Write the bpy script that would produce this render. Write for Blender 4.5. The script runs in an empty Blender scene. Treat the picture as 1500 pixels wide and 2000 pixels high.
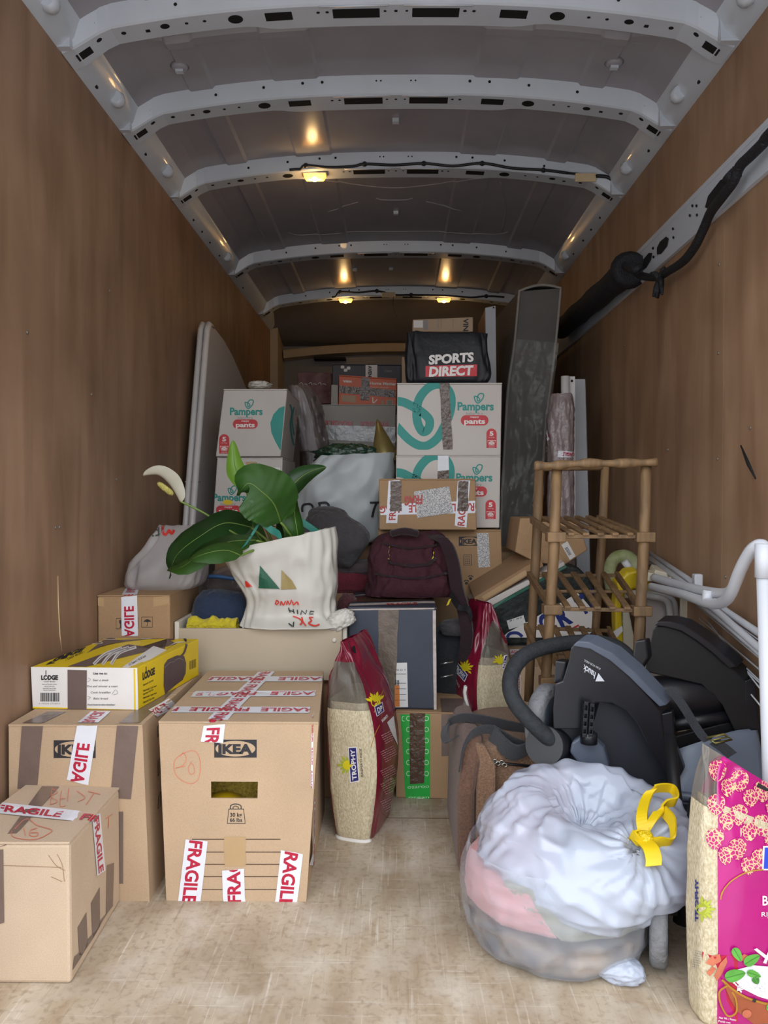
import bpy, bmesh, math, random
from mathutils import Vector, Matrix, Euler, noise
from mathutils.bvhtree import BVHTree
V = Vector
SC = bpy.context.scene
COL = SC.collection
random.seed(7)

# ------------------------------------------------------------------ camera, sky, exposure
CAM = V((0, 0, .94))
CROT = Euler((math.radians(90 - 1.07), 0, math.radians(.88)))
cd = bpy.data.cameras.new('camera'); cam = bpy.data.objects.new('camera', cd); COL.objects.link(cam)
cam.location = CAM; cam.rotation_euler = CROT
cd.sensor_fit = 'VERTICAL'; cd.sensor_height = 36; cd.sensor_width = 27; cd.lens = 27; cd.clip_start = .02
SC.camera = cam
SC.view_settings.view_transform = 'Standard'; SC.view_settings.look = 'None'
SC.view_settings.gamma = 1; SC.view_settings.use_curve_mapping = False
SC.view_settings.exposure = 1.0
wd = bpy.data.worlds.new('overcast_sky'); SC.world = wd; wd.use_nodes = True
nt = wd.node_tree; nt.nodes.clear()
wo = nt.nodes.new('ShaderNodeOutputWorld'); bg = nt.nodes.new('ShaderNodeBackground')
tc = nt.nodes.new('ShaderNodeTexCoord'); sx = nt.nodes.new('ShaderNodeSeparateXYZ'); cr = nt.nodes.new('ShaderNodeValToRGB')
nt.links.new(tc.outputs['Generated'], sx.inputs[0]); nt.links.new(sx.outputs['Z'], cr.inputs[0])
cr.color_ramp.elements[0].position = 0; cr.color_ramp.elements[0].color = (.34, .34, .35, 1)
e = cr.color_ramp.elements.new(.25); e.color = (.92, .96, 1.0, 1)
cr.color_ramp.elements[-1].position = .9; cr.color_ramp.elements[-1].color = (.95, .98, 1.06, 1)
nt.links.new(cr.outputs[0], bg.inputs[0]); bg.inputs[1].default_value = 1.7
nt.links.new(bg.outputs[0], wo.inputs[0])

# ------------------------------------------------------------------ pixel helpers (1500 x 2000 photograph)
RM = CROT.to_matrix()
def ray(px, py): return RM @ V(((px - 750) / 1500, -(py - 1000) / 1500, -1))
def W(px, py, Y):
    d = ray(px, py); return CAM + d * ((Y - CAM.y) / d.y)
def WZ(px, py, z):
    d = ray(px, py); return CAM + d * ((z - CAM.z) / d.z)
def WX(px, py, x):
    d = ray(px, py); return CAM + d * ((x - CAM.x) / d.x)

# ------------------------------------------------------------------ materials
def lin(c):
    if isinstance(c, str):
        c = c.lstrip('#'); c = [int(c[i:i + 2], 16) / 255 for i in (0, 2, 4)]
    else: c = [k / 255 for k in c]
    return [k / 12.92 if k <= .04045 else ((k + .055) / 1.055) ** 2.4 for k in c]
MATS = {}
def M(name, col, rough=.6, var=.1, scale=12, bump=0., bscale=60, metal=0., spec=.5, col2=None, stretch=(1, 1, 1),
      alpha=1., trans=0., emit=None, es=0., coat=0., det=4, bdist=.01, sheen=0.):
    """principled material whose base colour is broken up by procedural noise"""
    m = bpy.data.materials.new(name); m.use_nodes = True; n = m.node_tree.nodes; L = m.node_tree.links
    b = n['Principled BSDF']; c = lin(col)
    c2 = lin(col2) if col2 else [k * (1 - var) for k in c]; c1 = c if col2 else [min(1, k * (1 + var)) for k in c]
    t = n.new('ShaderNodeTexCoord'); mp = n.new('ShaderNodeMapping'); mp.inputs['Scale'].default_value = stretch
    L.new(t.outputs['Object'], mp.inputs[0])
    ns = n.new('ShaderNodeTexNoise'); ns.inputs['Scale'].default_value = scale; ns.inputs['Detail'].default_value = det
    L.new(mp.outputs[0], ns.inputs['Vector'])
    rp = n.new('ShaderNodeValToRGB'); rp.color_ramp.elements[0].position = .3; rp.color_ramp.elements[1].position = .7
    rp.color_ramp.elements[0].color = (*c2, 1); rp.color_ramp.elements[1].color = (*c1, 1)
    L.new(ns.outputs['Fac'], rp.inputs[0]); L.new(rp.outputs[0], b.inputs['Base Color'])
    b.inputs['Roughness'].default_value = rough; b.inputs['Metallic'].default_value = metal
    b.inputs['Specular IOR Level'].default_value = spec; b.inputs['Coat Weight'].default_value = coat
    if sheen: b.inputs['Sheen Weight'].default_value = sheen
    if bump:
        nb = n.new('ShaderNodeTexNoise'); nb.inputs['Scale'].default_value = bscale; nb.inputs['Detail'].default_value = 4
        L.new(mp.outputs[0], nb.inputs['Vector'])
        bp = n.new('ShaderNodeBump'); bp.inputs['Strength'].default_value = bump; bp.inputs['Distance'].default_value = bdist
        L.new(nb.outputs['Fac'], bp.inputs['Height']); L.new(bp.outputs[0], b.inputs['Normal'])
    b.inputs['Alpha'].default_value = alpha
    b.inputs['Transmission Weight'].default_value = 0
    if emit:
        b.inputs['Emission Color'].default_value = (*lin(emit), 1); b.inputs['Emission Strength'].default_value = es
    if trans:
        o = n['Material Output']; tr = n.new('ShaderNodeBsdfTranslucent'); L.new(rp.outputs[0], tr.inputs[0])
        mx = n.new('ShaderNodeMixShader'); mx.inputs[0].default_value = trans
        L.new(b.outputs[0], mx.inputs[1]); L.new(tr.outputs[0], mx.inputs[2])
        out = mx.outputs[0]
        if alpha < 1:
            b.inputs['Alpha'].default_value = 1
            tp = n.new('ShaderNodeBsdfTransparent'); m2 = n.new('ShaderNodeMixShader'); m2.inputs[0].default_value = alpha
            L.new(tp.outputs[0], m2.inputs[1]); L.new(out, m2.inputs[2]); out = m2.outputs[0]
        L.new(out, o.inputs[0])
    MATS[name] = m
    return m

# ------------------------------------------------------------------ mesh builder
class MB:
    def __init__(s): s.v = []; s.f = []; s.m = []; s.s = []
    def add(s, vs, fs, m=0, sm=False):
        o = len(s.v); s.v += [V(p) for p in vs]
        for f in fs: s.f.append([i + o for i in f]); s.m.append(m); s.s.append(sm)
        return s
    def hexa(s, c, m=0):
        return s.add(c, [(0, 1, 2, 3), (5, 4, 7, 6), (1, 5, 6, 2), (4, 0, 3, 7), (3, 2, 6, 7), (4, 5, 1, 0)], m)
    def box(s, x0, x1, y0, y1, z0, z1, m=0): return s.hexa(rb(x0, x1, y0, y1, z0, z1), m)
    def prism(s, pts, d, m=0, sm=False):
        n = len(pts); d = V(d); a = [V(p) for p in pts]; b = [p + d for p in a]
        s.add(a + b, [list(range(n)), list(range(2 * n - 1, n - 1, -1))], m)
        o = len(s.v) - 2 * n
        for i in range(n):
            j = (i + 1) % n; s.f.append([o + i, o + n + i, o + n + j, o + j]); s.m.append(m); s.s.append(sm)
        return s
    def tube(s, pts, r, n=10, m=0, caps=True, closed=False, sm=True):
        P = [V(p) for p in pts]; k = len(P); R = r if isinstance(r, (list, tuple)) else [r] * k
        T = []
        for i in range(k):
            a = P[(i - 1) % k] if (closed or i) else P[i]; b = P[(i + 1) % k] if (closed or i < k - 1) else P[i]
            t = (b - a); T.append(t.normalized() if t.length > 1e-9 else V((0, 0, 1)))
        up = V((0, 0, 1)) if abs(T[0].z) < .9 else V((1, 0, 0))
        N = (up - T[0] * up.dot(T[0])).normalized(); vs = []
        for i in range(k):
            N = (N - T[i] * N.dot(T[i])).normalized(); B = T[i].cross(N)
            for j in range(n):
                a = 2 * math.pi * j / n; vs.append(P[i] + (N * math.cos(a) + B * math.sin(a)) * R[i])
        fs = []
        for i in range(k if closed else k - 1):
            for j in range(n):
                fs.append((i * n + j, i * n + (j + 1) % n, ((i + 1) % k) * n + (j + 1) % n, ((i + 1) % k) * n + j))
        s.add(vs, fs, m, sm)
        if caps and not closed:
            o = len(s.v) - len(vs)
            s.f += [[o + j for j in range(n)][::-1], [o + (k - 1) * n + j for j in range(n)]]; s.m += [m, m]; s.s += [False, False]
        return s
    def ribbon(s, pts, w, side, th=.002, m=0):
        """flat strap: centreline pts, width w along vector side"""
        P = [V(p) for p in pts]; n = len(P); vs = []
        for i, p in enumerate(P):
            sd = side(i / (n - 1)) if callable(side) else V(side); sd = V(sd).normalized() * (w / 2)
            t = (P[min(i + 1, n - 1)] - P[max(i - 1, 0)]).normalized(); nn = t.cross(sd).normalized() * (th / 2)
            vs += [p - sd - nn, p + sd - nn, p + sd + nn, p - sd + nn]
        fs = [(0, 1, 2, 3), (4 * n - 1, 4 * n - 2, 4 * n - 3, 4 * n - 4)]
        for i in range(n - 1):
            for j in range(4): fs.append((4 * i + j, 4 * i + 4 + j, 4 * i + 4 + (j + 1) % 4, 4 * i + (j + 1) % 4))
        return s.add(vs, fs, m, False)
    def grid(s, fn, nu, nv, m=0, sm=True, wrap=False, mf=None):
        """fn(u, v) with u, v in 0..1"""
        vs = []; cu = nu if wrap else nu + 1
        for j in range(nv + 1):
            for i in range(cu): vs.append(fn(i / nu, j / nv))
        o = len(s.v); s.v += [V(p) for p in vs]
        for j in range(nv):
            for i in range(nu):
                a = j * cu + i; b = j * cu + (i + 1) % cu
                s.f.append([o + a, o + b, o + b + cu, o + a + cu]); s.s.append(sm)
                s.m.append(mf((i + .5) / nu, (j + .5) / nv) if mf else m)
        return s
    def lathe(s, prof, c, ax=(0, 0, 1), n=24, m=0, sm=True):
        ax = V(ax).normalized(); q = ax.to_track_quat('Z', 'Y').to_matrix(); c = V(c); vs = []
        for r, h in prof:
            for j in range(n):
                a = 2 * math.pi * j / n; vs.append(c + q @ V((r * math.cos(a), r * math.sin(a), h)))
        fs = [(i * n + j, i * n + (j + 1) % n, (i + 1) * n + (j + 1) % n, (i + 1) * n + j) for i in range(len(prof) - 1) for j in range(n)]
        s.add(vs, fs, m, sm); o = len(s.v) - len(vs)
        s.f += [[o + j for j in range(n)][::-1], [o + (len(prof) - 1) * n + j for j in range(n)]]; s.m += [m, m]; s.s += [False, False]
        return s
    def bvh(s): return BVHTree.FromPolygons(s.v, s.f)
    def build(s, name, mats, parent=None, bevel=0., seg=2, subd=0, org=None):
        me = bpy.data.meshes.new(name)
        if parent is None:
            if org is None:
                xs = [p.x for p in s.v]; ys = [p.y for p in s.v]; zs = [p.z for p in s.v]
                org = V(((min(xs) + max(xs)) / 2, (min(ys) + max(ys)) / 2, min(zs)))
        else: org = ORG[parent.name]
        me.from_pydata([p - org for p in s.v], [], s.f)
        if not isinstance(mats, (list, tuple)): mats = [mats]
        for m in mats: me.materials.append(MATS[m] if isinstance(m, str) else m)
        me.polygons.foreach_set('material_index', s.m); me.polygons.foreach_set('use_smooth', s.s)
        me.update(); ob = bpy.data.objects.new(name, me); COL.objects.link(ob)
        if parent is None: ob.location = org
        else: ob.parent = parent
        ORG[ob.name] = V(org)
        if bevel:
            b = ob.modifiers.new('bevel', 'BEVEL'); b.width = bevel; b.segments = seg; b.limit_method = 'ANGLE'; b.angle_limit = math.radians(40)
        if subd:
            b = ob.modifiers.new('subsurf', 'SUBSURF'); b.levels = subd; b.render_levels = subd
        return ob
ORG = {}
def rb(x0, x1, y0, y1, z0, z1):
    return [V(p) for p in ((x0, y0, z0), (x1, y0, z0), (x1, y0, z1), (x0, y0, z1), (x0, y1, z0), (x1, y1, z0), (x1, y1, z1), (x0, y1, z1))]
def hp(q, Y, d):
    """eight corners from a front quad in pixels (bl, br, tr, tl) at depth Y (number or four) and a depth vector"""
    Y = Y if isinstance(Y, (list, tuple)) else [Y] * 4
    f = [W(p[0], p[1], y) for p, y in zip(q, Y)]; return f + [p + V(d) for p in f]
def tag(o, label=None, cat=None, group=None, kind=None):
    if label: o['label'] = label
    if cat: o['category'] = cat
    if group: o['group'] = group
    if kind: o['kind'] = kind
    return o
def empty(name, loc, label, cat, group=None):
    o = bpy.data.objects.new(name, None); COL.objects.link(o); o.location = loc; o.empty_display_size = .05
    ORG[o.name] = V(loc); return tag(o, label, cat, group)
def struct(mb, name, mats, **k): return tag(mb.build(name, mats, org=V((0, 0, 0)), **k), kind='structure')

# ------------------------------------------------------------------ smooth curves, noise
def crom(P, n=8, closed=False):
    P = [V(p) for p in P]; k = len(P); out = []
    for i in range(k if closed else k - 1):
        g = (lambda q: P[q % k]) if closed else (lambda q: P[max(0, min(k - 1, q))])
        a, b, c, d = g(i - 1), g(i), g(i + 1), g(i + 2)
        for j in range(n):
            t = j / n; out.append(.5 * ((2 * b) + (c - a) * t + (2 * a - 5 * b + 4 * c - d) * t * t + (3 * b - a - 3 * c + d) * t ** 3))
    if not closed: out.append(P[-1])
    return out
def lerp(a, b, t): return a + (b - a) * t
def fbm(p, o=3):
    r = 0; a = 1
    for i in range(o): r += a * noise.noise(p * (2 ** i)); a *= .5
    return r
def crease(p): return 1 - 2 * abs(noise.noise(p))
def sstep(a, b, x):
    t = max(0, min(1, (x - a) / (b - a))); return t * t * (3 - 2 * t)
def interp(levels, v):
    """catmull-rom through rows of numbers, v 0..1"""
    n = len(levels); x = v * (n - 1); i = min(n - 2, int(x)); t = x - i
    g = lambda q: levels[max(0, min(n - 1, q))]
    return [.5 * ((2 * b) + (c - a) * t + (2 * a - 5 * b + 4 * c - d) * t * t + (3 * b - a - 3 * c + d) * t ** 3)
            for a, b, c, d in zip(g(i - 1), g(i), g(i + 1), g(i + 2))]

# ------------------------------------------------------------------ print and tape laid on real surfaces
class Pix:
    """lays flat shapes on the surface found behind a pixel of the photograph"""
    def __init__(s, *mbs):
        v = []; f = []
        for m in mbs:
            o = len(v); v += m.v; f += [[i + o for i in q] for q in m.f]
        s.b = BVHTree.FromPolygons(v, f); s.last = None
    def __call__(s, px, py, off=.0006):
        d = ray(px, py).normalized(); h = s.b.ray_cast(CAM, d)
        if h[0] is None:   # just past an edge: the nearest point of the surface
            t = (s.last[0] - CAM).length if s.last else (s.b.find_nearest(CAM)[0] - CAM).length
            for _ in range(4):
                q = s.b.find_nearest(CAM + d * t); t = (q[0] - CAM).dot(d)
            n = q[1] if q[1].dot(d) < 0 else -q[1]; return q[0] + n * off
        n = h[1] if h[1].dot(d) < 0 else -h[1]; s.last = (h[0], n); return h[0] + n * off
class Face:
    """a flat quad (bl, br, tr, tl) measured in metres"""
    def __init__(s, bl, br, tr, tl):
        s.q = [V(p) for p in (bl, br, tr, tl)]; s.w = ((s.q[1] - s.q[0]).length + (s.q[2] - s.q[3]).length) / 2
        s.h = ((s.q[3] - s.q[0]).length + (s.q[2] - s.q[1]).length) / 2
        s.n = (s.q[1] - s.q[0]).cross(s.q[3] - s.q[0]).normalized()
    def __call__(s, x, y, off=.0006):
        u = x / s.w; v = y / s.h; a, b, c, d = s.q
        return lerp(lerp(a, b, u), lerp(d, c, u), v) + s.n * off
def quadmap(P, q, off):
    """(u, v) in the unit square -> surface, q = bl, br, tr, tl in the coordinates P takes"""
    q = [V((*k[:2], 0)) for k in q]
    def f(u, v):
        p = lerp(lerp(q[0], q[1], u), lerp(q[3], q[2], u), v); return P(p.x, p.y, off)
    return f
_T = {}
def tgeo(s, bold=0., shear=0.):
    k = (s, bold, shear)
    if k not in _T:
        cu = bpy.data.curves.new('t', 'FONT'); cu.body = s; cu.size = 1; cu.offset = bold; cu.shear = shear; cu.resolution_u = 3
        ob = bpy.data.objects.new('t', cu); me = bpy.data.meshes.new_from_object(ob)
        vs = [(p.co.x, p.co.y) for p in me.vertices]; fs = [list(p.vertices) for p in me.polygons]
        bpy.data.objects.remove(ob); bpy.data.curves.remove(cu); bpy.data.meshes.remove(me)
        x0 = min(p[0] for p in vs); x1 = max(p[0] for p in vs)
        cap = .73
        _T[k] = ([((x - x0) / (x1 - x0), y / cap) for x, y in vs], fs, (x1 - x0) / cap)
    return _T[k]
def text(mb, s, fn, m=0, bold=.02, shear=0.):
    """text fills the unit square of fn: full width, cap height"""
    vs, fs, asp = tgeo(s, bold, shear); mb.add([fn(*p) for p in vs], fs, m)
def clip(vs, fs, lo, hi):
    b = bmesh.new(); bv = [b.verts.new((x, y, 0)) for x, y in vs]
    for f in fs:
        try: b.faces.new([bv[i] for i in f])
        except ValueError: pass
    for x, n in ((lo, -1), (hi, 1)):
        b.verts.index_update(); bmesh.ops.bisect_plane(b, geom=b.verts[:] + b.edges[:] + b.faces[:], plane_co=(x, 0, 0), plane_no=(n, 0, 0), clear_outer=True)
    b.verts.index_update(); v = [(p.co.x, p.co.y) for p in b.verts]; f = [[q.index for q in p.verts] for p in b.faces]; b.free(); return v, f
def rect(mb, P, q, m=0, off=.0006, nu=1, nv=1, jag=0.):
    fn = quadmap(P, q, off); r = random.Random(len(mb.v))
    if jag:
        j0 = [r.uniform(-jag, jag) for _ in range(nv + 1)]; j1 = [r.uniform(-jag, jag) for _ in range(nv + 1)]
        mb.grid(lambda u, v: fn(lerp(0 + j0[round(v * nv)], 1 + j1[round(v * nv)], u), v), nu, nv, m, sm=False)
    else: mb.grid(fn, nu, nv, m, sm=False)
def tape(mb, P, q, word='FRAGILE', phase=0., pitch=None, off=.0012, m=0, mt=1, n=4, jag=.01, cap=(.2, .8), bold=.03, rev=False, aspect=None):
    """strip from q's left end (bl, tl) to its right end (br, tr); word repeats along it, cut at the ends"""
    rect(mb, P, q, m, off, n, 4, jag)
    if not word: return
    fn = quadmap(P, q, off + .0005); c = [fn(*k) for k in ((0, 0), (1, 0), (1, 1), (0, 1))]
    asp = ((c[1] - c[0]).length + (c[2] - c[3]).length) / ((c[3] - c[0]).length + (c[2] - c[1]).length) if aspect is None else aspect
    vs, fs, ta = tgeo(word, bold); L = (2.62 if word == 'FRAGILE' else ta * (cap[1] - cap[0])) / asp; pit = (pitch or 1.35) * L
    x = phase * L
    while x > 0: x -= pit
    while x < 1:
        v2 = [(x + p[0] * L, lerp(cap[0], cap[1], p[1])) for p in vs]
        if x < 0 or x + L > 1: v2, f2 = clip(v2, fs, .005, .995)
        else: f2 = fs
        if rev: v2 = [(1 - a, 1 - b) for a, b in v2]
        if f2: mb.add([fn(*p) for p in v2], f2, mt)
        x += pit
def poly(mb, P, pts, m=0, off=.0006): mb.add([P(p[0], p[1], off) for p in pts], [list(range(len(pts)))], m)
def disc(mb, P, c, r, m=0, off=.0006, n=20, r2=None, a0=0):
    r2 = r if r2 is None else r2
    poly(mb, P, [(c[0] + r * math.cos(a0 + 2 * math.pi * i / n), c[1] + r2 * math.sin(a0 + 2 * math.pi * i / n)) for i in range(n)], m, off)
def stroke(mb, P, pts, w, m=0, off=.0006, closed=False, n=6, smooth=True):
    c = crom([(*p[:2], 0) for p in pts], n, closed) if smooth else [V((*p[:2], 0)) for p in pts]
    if closed: c = c + [c[0]]
    k = len(c); vs = []
    for i in range(k):
        a = c[i - 1] if i else (c[-2] if closed else c[0]); b = c[i + 1] if i < k - 1 else (c[1] if closed else c[-1])
        t = (b - a).normalized(); nn = V((-t.y, t.x, 0)) * w / 2
        vs += [P(c[i].x - nn.x, c[i].y - nn.y, off), P(c[i].x + nn.x, c[i].y + nn.y, off)]
    mb.add(vs, [(2 * i, 2 * i + 1, 2 * i + 3, 2 * i + 2) for i in range(k - 1)], m)
def rquad(cx, cy, w, h, deg=0):
    """pixel quad bl, br, tr, tl round a centre, turned clockwise on screen"""
    a = math.radians(deg); ux, uy = math.cos(a), math.sin(a)
    return [(cx + ux * i * w / 2 - uy * j * h / 2 * -1, cy + uy * i * w / 2 - ux * j * h / 2) for i, j in ((-1, -1), (1, -1), (1, 1), (-1, 1))]
def ptext(mb, P, s, cx, cy, w, h, deg=0, m=0, off=.0006, bold=.02, shear=0.): text(mb, s, quadmap(P, rquad(cx, cy, w, h, deg), off), m, bold, shear)
def rrect(cx, cy, w, h, r, n=4):
    o = []
    for sx, sy, a in ((1, 1, 0), (-1, 1, 90), (-1, -1, 180), (1, -1, 270)):
        for i in range(n + 1):
            t = math.radians(a + 90 * i / n); o.append((cx + sx * (w / 2 - r) + r * math.cos(t), cy + sy * (h / 2 - r) + r * math.sin(t)))
    return o

# ------------------------------------------------------------------ generic cartons
def carton(name, label, cat, c, mat, group=None, flap='x', bev=.004, hole=None, part='body'):
    """cardboard box from eight corners; returns root, body part, Pix of its surface"""
    root = empty(name, (c[0] + c[1] + c[4] + c[5]) / 4, label, cat, group)
    b = MB()
    if hole is None: b.hexa(c)
    else:
        F = Face(c[0], c[1], c[2], c[3]); u0, u1, v0, v1 = hole; us = [0, u0, u1, F.w]; vs = [0, v0, v1, F.h]
        for t in (0, .004):   # outer and inner skin of the pierced wall
            for i in range(3):
                for j in range(3):
                    if (i, j) != (1, 1): b.add([F(us[i + a], vs[j + k], -t) for a, k in ((0, 0), (1, 0), (1, 1), (0, 1))], [(0, 1, 2, 3)])
        r = [(u0, v0), (u1, v0), (u1, v1), (u0, v1)]
        for i in range(4):
            p, q = r[i], r[(i + 1) % 4]; b.add([F(*p, 0), F(*q, 0), F(*q, -.004), F(*p, -.004)], [(0, 1, 2, 3)])
        b.add(c, [(5, 4, 7, 6), (1, 5, 6, 2), (4, 0, 3, 7), (3, 2, 6, 7), (4, 5, 1, 0)])
    body = b.build(part, mat, root, bevel=bev if hole is None else 0)
    fl = MB()
    if flap:
        a, bb, cc, d = c[3], c[2], c[6], c[7]; up = V((0, 0, .004)); g = .004
        if flap == 'x':   # seam runs left to right
            for (s, t) in ((-.003, .5 - g), (.5 + g, 1.0)):
                fl.hexa([lerp(a, d, s), lerp(bb, cc, s), lerp(bb, cc, s) + up, lerp(a, d, s) + up, lerp(a, d, t), lerp(bb, cc, t), lerp(bb, cc, t) + up, lerp(a, d, t) + up])
        else:
            for (s, t) in ((0, .5 - g), (.5 + g, 1.0)):
                A = lerp(lerp(a, bb, s), lerp(d, cc, s), -.005); B = lerp(lerp(a, bb, t), lerp(d, cc, t), -.005); C_ = lerp(d, cc, t); D = lerp(d, cc, s)
                fl.hexa([A, B, B + up, A + up, D, C_, C_ + up, D + up])
        half = len(fl.v) // 2
        for k in range(2):
            h = MB(); h.add(fl.v[k * half:(k + 1) * half], [(0, 1, 2, 3), (5, 4, 7, 6), (1, 5, 6, 2), (4, 0, 3, 7), (3, 2, 6, 7), (4, 5, 1, 0)]); h.build('top_flap', mat, root)
    return root, body, Pix(b, fl)
def put(parent, name, mats, fn, label=None):
    """one printed or taped part"""
    b = MB(); fn(b)
    if not b.v: return None
    o = b.build(name, mats, parent)
    if label: o['label'] = label
    return o
FR = ['tape_white', 'tape_red']
def ftape(parent, P, q, **k): return put(parent, 'fragile_tape', FR, lambda b: tape(b, P, q, **k))
def btape(parent, P, q, mat='tape_brown', nn=4, off=.001, jag=.01): return put(parent, 'tape', mat, lambda b: rect(b, P, q, 0, off, nn, 4, jag))
# ------------------------------------------------------------------ material list
def ply(name, c1, c2, rough=.55, streak=(2.2, 2.2, .35), dark=.75, sc=5, speck=True, fleck=(.25, .17, .1), spec=.35):
    m = bpy.data.materials.new(name); m.use_nodes = True; n = m.node_tree.nodes; L = m.node_tree.links; b = n['Principled BSDF']
    t = n.new('ShaderNodeTexCoord'); mp = n.new('ShaderNodeMapping'); mp.inputs['Scale'].default_value = streak; L.new(t.outputs['Object'], mp.inputs[0])
    n1 = n.new('ShaderNodeTexNoise'); n1.inputs['Scale'].default_value = sc; n1.inputs['Detail'].default_value = 7; n1.inputs['Distortion'].default_value = .6
    L.new(mp.outputs[0], n1.inputs['Vector'])
    r1 = n.new('ShaderNodeValToRGB'); r1.color_ramp.elements[0].position = .3; r1.color_ramp.elements[1].position = .72
    r1.color_ramp.elements[0].color = (*lin(c2), 1); r1.color_ramp.elements[1].color = (*lin(c1), 1); L.new(n1.outputs['Fac'], r1.inputs[0])
    # blotchy stains
    n2 = n.new('ShaderNodeTexNoise'); n2.inputs['Scale'].default_value = 2.3; n2.inputs['Detail'].default_value = 5; L.new(t.outputs['Object'], n2.inputs['Vector'])
    r2 = n.new('ShaderNodeValToRGB'); r2.color_ramp.elements[0].position = .36; r2.color_ramp.elements[1].position = .62
    r2.color_ramp.elements[0].color = (dark, dark * .97, dark * .94, 1); r2.color_ramp.elements[1].color = (1, 1, 1, 1); L.new(n2.outputs['Fac'], r2.inputs[0])
    mx = n.new('ShaderNodeMix'); mx.data_type = 'RGBA'; mx.blend_type = 'MULTIPLY'; mx.inputs['Factor'].default_value = 1
    L.new(r1.outputs[0], mx.inputs['A']); L.new(r2.outputs[0], mx.inputs['B']); out = mx.outputs['Result']
    if speck:  # short dark flecks of the veneer
        mp3 = n.new('ShaderNodeMapping'); mp3.inputs['Scale'].default_value = [streak[i] * 14 for i in range(3)]; L.new(t.outputs['Object'], mp3.inputs[0])
        n3 = n.new('ShaderNodeTexNoise'); n3.inputs['Scale'].default_value = 3; n3.inputs['Detail'].default_value = 2; L.new(mp3.outputs[0], n3.inputs['Vector'])
        r3 = n.new('ShaderNodeValToRGB'); r3.color_ramp.elements[0].position = .68; r3.color_ramp.elements[1].position = .8
        r3.color_ramp.elements[0].color = (0, 0, 0, 1); r3.color_ramp.elements[1].color = (.5, .5, .5, 1); L.new(n3.outputs['Fac'], r3.inputs[0])
        m3 = n.new('ShaderNodeMix'); m3.data_type = 'RGBA'; L.new(r3.outputs[0], m3.inputs['Factor']); L.new(out, m3.inputs['A']); m3.inputs['B'].default_value = (*fleck, 1); out = m3.outputs['Result']
    L.new(out, b.inputs['Base Color']); b.inputs['Roughness'].default_value = rough; b.inputs['Specular IOR Level'].default_value = spec
    bp = n.new('ShaderNodeBump'); bp.inputs['Strength'].default_value = .12; bp.inputs['Distance'].default_value = .004; L.new(n1.outputs['Fac'], bp.inputs['Height']); L.new(bp.outputs[0], b.inputs['Normal'])
    MATS[name] = m; return m
ply('ply_left', '#ab8b71', '#8f7159')
ply('ply_right', '#b39376', '#97765b')
ply('rack_wood', '#8f7250', '#64503a', streak=(6, 6, 1), sc=8)
def floor_mat():
    m = ply('ply_floor', '#d2c6b2', '#ad9a80', rough=.62, streak=(3.2, .7, 3), dark=.74, sc=4, fleck=(.16, .11, .07), spec=.3)
    n = m.node_tree.nodes; L = m.node_tree.links; b = n['Principled BSDF']; src = b.inputs['Base Color'].links[0].from_socket
    t = n.new('ShaderNodeTexCoord'); out = src
    def layer(out, scale, rot, nsc, lo, hi, col, amt, dist=1.5):
        mp = n.new('ShaderNodeMapping'); mp.inputs['Scale'].default_value = scale; mp.inputs['Rotation'].default_value = (0, 0, rot); L.new(t.outputs['Object'], mp.inputs[0])
        w = n.new('ShaderNodeTexNoise'); w.inputs['Scale'].default_value = nsc; w.inputs['Detail'].default_value = 6; w.inputs['Distortion'].default_value = dist; L.new(mp.outputs[0], w.inputs['Vector'])
        r = n.new('ShaderNodeValToRGB'); r.color_ramp.elements[0].position = lo; r.color_ramp.elements[1].position = hi
        r.color_ramp.elements[0].color = (0, 0, 0, 1); r.color_ramp.elements[1].color = (amt,) * 3 + (1,); L.new(w.outputs['Fac'], r.inputs[0])
        x = n.new('ShaderNodeMix'); x.data_type = 'RGBA'; L.new(r.outputs[0], x.inputs['Factor']); L.new(out, x.inputs['A']); x.inputs['B'].default_value = (*col, 1); return x.outputs['Result']
    out = layer(out, (45, 1.6, 1), .5, 3, .6, .72, (.78, .73, .65), .5, .25)
    out = layer(out, (2, 45, 1), -.35, 2.5, .6, .72, (.76, .71, .62), .4, .25)
    out = layer(out, (60, 3, 1), -.9, 2, .62, .72, (.16, .11, .07), .4, .2)
    out = layer(out, (1, 1, 1), 0, 5, .46, .72, (.33, .24, .16), .5, .3)
    out = layer(out, (1, 1, 1), 0, 70, .5, .72, (.27, .2, .13), .6, .4)
    out = layer(out, (1, 1, 1), 0, 8, .5, .75, (.78, .73, .66), .4, .3)
    L.new(out, b.inputs['Base Color'])
floor_mat()
def ridge(name, sc=12, strength=.8, dist=.012, warp=.1):
    """sharp film wrinkles"""
    m = MATS[name]; n = m.node_tree.nodes; L = m.node_tree.links; t = n.new('ShaderNodeTexCoord')
    w = n.new('ShaderNodeTexNoise'); w.inputs['Scale'].default_value = sc * .6; w.inputs['Detail'].default_value = 2; L.new(t.outputs['Object'], w.inputs['Vector'])
    mx = n.new('ShaderNodeVectorMath'); mx.operation = 'MULTIPLY_ADD'; mx.inputs[1].default_value = (warp,) * 3; L.new(w.outputs['Color'], mx.inputs[0]); L.new(t.outputs['Object'], mx.inputs[2])
    a = n.new('ShaderNodeTexNoise'); a.noise_type = 'RIDGED_MULTIFRACTAL'; a.inputs['Scale'].default_value = sc; a.inputs['Detail'].default_value = 3; L.new(mx.outputs[0], a.inputs['Vector'])
    bp = n.new('ShaderNodeBump'); bp.inputs['Strength'].default_value = strength; bp.inputs['Distance'].default_value = dist; L.new(a.outputs['Fac'], bp.inputs['Height'])
    for k in n:
        if k.type in ('BSDF_PRINCIPLED', 'BSDF_TRANSLUCENT'): L.new(bp.outputs[0], k.inputs['Normal'])
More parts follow.
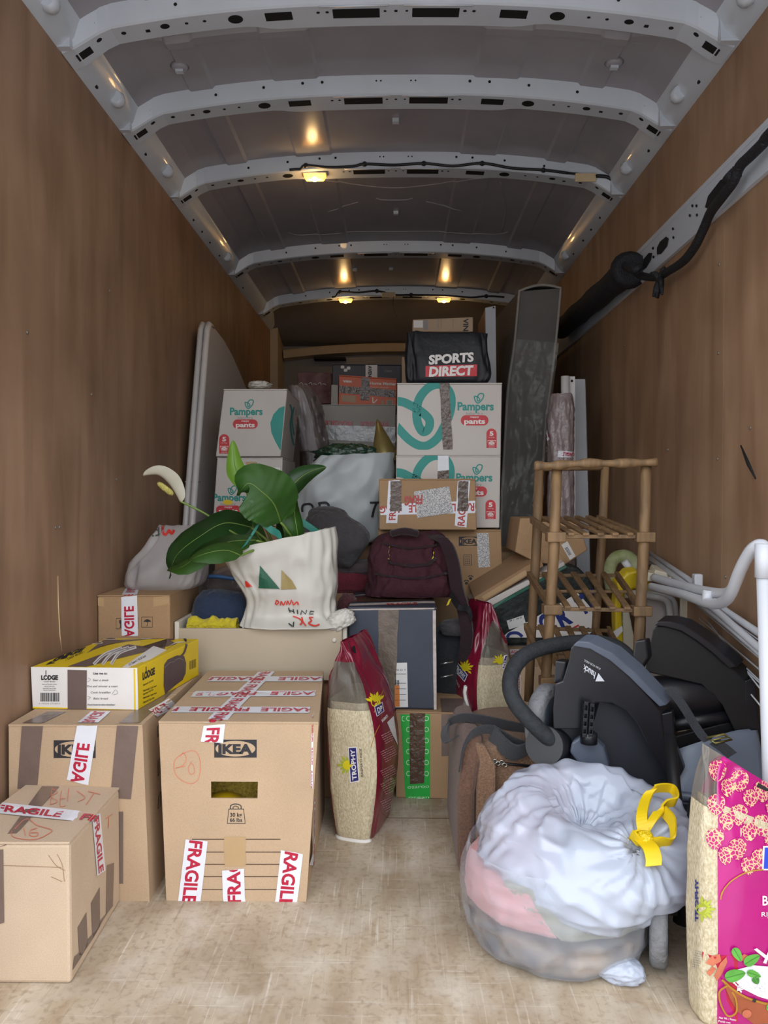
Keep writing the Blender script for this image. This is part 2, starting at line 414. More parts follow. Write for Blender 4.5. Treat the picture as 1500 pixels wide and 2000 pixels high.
def cardboard(name, col, var=.07):
    m = M(name, col, .78, var, 6, bump=.06, bscale=180, spec=.25, bdist=.003)
    n = m.node_tree.nodes; L = m.node_tree.links; b = n['Principled BSDF']; src = b.inputs['Base Color'].links[0].from_socket
    t = n.new('ShaderNodeTexCoord'); s = n.new('ShaderNodeTexNoise'); s.inputs['Scale'].default_value = 420; s.inputs['Detail'].default_value = 2; L.new(t.outputs['Object'], s.inputs['Vector'])
    r = n.new('ShaderNodeValToRGB'); r.color_ramp.elements[0].position = .3; r.color_ramp.elements[0].color = (.9, .885, .86, 1); r.color_ramp.elements[1].position = .6; L.new(s.outputs['Fac'], r.inputs[0])
    x = n.new('ShaderNodeMix'); x.data_type = 'RGBA'; x.blend_type = 'MULTIPLY'; x.inputs['Factor'].default_value = 1; L.new(src, x.inputs['A']); L.new(r.outputs[0], x.inputs['B']); L.new(x.outputs['Result'], b.inputs['Base Color'])
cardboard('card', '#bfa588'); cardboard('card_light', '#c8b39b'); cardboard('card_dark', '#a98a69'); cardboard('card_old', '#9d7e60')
M('paint_beam', '#c9d1da', .3, .05, 8, spec=.5, coat=.2)
M('paint_roof', '#9d9ba1', .22, .07, 5, spec=.25)
M('paint_header', '#77726f', .4, .08, 6)
M('paint_cream', '#b9a98e', .5, .08, 6)
M('hole', '#0c0d10', .8, .1, 30)
M('screw', '#9a948a', .4, .1, 60, metal=.7)
M('lens', '#ffd890', .3, .05, 20, emit='#ff9d2e', es=4)
M('lens_hot', '#fff0c0', .3, .05, 20, emit='#ffd27a', es=20)
M('lamp_base', '#d8d2c4', .4, .05, 20)
M('cable', '#15161a', .5, .15, 40)
M('cable_wrap', '#17191f', .6, .25, 120, bump=.5, bscale=200)
M('foam_tube', '#23252a', .75, .25, 40, bump=.3, bscale=90)
M('masking', '#d9c39a', .7, .08, 30)
M('tape_white', '#dfe2ea', .28, .03, 30, spec=.5)
M('tape_red', '#b5213f', .35, .06, 40)
M('tape_red_faded', '#b0342e', .4, .12, 60)
M('tape_brown', '#75645c', .25, .07, 14, spec=.5, bump=.15, bscale=40)
M('tape_gloss', '#4f3a2c', .14, .2, 18, bump=.5, bscale=55, spec=.6)
M('tape_clear', '#b79a73', .2, .05, 12)
M('tape_green', '#22a83f', .3, .06, 20)
M('tape_green_print', '#bfe6bd', .4, .05, 20)
M('ink', '#2b2a2e', .6, .1, 50)
M('ink_brown', '#5b4335', .7, .1, 50)
M('pen_red', '#d77b62', .7, .1, 50)
M('white_card', '#c9c3bd', .55, .03, 8, spec=.35)
M('teal', '#1f8f86', .5, .05, 20)
M('red_print', '#c6323b', .5, .05, 20)
M('white_print', '#e6e3df', .5, .03, 20)
M('grey_print', '#8b8b8d', .5, .05, 20)
M('paper', '#d9d8d6', .7, .03, 20)
def newsprint(name):
    m = M(name, '#d6d4d0', .7, .03, 20); n = m.node_tree.nodes; L = m.node_tree.links; b = n['Principled BSDF']
    t = n.new('ShaderNodeTexCoord'); v = n.new('ShaderNodeTexNoise'); v.inputs['Scale'].default_value = 330; v.inputs['Detail'].default_value = 2; L.new(t.outputs['Object'], v.inputs['Vector'])
    r = n.new('ShaderNodeValToRGB'); r.color_ramp.elements[0].position = .46; r.color_ramp.elements[0].color = (.28, .28, .3, 1); r.color_ramp.elements[1].position = .56; r.color_ramp.elements[1].color = (.7, .69, .67, 1)
    L.new(v.outputs['Fac'], r.inputs[0]); L.new(r.outputs[0], b.inputs['Base Color'])
newsprint('small_print')

# ------------------------------------------------------------------ the van: floor, walls, roof
HW = .915; Y0 = .95; YB = 5.9; ZT = 2.166
b = MB(); b.box(-HW - .03, HW + .03, Y0, YB + .05, -.03, 0); struct(b, 'floor', 'ply_floor')
b = MB()
for y, w, x0, x1 in ((2.235, .003, -.05, .2),):
    b.box(x0, x1, y, y + w, 0, .0007)
struct(b, 'trim_1', 'ink_brown')
b = MB(); b.box(-HW - .012, -HW, Y0, 5.62, 0, ZT)
struct(b, 'wall_left', 'ply_left')
b = MB(); b.box(-HW - .03, -HW - .013, Y0, YB + .05, 0, ZT + .1); struct(b, 'trim_2', 'paint_roof')
b = MB(); b.box(HW, HW + .012, Y0, 2.165, 0, 1.735); b.box(HW, HW + .012, 2.168, YB, 0, 1.735); b.box(HW + .004, HW + .016, Y0, 3.52, 1.855, ZT); b.box(HW + .004, HW + .016, 3.523, YB, 1.86, ZT)
struct(b, 'wall_right', 'ply_right')
b = MB(); b.box(HW + .017, HW + .035, Y0, YB + .05, 0, ZT + .1); struct(b, 'trim_3', 'paint_roof')
# screws and a split seam in the linings
b = MB()
for y, z in [(2.05, .86), (2.075, .86), (2.5, 1.0), (2.45, 1.6), (3.0, 1.5), (1.9, 1.35), (2.3, 1.25), (3.4, 1.8)]:
    b.lathe([(.005, 0), (.005, .002), (.003, .003)], (-HW, y, z), (1, 0, 0), 8)
for y, z in [(2.2, 1.05), (2.2, 1.35), (2.14, .72), (2.2, 1.6), (3.1, 1.55), (2.6, 1.1), (3.9, 1.4), (2.0, 1.12)]:
    b.lathe([(.005, 0), (.005, .002), (.003, .003)], (HW, y, z), (-1, 0, 0), 8)
struct(b, 'trim_4', 'screw')
b = MB(); s = [WX(113, 1125, -HW + .001), WX(114, 1180, -HW + .001), WX(117, 1240, -HW + .001), WX(121, 1272, -HW + .001)]
b.tube(s, [.0006, .0012, .0014, .001], 5); b.tube([WX(1447, 870, HW - .001), WX(1462, 905, HW - .001), WX(1476, 935, HW - .001)], [.002, .006, .002], 5, 1)
struct(b, 'trim_5', ['masking', 'hole'])
def zf(x):   # underside of the roof arch
    a = abs(x); return 2.283 - .062 * (a / .8) ** 2.4 - (.045 * sstep(.78, .9, a))
NX = 48
def steps(x):
    a = abs(x); return .058 - .006 * (sstep(.255, .265, a) - sstep(.40, .41, a)) - .008 * (sstep(.60, .61, a) - sstep(.68, .69, a))
b = MB(); xs = sorted(set([i * .93 / 30 for i in range(-30, 31)] + [s * v for s in (1, -1) for v in (.255, .265, .4, .41, .6, .61, .68, .69)]))
BY = [2.10, 2.57, 3.137, 4.217, 5.12]
ys = [Y0, 1.5, 1.9]
for y in BY: ys += [y + .03, y + .11]
ys += [2.27, 2.285, 2.315, 2.33, 2.44, 5.55, YB + .05]; ys = sorted(ys)
def zroof(x, y):
    z = zf(x) + steps(x); rib = sstep(2.27, 2.285, y) - sstep(2.315, 2.33, y)
    return z - .014 * rib * (1 - sstep(.66, .74, abs(x)))
b.grid(lambda u, v: V((xs[round(u * (len(xs) - 1))], ys[round(v * (len(ys) - 1))], zroof(xs[round(u * (len(xs) - 1))], ys[round(v * (len(ys) - 1))]))), len(xs) - 1, len(ys) - 1, 0, sm=False)
b.grid(lambda u, v: V((lerp(-.96, .96, u), lerp(Y0, YB + .05, v), 2.42)), 1, 1, 0, sm=False)
def bead(pts, r=.004): b.tube([V((W(p[0], p[1], y).x, y, zroof(W(p[0], p[1], y).x, y) - .001)) for p, y in pts], r, 6, 0)
for path in ([(612, 3.36), (650, 3.4), (700, 3.46), (772, 3.5), (845, 3.46), (900, 3.4), (940, 3.36)], [(735, 3.62), (750, 3.64), (790, 3.64), (806, 3.62)], [(640, 3.75), (700, 3.66)], [(832, 3.66), (900, 3.75)],
             [(565, 4.0), (590, 4.06), (680, 4.06), (772, 4.07), (870, 4.06), (960, 4.06), (990, 4.0)], [(978, 4.0), (985, 3.7), (975, 3.4)]):
    b.tube([V(((px - 773) / 1500 * y, y, zroof((px - 773) / 1500 * y, y))) for px, y in crom([(q[0], q[1], 0) for q in path], 6) for px, y in [(px, y)]] if False else
           [V(((q.x - 773) / 1500 * q.y, q.y, zroof((q.x - 773) / 1500 * q.y, q.y))) for q in crom([(k[0], k[1], 0) for k in path], 6)], .0035, 6, 0)
for x, y in ((-.001, 2.86), (0, 3.78), (-.25, 4.7), (-.03, 4.7)): b.box(x - .012, x + .012, y, y + .02, zf(x) + .044, zf(x) + .06, 1)
for s in (-1, 1):   # clips and bumps in the first bay
    for x, y in ((.665, 2.22), (.68, 2.43)): b.lathe([(.03, .004), (.02, -.006), (.01, -.007)], (s * x, y, zroof(s * x, y)), (0, 0, 1), 14, 0); b.box(s * x - .012, s * x + .012, y - .008, y + .008, zroof(x, y) - .015, zroof(x, y) - .005, 1)
struct(b, 'ceiling', ['paint_roof', 'paint_beam'])
# cross beams, each a pressed hat section with holes
def beam(y, k):
    b = MB(); n = 56; prof = [(-.012, .066), (.0, .062), (.012, .004), (.018, .0), (.088, .0), (.096, .008), (.102, .06), (.112, .066)]
    def wide(x): return 1 + .25 * (1 - sstep(.33, .42, abs(x)))
    def fn(u, v):
        x = lerp(-.912, .912, u); i = round(v * (len(prof) - 1)); dy, dz = prof[i]
        foot = sstep(.8, .88, abs(x)); dy2 = dy * (1 if dy < .02 else wide(x))
        return V((x, y + dy2 - .01 * foot * (dy < .02), zf(x) + dz))
    b.grid(fn, n, len(prof) - 1, 0, sm=False)
    def bz(x): return zf(x) - .0008
    def slot(x, w, d=.022, yy=.052, m=1):
        b.add([(x - w / 2, y + yy - d / 2, bz(x - w / 2)), (x + w / 2, y + yy - d / 2, bz(x + w / 2)), (x + w / 2, y + yy + d / 2, bz(x + w / 2)), (x - w / 2, y + yy + d / 2, bz(x - w / 2))], [(3, 2, 1, 0)], m)
    def rnd(x, r, yy=.044, r2=None):
        r2 = r2 or r; b.add([(x + r * math.cos(t), y + yy + r2 * math.sin(t), bz(x + r * math.cos(t))) for t in [math.pi * 2 * i / 14 for i in range(14)]], [list(range(14))], 1)
    def front(x, h, r=.004):
        t = (h - .004) / .058; yy = y + .012 - .012 * t - .0012; b.add([(x + r * math.cos(a), yy, zf(x) + h + r * math.sin(a)) for a in [math.pi * 2 * i / 10 for i in range(10)]], [list(range(10))], 1)
    for s in (-1, 1):
        slot(s * .11, .13, .04); slot(s * .325, .075, .036)
        rnd(s * .445, .021, .05, .019); rnd(s * .64, .013, .044, .011); rnd(s * .53, .005); rnd(s * .58, .005); rnd(s * .755, .007); rnd(s * .82, .007, .035)
        rnd(s * .19, .005); rnd(s * .215, .005); slot(s * .69, .012, .012); rnd(s * .03, .004)
        slot(s * .865, .04, .03, .046)
        for x, h in ((.84, .028), (.825, .034), (.6, .03), (.44, .036), (.31, .04), (.05, .04), (.065, .04), (.245, .04)): front(s * x, h, .005 if abs(x) > .2 else .003)
        b.tube([V((s * x, y + .018, zf(s * x) - .001)) for x in (.02, .21)], .003, 5, 0)
        # raised pads of the pressed steel
        b.hexa([V((s * .9 - .035, y - .02, zf(.9) + .0)), V((s * .9 + .02, y - .02, zf(.9))), V((s * .9 + .02, y - .012, zf(.9) + .06)), V((s * .9 - .035, y - .012, zf(.86) + .06)),
                V((s * .9 - .035, y + .0, zf(.9))), V((s * .9 + .02, y + .0, zf(.9))), V((s * .9 + .02, y + .0, zf(.9) + .06)), V((s * .9 - .035, y + .0, zf(.86) + .06))], 0)
    rnd(0, .005)
    struct(b, 'trim_%d' % (6 + k), ['paint_beam', 'hole'])
for k, y in enumerate(BY): beam(y, k)
# side rails above the linings
for s, nm in ((-1, 'trim_11'), (1, 'trim_12')):
    b = MB(); prof = [(.945, 2.15), (.925, 2.152), (.9, 2.163), (.875, 2.19), (.862, 2.225), (.85, 2.25), (.83, 2.262), (.8, 2.29)]
    pv = [V((p[0], 0, p[1])) for p in prof]
    b.grid(lambda u, v: V((s * pv[round(u * 7)].x, lerp(Y0, YB, v), pv[round(u * 7)].z)), 7, 1, 0, sm=True)
    for y in (1.95, 2.42, 2.95, 4.0): b.lathe([(.02, -.02), (.026, 0), (.02, .02)], (s * .875, y, 2.19), (0, 1, 0), 10, 0)
    for y in (1.4, 2.3, 2.75, 3.4, 3.55, 3.7, 3.9, 4.5): b.box(s * .898 - .006, s * .898 + .006, y, y + .012, 2.165, 2.178, 1)
    struct(b, nm, ['paint_beam', 'hole'])
# bulkhead end
b = MB(); b.box(-1, 1, YB, YB + .03, 0, 2.3); b.box(-1, 1, YB + .04, YB + .06, 0, 2.42); struct(b, 'wall_back', 'paint_header')
b = MB(); b.grid(lambda u, v: V((lerp(-.93, .93, u), lerp(5.35, YB, v) + .0, lerp(zf(lerp(-.93, .93, u)) + .06, 2.1, sstep(0, 1, v)))), 24, 8, 0); struct(b, 'trim_13', 'paint_header')
b = MB()
b.grid(lambda u, v: V((lerp(-.85, .85, u), YB - [.002, .09, .1, .08, .002][round(v * 4)], 2.105 - .05 * (2 * u - 1) ** 2 - [0, .0, .012, .06, .07][round(v * 4)])), 24, 4, 0, sm=False)
b.box(-.62, -.38, YB - .1, YB - .002, 1.985, 2.0, 1); b.box(.1, .3, YB - .1, YB - .002, 1.985, 2.0, 1)
struct(b, 'trim_14', ['paint_cream', 'hole'])
b = MB(); b.hexa(rb(-.93, -.86, 5.6, YB, .0, 2.2)); b.box(.86, .93, 5.6, YB, 0, 2.2); struct(b, 'trim_15', 'paint_cream')
# steel rail along the right lining with its openings
b = MB(); xr = HW - .012
b.hexa([V((xr, Y0, 1.735)), V((xr + .02, Y0, 1.735)), V((xr + .02, Y0, 1.86)), V((xr + .008, Y0, 1.86)), V((xr, YB, 1.735)), V((xr + .02, YB, 1.735)), V((xr + .02, YB, 1.86)), V((xr + .008, YB, 1.86))], 0)
b.box(xr + .006, xr + .03, Y0, YB, 1.852, 1.868, 0)
PR = Pix(b)
for pts in ([(1378, 405), (1393, 412), (1412, 392), (1423, 362), (1421, 346), (1408, 352), (1384, 383)], [(1284, 497), (1292, 496), (1304, 481), (1307, 466), (1302, 462), (1290, 472), (1284, 484)], [(1256, 528), (1263, 523), (1272, 508), (1275, 494), (1268, 494), (1258, 506), (1254, 517)]):
    poly(b, PR, pts, 1, .002)
for x, y in ((1433, 328), (1361, 402), (1362, 420), (1348, 421), (1353, 402), (1315, 447), (1316, 464), (1276, 485), (1277, 502)): disc(b, PR, (x, y), 2.2, 1, .0015, 6, 3.2)
struct(b, 'trim_16', ['paint_beam', 'hole'])
# interior lamps
def lamp(px, py, Y, label):
    p = W(px, py, Y); z = zf(p.x) - .001; p = V((p.x, p.y, z)); r = empty('ceiling_lamp', p, label, 'lamp', 'lamps on the roof beams')
    m = MB(); m.box(p.x - .05, p.x + .05, p.y - .022, p.y + .022, z - .006, z); m.build('base', 'lamp_base', r, bevel=.003)
    m = MB(); m.add(*frust(p + V((0, 0, -.006)), .046, .02, .036, .014, -.02), 0); m.build('lens', 'lens', r, bevel=.004)
    m = MB(); m.lathe([(.004, -.012), (.011, -.006), (.012, 0), (.011, .006), (.004, .012)], p + V((0, -.006, -.022)), (1, 0, 0), 12); m.build('bulb', 'lens_hot', r)
    l = bpy.data.lights.new('lamp_light', 'POINT'); l.energy = .35; l.color = (1, .62, .26); l.shadow_soft_size = .02
    o = bpy.data.objects.new('lamp_light', l); COL.objects.link(o); o.parent = r; o.location = (0, -.005, -.05)
def frust(c, hx, hy, hx2, hy2, dz):
    a = [c + V((sx * hx, sy * hy, 0)) for sx, sy in ((-1, -1), (1, -1), (1, 1), (-1, 1))]; d = [c + V((sx * hx2, sy * hy2, dz)) for sx, sy in ((-1, -1), (1, -1), (1, 1), (-1, 1))]
    return a + d, [(0, 1, 2, 3), (7, 6, 5, 4), (0, 4, 5, 1), (1, 5, 6, 2), (2, 6, 7, 3), (3, 7, 4, 0)]
lamp(615, 345, 3.137 + .05, 'lit rectangular lamp under the third roof beam, nearest of the lamps')
lamp(675, 580, 5.12 + .05, 'lit lamp under the far roof beam, left of the far pair')
lamp(867, 580, 5.12 + .05, 'lit lamp under the far roof beam, right of the far pair')
def beam_pt(px, py, k, out=.006):   # a point on the near face of beam k
    p = W(px, py, BY[k] - .002); z = min(max(p.z, zf(p.x) + .004), zf(p.x) + .06); return V((p.x, BY[k] + .012 - (z - zf(p.x)) * .21 - out, z))
m = MB(); path = [(565, 352), (578, 350), (587, 336), (597, 322), (640, 327), (690, 324), (712, 319), (770, 321), (828, 318), (885, 323), (942, 318), (1000, 327), (1062, 331), (1110, 337)]
m.tube(crom([beam_pt(x, y, 2) for x, y in path], 5), .0055, 8)
for x, y in ((597, 322), (712, 319), (828, 318), (942, 318), (1062, 331)): m.lathe([(.006, -.006), (.011, 0), (.006, .006)], beam_pt(x, y, 2, .005), (0, 1, 0), 10)
m.tube(crom([beam_pt(x, y, 2) for x, y in ((1165, 343), (1185, 346), (1200, 356), (1217, 376))], 5), .0075, 8)
m.tube([beam_pt(1110, 337, 2), beam_pt(1165, 343, 2)], .005, 6)
tag(m.build('cable', 'cable'), 'black cable clipped along the third roof beam', 'cable')
m = MB(); c = beam_pt(1144, 348, 2, .012); m.box(c.x - .042, c.x + .042, c.y - .003, c.y + .006, c.z - .016, c.z + .018); tag(m.build('masking_tape', 'masking', bevel=.003), 'piece of beige masking tape over the cable on the third roof beam', 'tape')
m = MB(); m.tube(crom([beam_pt(x, y, 4) for x, y in ((648, 587), (656, 578), (664, 570), (700, 571), (736, 568), (770, 575), (800, 587), (830, 589), (860, 588), (890, 586), (920, 585), (950, 578), (985, 580))], 5), .006, 7)
for x, y in ((664, 570), (736, 568), (803, 588), (950, 578)): m.lathe([(.006, -.006), (.014, 0), (.006, .006)], beam_pt(x, y, 4, .005), (0, 1, 0), 8)
m.tube(crom([beam_pt(770, 577, 4), V((-.02, 5.09, 2.21)), V((.01, 5.1, 2.13))], 5), .002, 5)
tag(m.build('cable', 'cable'), 'black cable looping along the far roof beam between two lamps', 'cable')
m = MB(); c = beam_pt(759, 580, 4, .012); m.box(c.x - .045, c.x + .045, c.y - .003, c.y + .005, c.z - .02, c.z + .016); tag(m.build('masking_tape', 'masking', bevel=.003), 'piece of beige tape over the cable on the far roof beam', 'tape')
# wrapped pole and wiring loom along the right rail
xw = HW - .05
r = empty('padded_pole', (xw, 3.2, 1.72), 'long black foam-padded pole fixed along the right plywood wall', 'pole')
m = MB(); a = WX(1228, 528, xw); c = WX(1096, 642, xw + .005); c.y = min(c.y, 4.6)
m.tube([lerp(a, c, i / 12) for i in range(13)], [.05 + .003 * math.sin(i * 1.7) for i in range(13)], 16); m.build('foam_sleeve', 'foam_tube', r)
m = MB(); m.tube([lerp(a, c, t) for t in (-.03, -.015, .0, .015, .03)], [.05, .066, .07, .064, .056], 16)
m.tube(crom([WX(1214, 508, xw), WX(1222, 520, xw - .03), WX(1238, 528, xw - .05), WX(1250, 520, xw - .03)], 5), .012, 8); m.build('tape_collar', 'cable_wrap', r)
m = MB(); lo = [(1242, 532, .05), (1258, 540, .03), (1285, 541, .02), (1305, 530, .015), (1335, 510, .015), (1358, 480, .015), (1375, 445, .015), (1388, 415, .02), (1410, 385, .025), (1432, 355, .025), (1445, 325, .025), (1465, 305, .02), (1490, 280, .015), (1510, 255, .015)]
m.tube(crom([WX(x, y, HW - .02 - d) for x, y, d in lo] + [V((HW - .03, 1.5, 1.80)), V((HW - .03, 1.2, 1.81)), V((HW - .03, Y0 + .02, 1.80))], 6), .0135, 10)
r = empty('wiring_loom', (HW - .03, 2.2, 1.7), 'thick black taped wiring loom sagging below the steel rail', 'cable'); m.build('loom', 'cable_wrap', r)
m = MB(); q = WX(1290, 545, HW - .045)
for i in range(7):
    d = V((random.uniform(-.3, .3), random.uniform(-.5, .5), random.uniform(-1, .3))).normalized(); m.tube([q, q + d * .03, q + d * .05 + V((0, 0, -.012))], [.012, .009, .004], 6)
m.build('tape_tail', 'cable_wrap', r)
m = MB(); m.tube([WX(1424, 352, HW - .045), WX(1436, 340, HW - .045)], .018, 10); m.build('tape_band', 'cable_wrap', r)
# ------------------------------------------------------------------ front left: cartons by the left wall
# carton with two brown tapes, nearest the wall behind the front one
x0, x1 = -.902, -.578; ya, yb_ = 1.763, 2.31
c = [V((x0, ya, 0)), V((-.573, ya, 0)), V((-.5875, ya, .409)), V((x0 + .002, ya, .409)), V((x0, yb_, 0)), V((-.575, yb_, 0)), V((-.588, yb_, .409)), V((x0 + .002, yb_, .409))]
r, bd, P = carton('moving_box', 'tall brown carton with brown tape strips under the yellow box by the left wall', 'box', c, 'card', 'brown moving boxes at the front', hole=(.125, .215, .22, .262))
def logo(b, cx, cy, w, h, deg=0, P=P, word='IKEA', cut=0):
    rect(b, P, rquad(cx, cy, w, h, deg), 0, .0006); poly(b, P, [(cx + .47 * w * math.cos(t), cy + .44 * h * math.sin(t)) for t in [math.pi * 2 * i / 28 for i in range(28)]], 1, .0011)
    ptext(b, P, word, cx, cy, w * .8, h * .52, deg, 0, .0016, bold=.055)
put(r, 'printed_logo', ['ink', 'card'], lambda b: logo(b, 146, 1463, 82, 35, 0, P))
btape(r, P, [(34, 1540), (73, 1540), (84, 1418), (43, 1418)])
btape(r, P, [(215, 1558), (256, 1561), (270, 1418), (229, 1417)])
btape(r, P, [(43, 1413), (84, 1413), (129, 1391), (93, 1391)], off=.0016); btape(r, P, [(232, 1413), (272, 1413), (345, 1345), (318, 1345)], off=.0016)
btape(r, P, [(229, 1772), (241, 1772), (241, 1585), (229, 1585)])
ftape(r, P, [(131, 1523), (151, 1417), (191, 1417), (173, 1533)], phase=-.28, off=.0018)
ftape(r, P, [(151, 1413), (178, 1391), (216, 1391), (192, 1413)], phase=-.1, off=.0022)
ftape(r, P, [(290, 1388), (330, 1366), (348, 1380), (305, 1400)], phase=-.3, off=.0025)
put(r, 'side_print', 'ink', lambda b: [stroke(b, P, q, 1.2, 0, .001, True, smooth=False) for q in ([(307, 1440), (311, 1432), (311, 1412), (307, 1420)], [(308, 1516), (312, 1508), (312, 1480), (308, 1486)], [(308, 1580), (313, 1572), (313, 1545), (309, 1556)])])
# carton with the circled number, very front
c = [V(p) for p in ((-.86, 1.457, 0), (-.627, 1.457, 0), (-.6275, 1.457, .274), (-.86, 1.457, .272), (-.86, 1.765, 0), (-.642, 1.767, 0), (-.642, 1.767, .263), (-.86, 1.765, .268))]
c = [p - V((.0, .004, 0)) if p.y > 1.7 else p for p in c]
r, bd, P = carton('moving_box', 'small worn brown carton with fragile tape at the very front left', 'box', c, 'card_light', 'brown moving boxes at the front', flap='x', bev=.007)
btape(r, P, [(-4, 1655), (12, 1650), (116, 1537), (82, 1536)])
btape(r, P, [(-6, 1806), (9, 1801), (7, 1658), (-6, 1660)], off=.0016)
btape(r, P, [(156, 1895), (172, 1868), (168, 1782), (151, 1812)]); btape(r, P, [(181, 1858), (195, 1834), (194, 1733), (177, 1764)]); btape(r, P, [(206, 1818), (219, 1798), (222, 1685), (208, 1690)])
ftape(r, P, [(-4, 1590), (175, 1608), (192, 1589), (4, 1569)], phase=-.05, pitch=1.3, off=.002)
ftape(r, P, [(179, 1606), (188, 1711), (204, 1700), (194, 1588)], phase=.0, off=.0022)
def scrib(b):
    for q in ([(52, 1600), (72, 1612), (98, 1620), (99, 1626), (70, 1640), (35, 1638), (22, 1630), (30, 1618)],): stroke(b, P, q, 1.3, 0, .0009, True)
    for q in ([(46, 1618), (50, 1633)], [(72, 1618), (60, 1622), (58, 1632), (70, 1634), (74, 1627), (60, 1627)]): stroke(b, P, q, 1.3, 0, .0009)
    for i, q in enumerate(([(98, 1572), (102, 1540)], [(102, 1541), (112, 1548), (100, 1556), (112, 1566), (98, 1572)], [(120, 1545), (117, 1574), (128, 1574)], [(119, 1560), (128, 1560)], [(134, 1540), (132, 1566)], [(150, 1545), (166, 1558), (152, 1566)], [(172, 1546), (196, 1552)], [(184, 1549), (168, 1572)], [(205, 1600), (219, 1590)], [(212, 1596), (211, 1618)])): stroke(b, P, q, 1.1, 0, .0009)
put(r, 'marker_scribble', 'pen_red', scrib)
put(r, 'crease', 'card_old', lambda b: [stroke(b, P, q, 1.2, 0, .0007) for q in ([(95, 1670), (110, 1690), (127, 1700)], [(7, 1690), (60, 1692), (120, 1694)], [(100, 1712), (122, 1722)], [(112, 1668), (122, 1690), (126, 1722)])])
# big pierced carton
Yf = 1.767
c = [W(325, 1771, Yf), W(598, 1771, Yf), W(622, 1411, Yf), W(310, 1417, Yf)]; c[0].z = c[1].z = 0
bk = [V((-.55, 2.29, 0)), V((-.214, 2.29, 0)), V((-.217, 2.30, .414)), V((-.565, 2.30, .414))]
c = c + bk; c[2].z = c[3].z = .417
F = Face(*c[:4]); hw = F.w / 290
r, bd, P = carton('moving_box', 'big brown carton with a hand hole and fragile tape in the front middle', 'box', c, 'card', 'brown moving boxes at the front', hole=(F.w * .325, F.w * .632, F.h * .578, F.h * .672))
put(r, 'printed_logo', ['ink', 'card'], lambda b: logo(b, 460, 1462, 83, 35, 0, P))
put(r, 'load_print', ['ink', 'ink_brown'], lambda b: [stroke(b, P, [(444, 1608), (447, 1580), (476, 1580), (479, 1608)], 1.6, 0, .0007, True, smooth=False), stroke(b, P, [(450, 1580), (451, 1573), (460, 1570), (470, 1573), (471, 1580)], 1.8, 0, .0007),
    stroke(b, P, [(455, 1580), (456, 1576), (460, 1574), (465, 1576), (466, 1580)], 1.4, 0, .0007), ptext(b, P, '30 kg', 461, 1591, 23, 8, 0, 0, .0007, .02), ptext(b, P, '66 lbs', 461, 1601, 24, 7.5, 0, 0, .0007, .02),
    [rect(b, P, [(375, y + .9), (548, y + .9), (548, y - .9), (375, y - .9)], 1, .0007, 4) for y in (1639, 1664, 1688, 1712, 1737)]])
put(r, 'marker_scribble', 'pen_red', lambda b: [stroke(b, P, q, 1.1, 0, .0009, cl) for q, cl in (([(352, 1475), (378, 1466), (391, 1485), (388, 1520), (370, 1530), (345, 1515), (340, 1490)], True), ([(352, 1478), (358, 1470), (364, 1482), (356, 1496), (343, 1500), (362, 1496)], False), ([(375, 1486), (368, 1500), (372, 1512), (380, 1508), (378, 1494), (372, 1490)], False))])
put(r, 'clear_tape', 'tape_clear', lambda b: rect(b, P, [(438, 1692), (480, 1692), (480, 1634), (438, 1634)], 0, .0009, 1, 4, .03))
ftape(r, P, [(398, 1417), (392, 1448), (436, 1451), (440, 1414)], phase=.05, rev=False, off=.0016, cap=(.2, .8))
ftape(r, P, [(363, 1638), (347, 1769), (391, 1769.5), (406, 1643)], phase=.01, off=.0016)
ftape(r, P, [(479, 1769), (477, 1696), (434, 1700), (436, 1769)], phase=.05, off=.0016, pitch=1.5)
ftape(r, P, [(549, 1659), (537, 1769), (580, 1769), (592, 1668)], phase=-.12, off=.0016)
# tape on the lid
ftape(r, P, [(505, 1313), (399, 1411), (441, 1410), (537, 1313)], phase=-.06, pitch=1.12, off=.0022, n=8)
ftape(r, P, [(332, 1393), (603, 1394), (606, 1382), (342, 1381)], phase=-.18, pitch=1.2, off=.0018, n=8, rev=True)
ftape(r, P, [(370, 1362), (614, 1361), (617, 1350), (383, 1351)], phase=-.25, pitch=1.25, off=.0018, n=8, rev=True)
ftape(r, P, [(402, 1332), (628, 1332), (630, 1322), (414, 1322)], phase=-.25, pitch=1.25, off=.0018, n=8, rev=True)
ftape(r, P, [(607, 1535), (609, 1400), (613, 1395), (611, 1540)], phase=0, off=.0018); ftape(r, P, [(610, 1690), (612, 1560), (615, 1556), (613, 1690)], phase=0, off=.0018)
# what shows through the hand hole
m = MB(); q = W(440, 1556, 1.83); m.lathe([(.055, 0), (.06, .16), (.058, q.z - .03), (.045, q.z - .008), (.02, q.z + .004), (.004, q.z + .006)], V((q.x - .006, 1.836, .0)), n=28)
tag(m.build('bowl', M('yellow_glaze', '#d8b01c', .3, .1, 10)), 'yellow rounded bowl seen through the hand hole of the big carton', 'bowl')
m = MB(); m.grid(lambda u, v: V((lerp(-.5, -.25, u), 1.90 + .03 * math.sin(v * 3.14) * -1, .0 + .33 * v)) + V((0, .008 * noise.noise(V((u * 9, v * 9, 0))), 0)), 16, 16); m.grid(lambda u, v: V((lerp(-.5, -.25, u), lerp(1.90, 2.05, v), .33)), 2, 2); tag(m.build('knitted_cloth', M('mustard_knit', '#b59a3c', .9, .35, 160, bump=.6, bscale=220)), 'mustard patterned cloth seen behind the bowl in the hand hole', 'cloth')
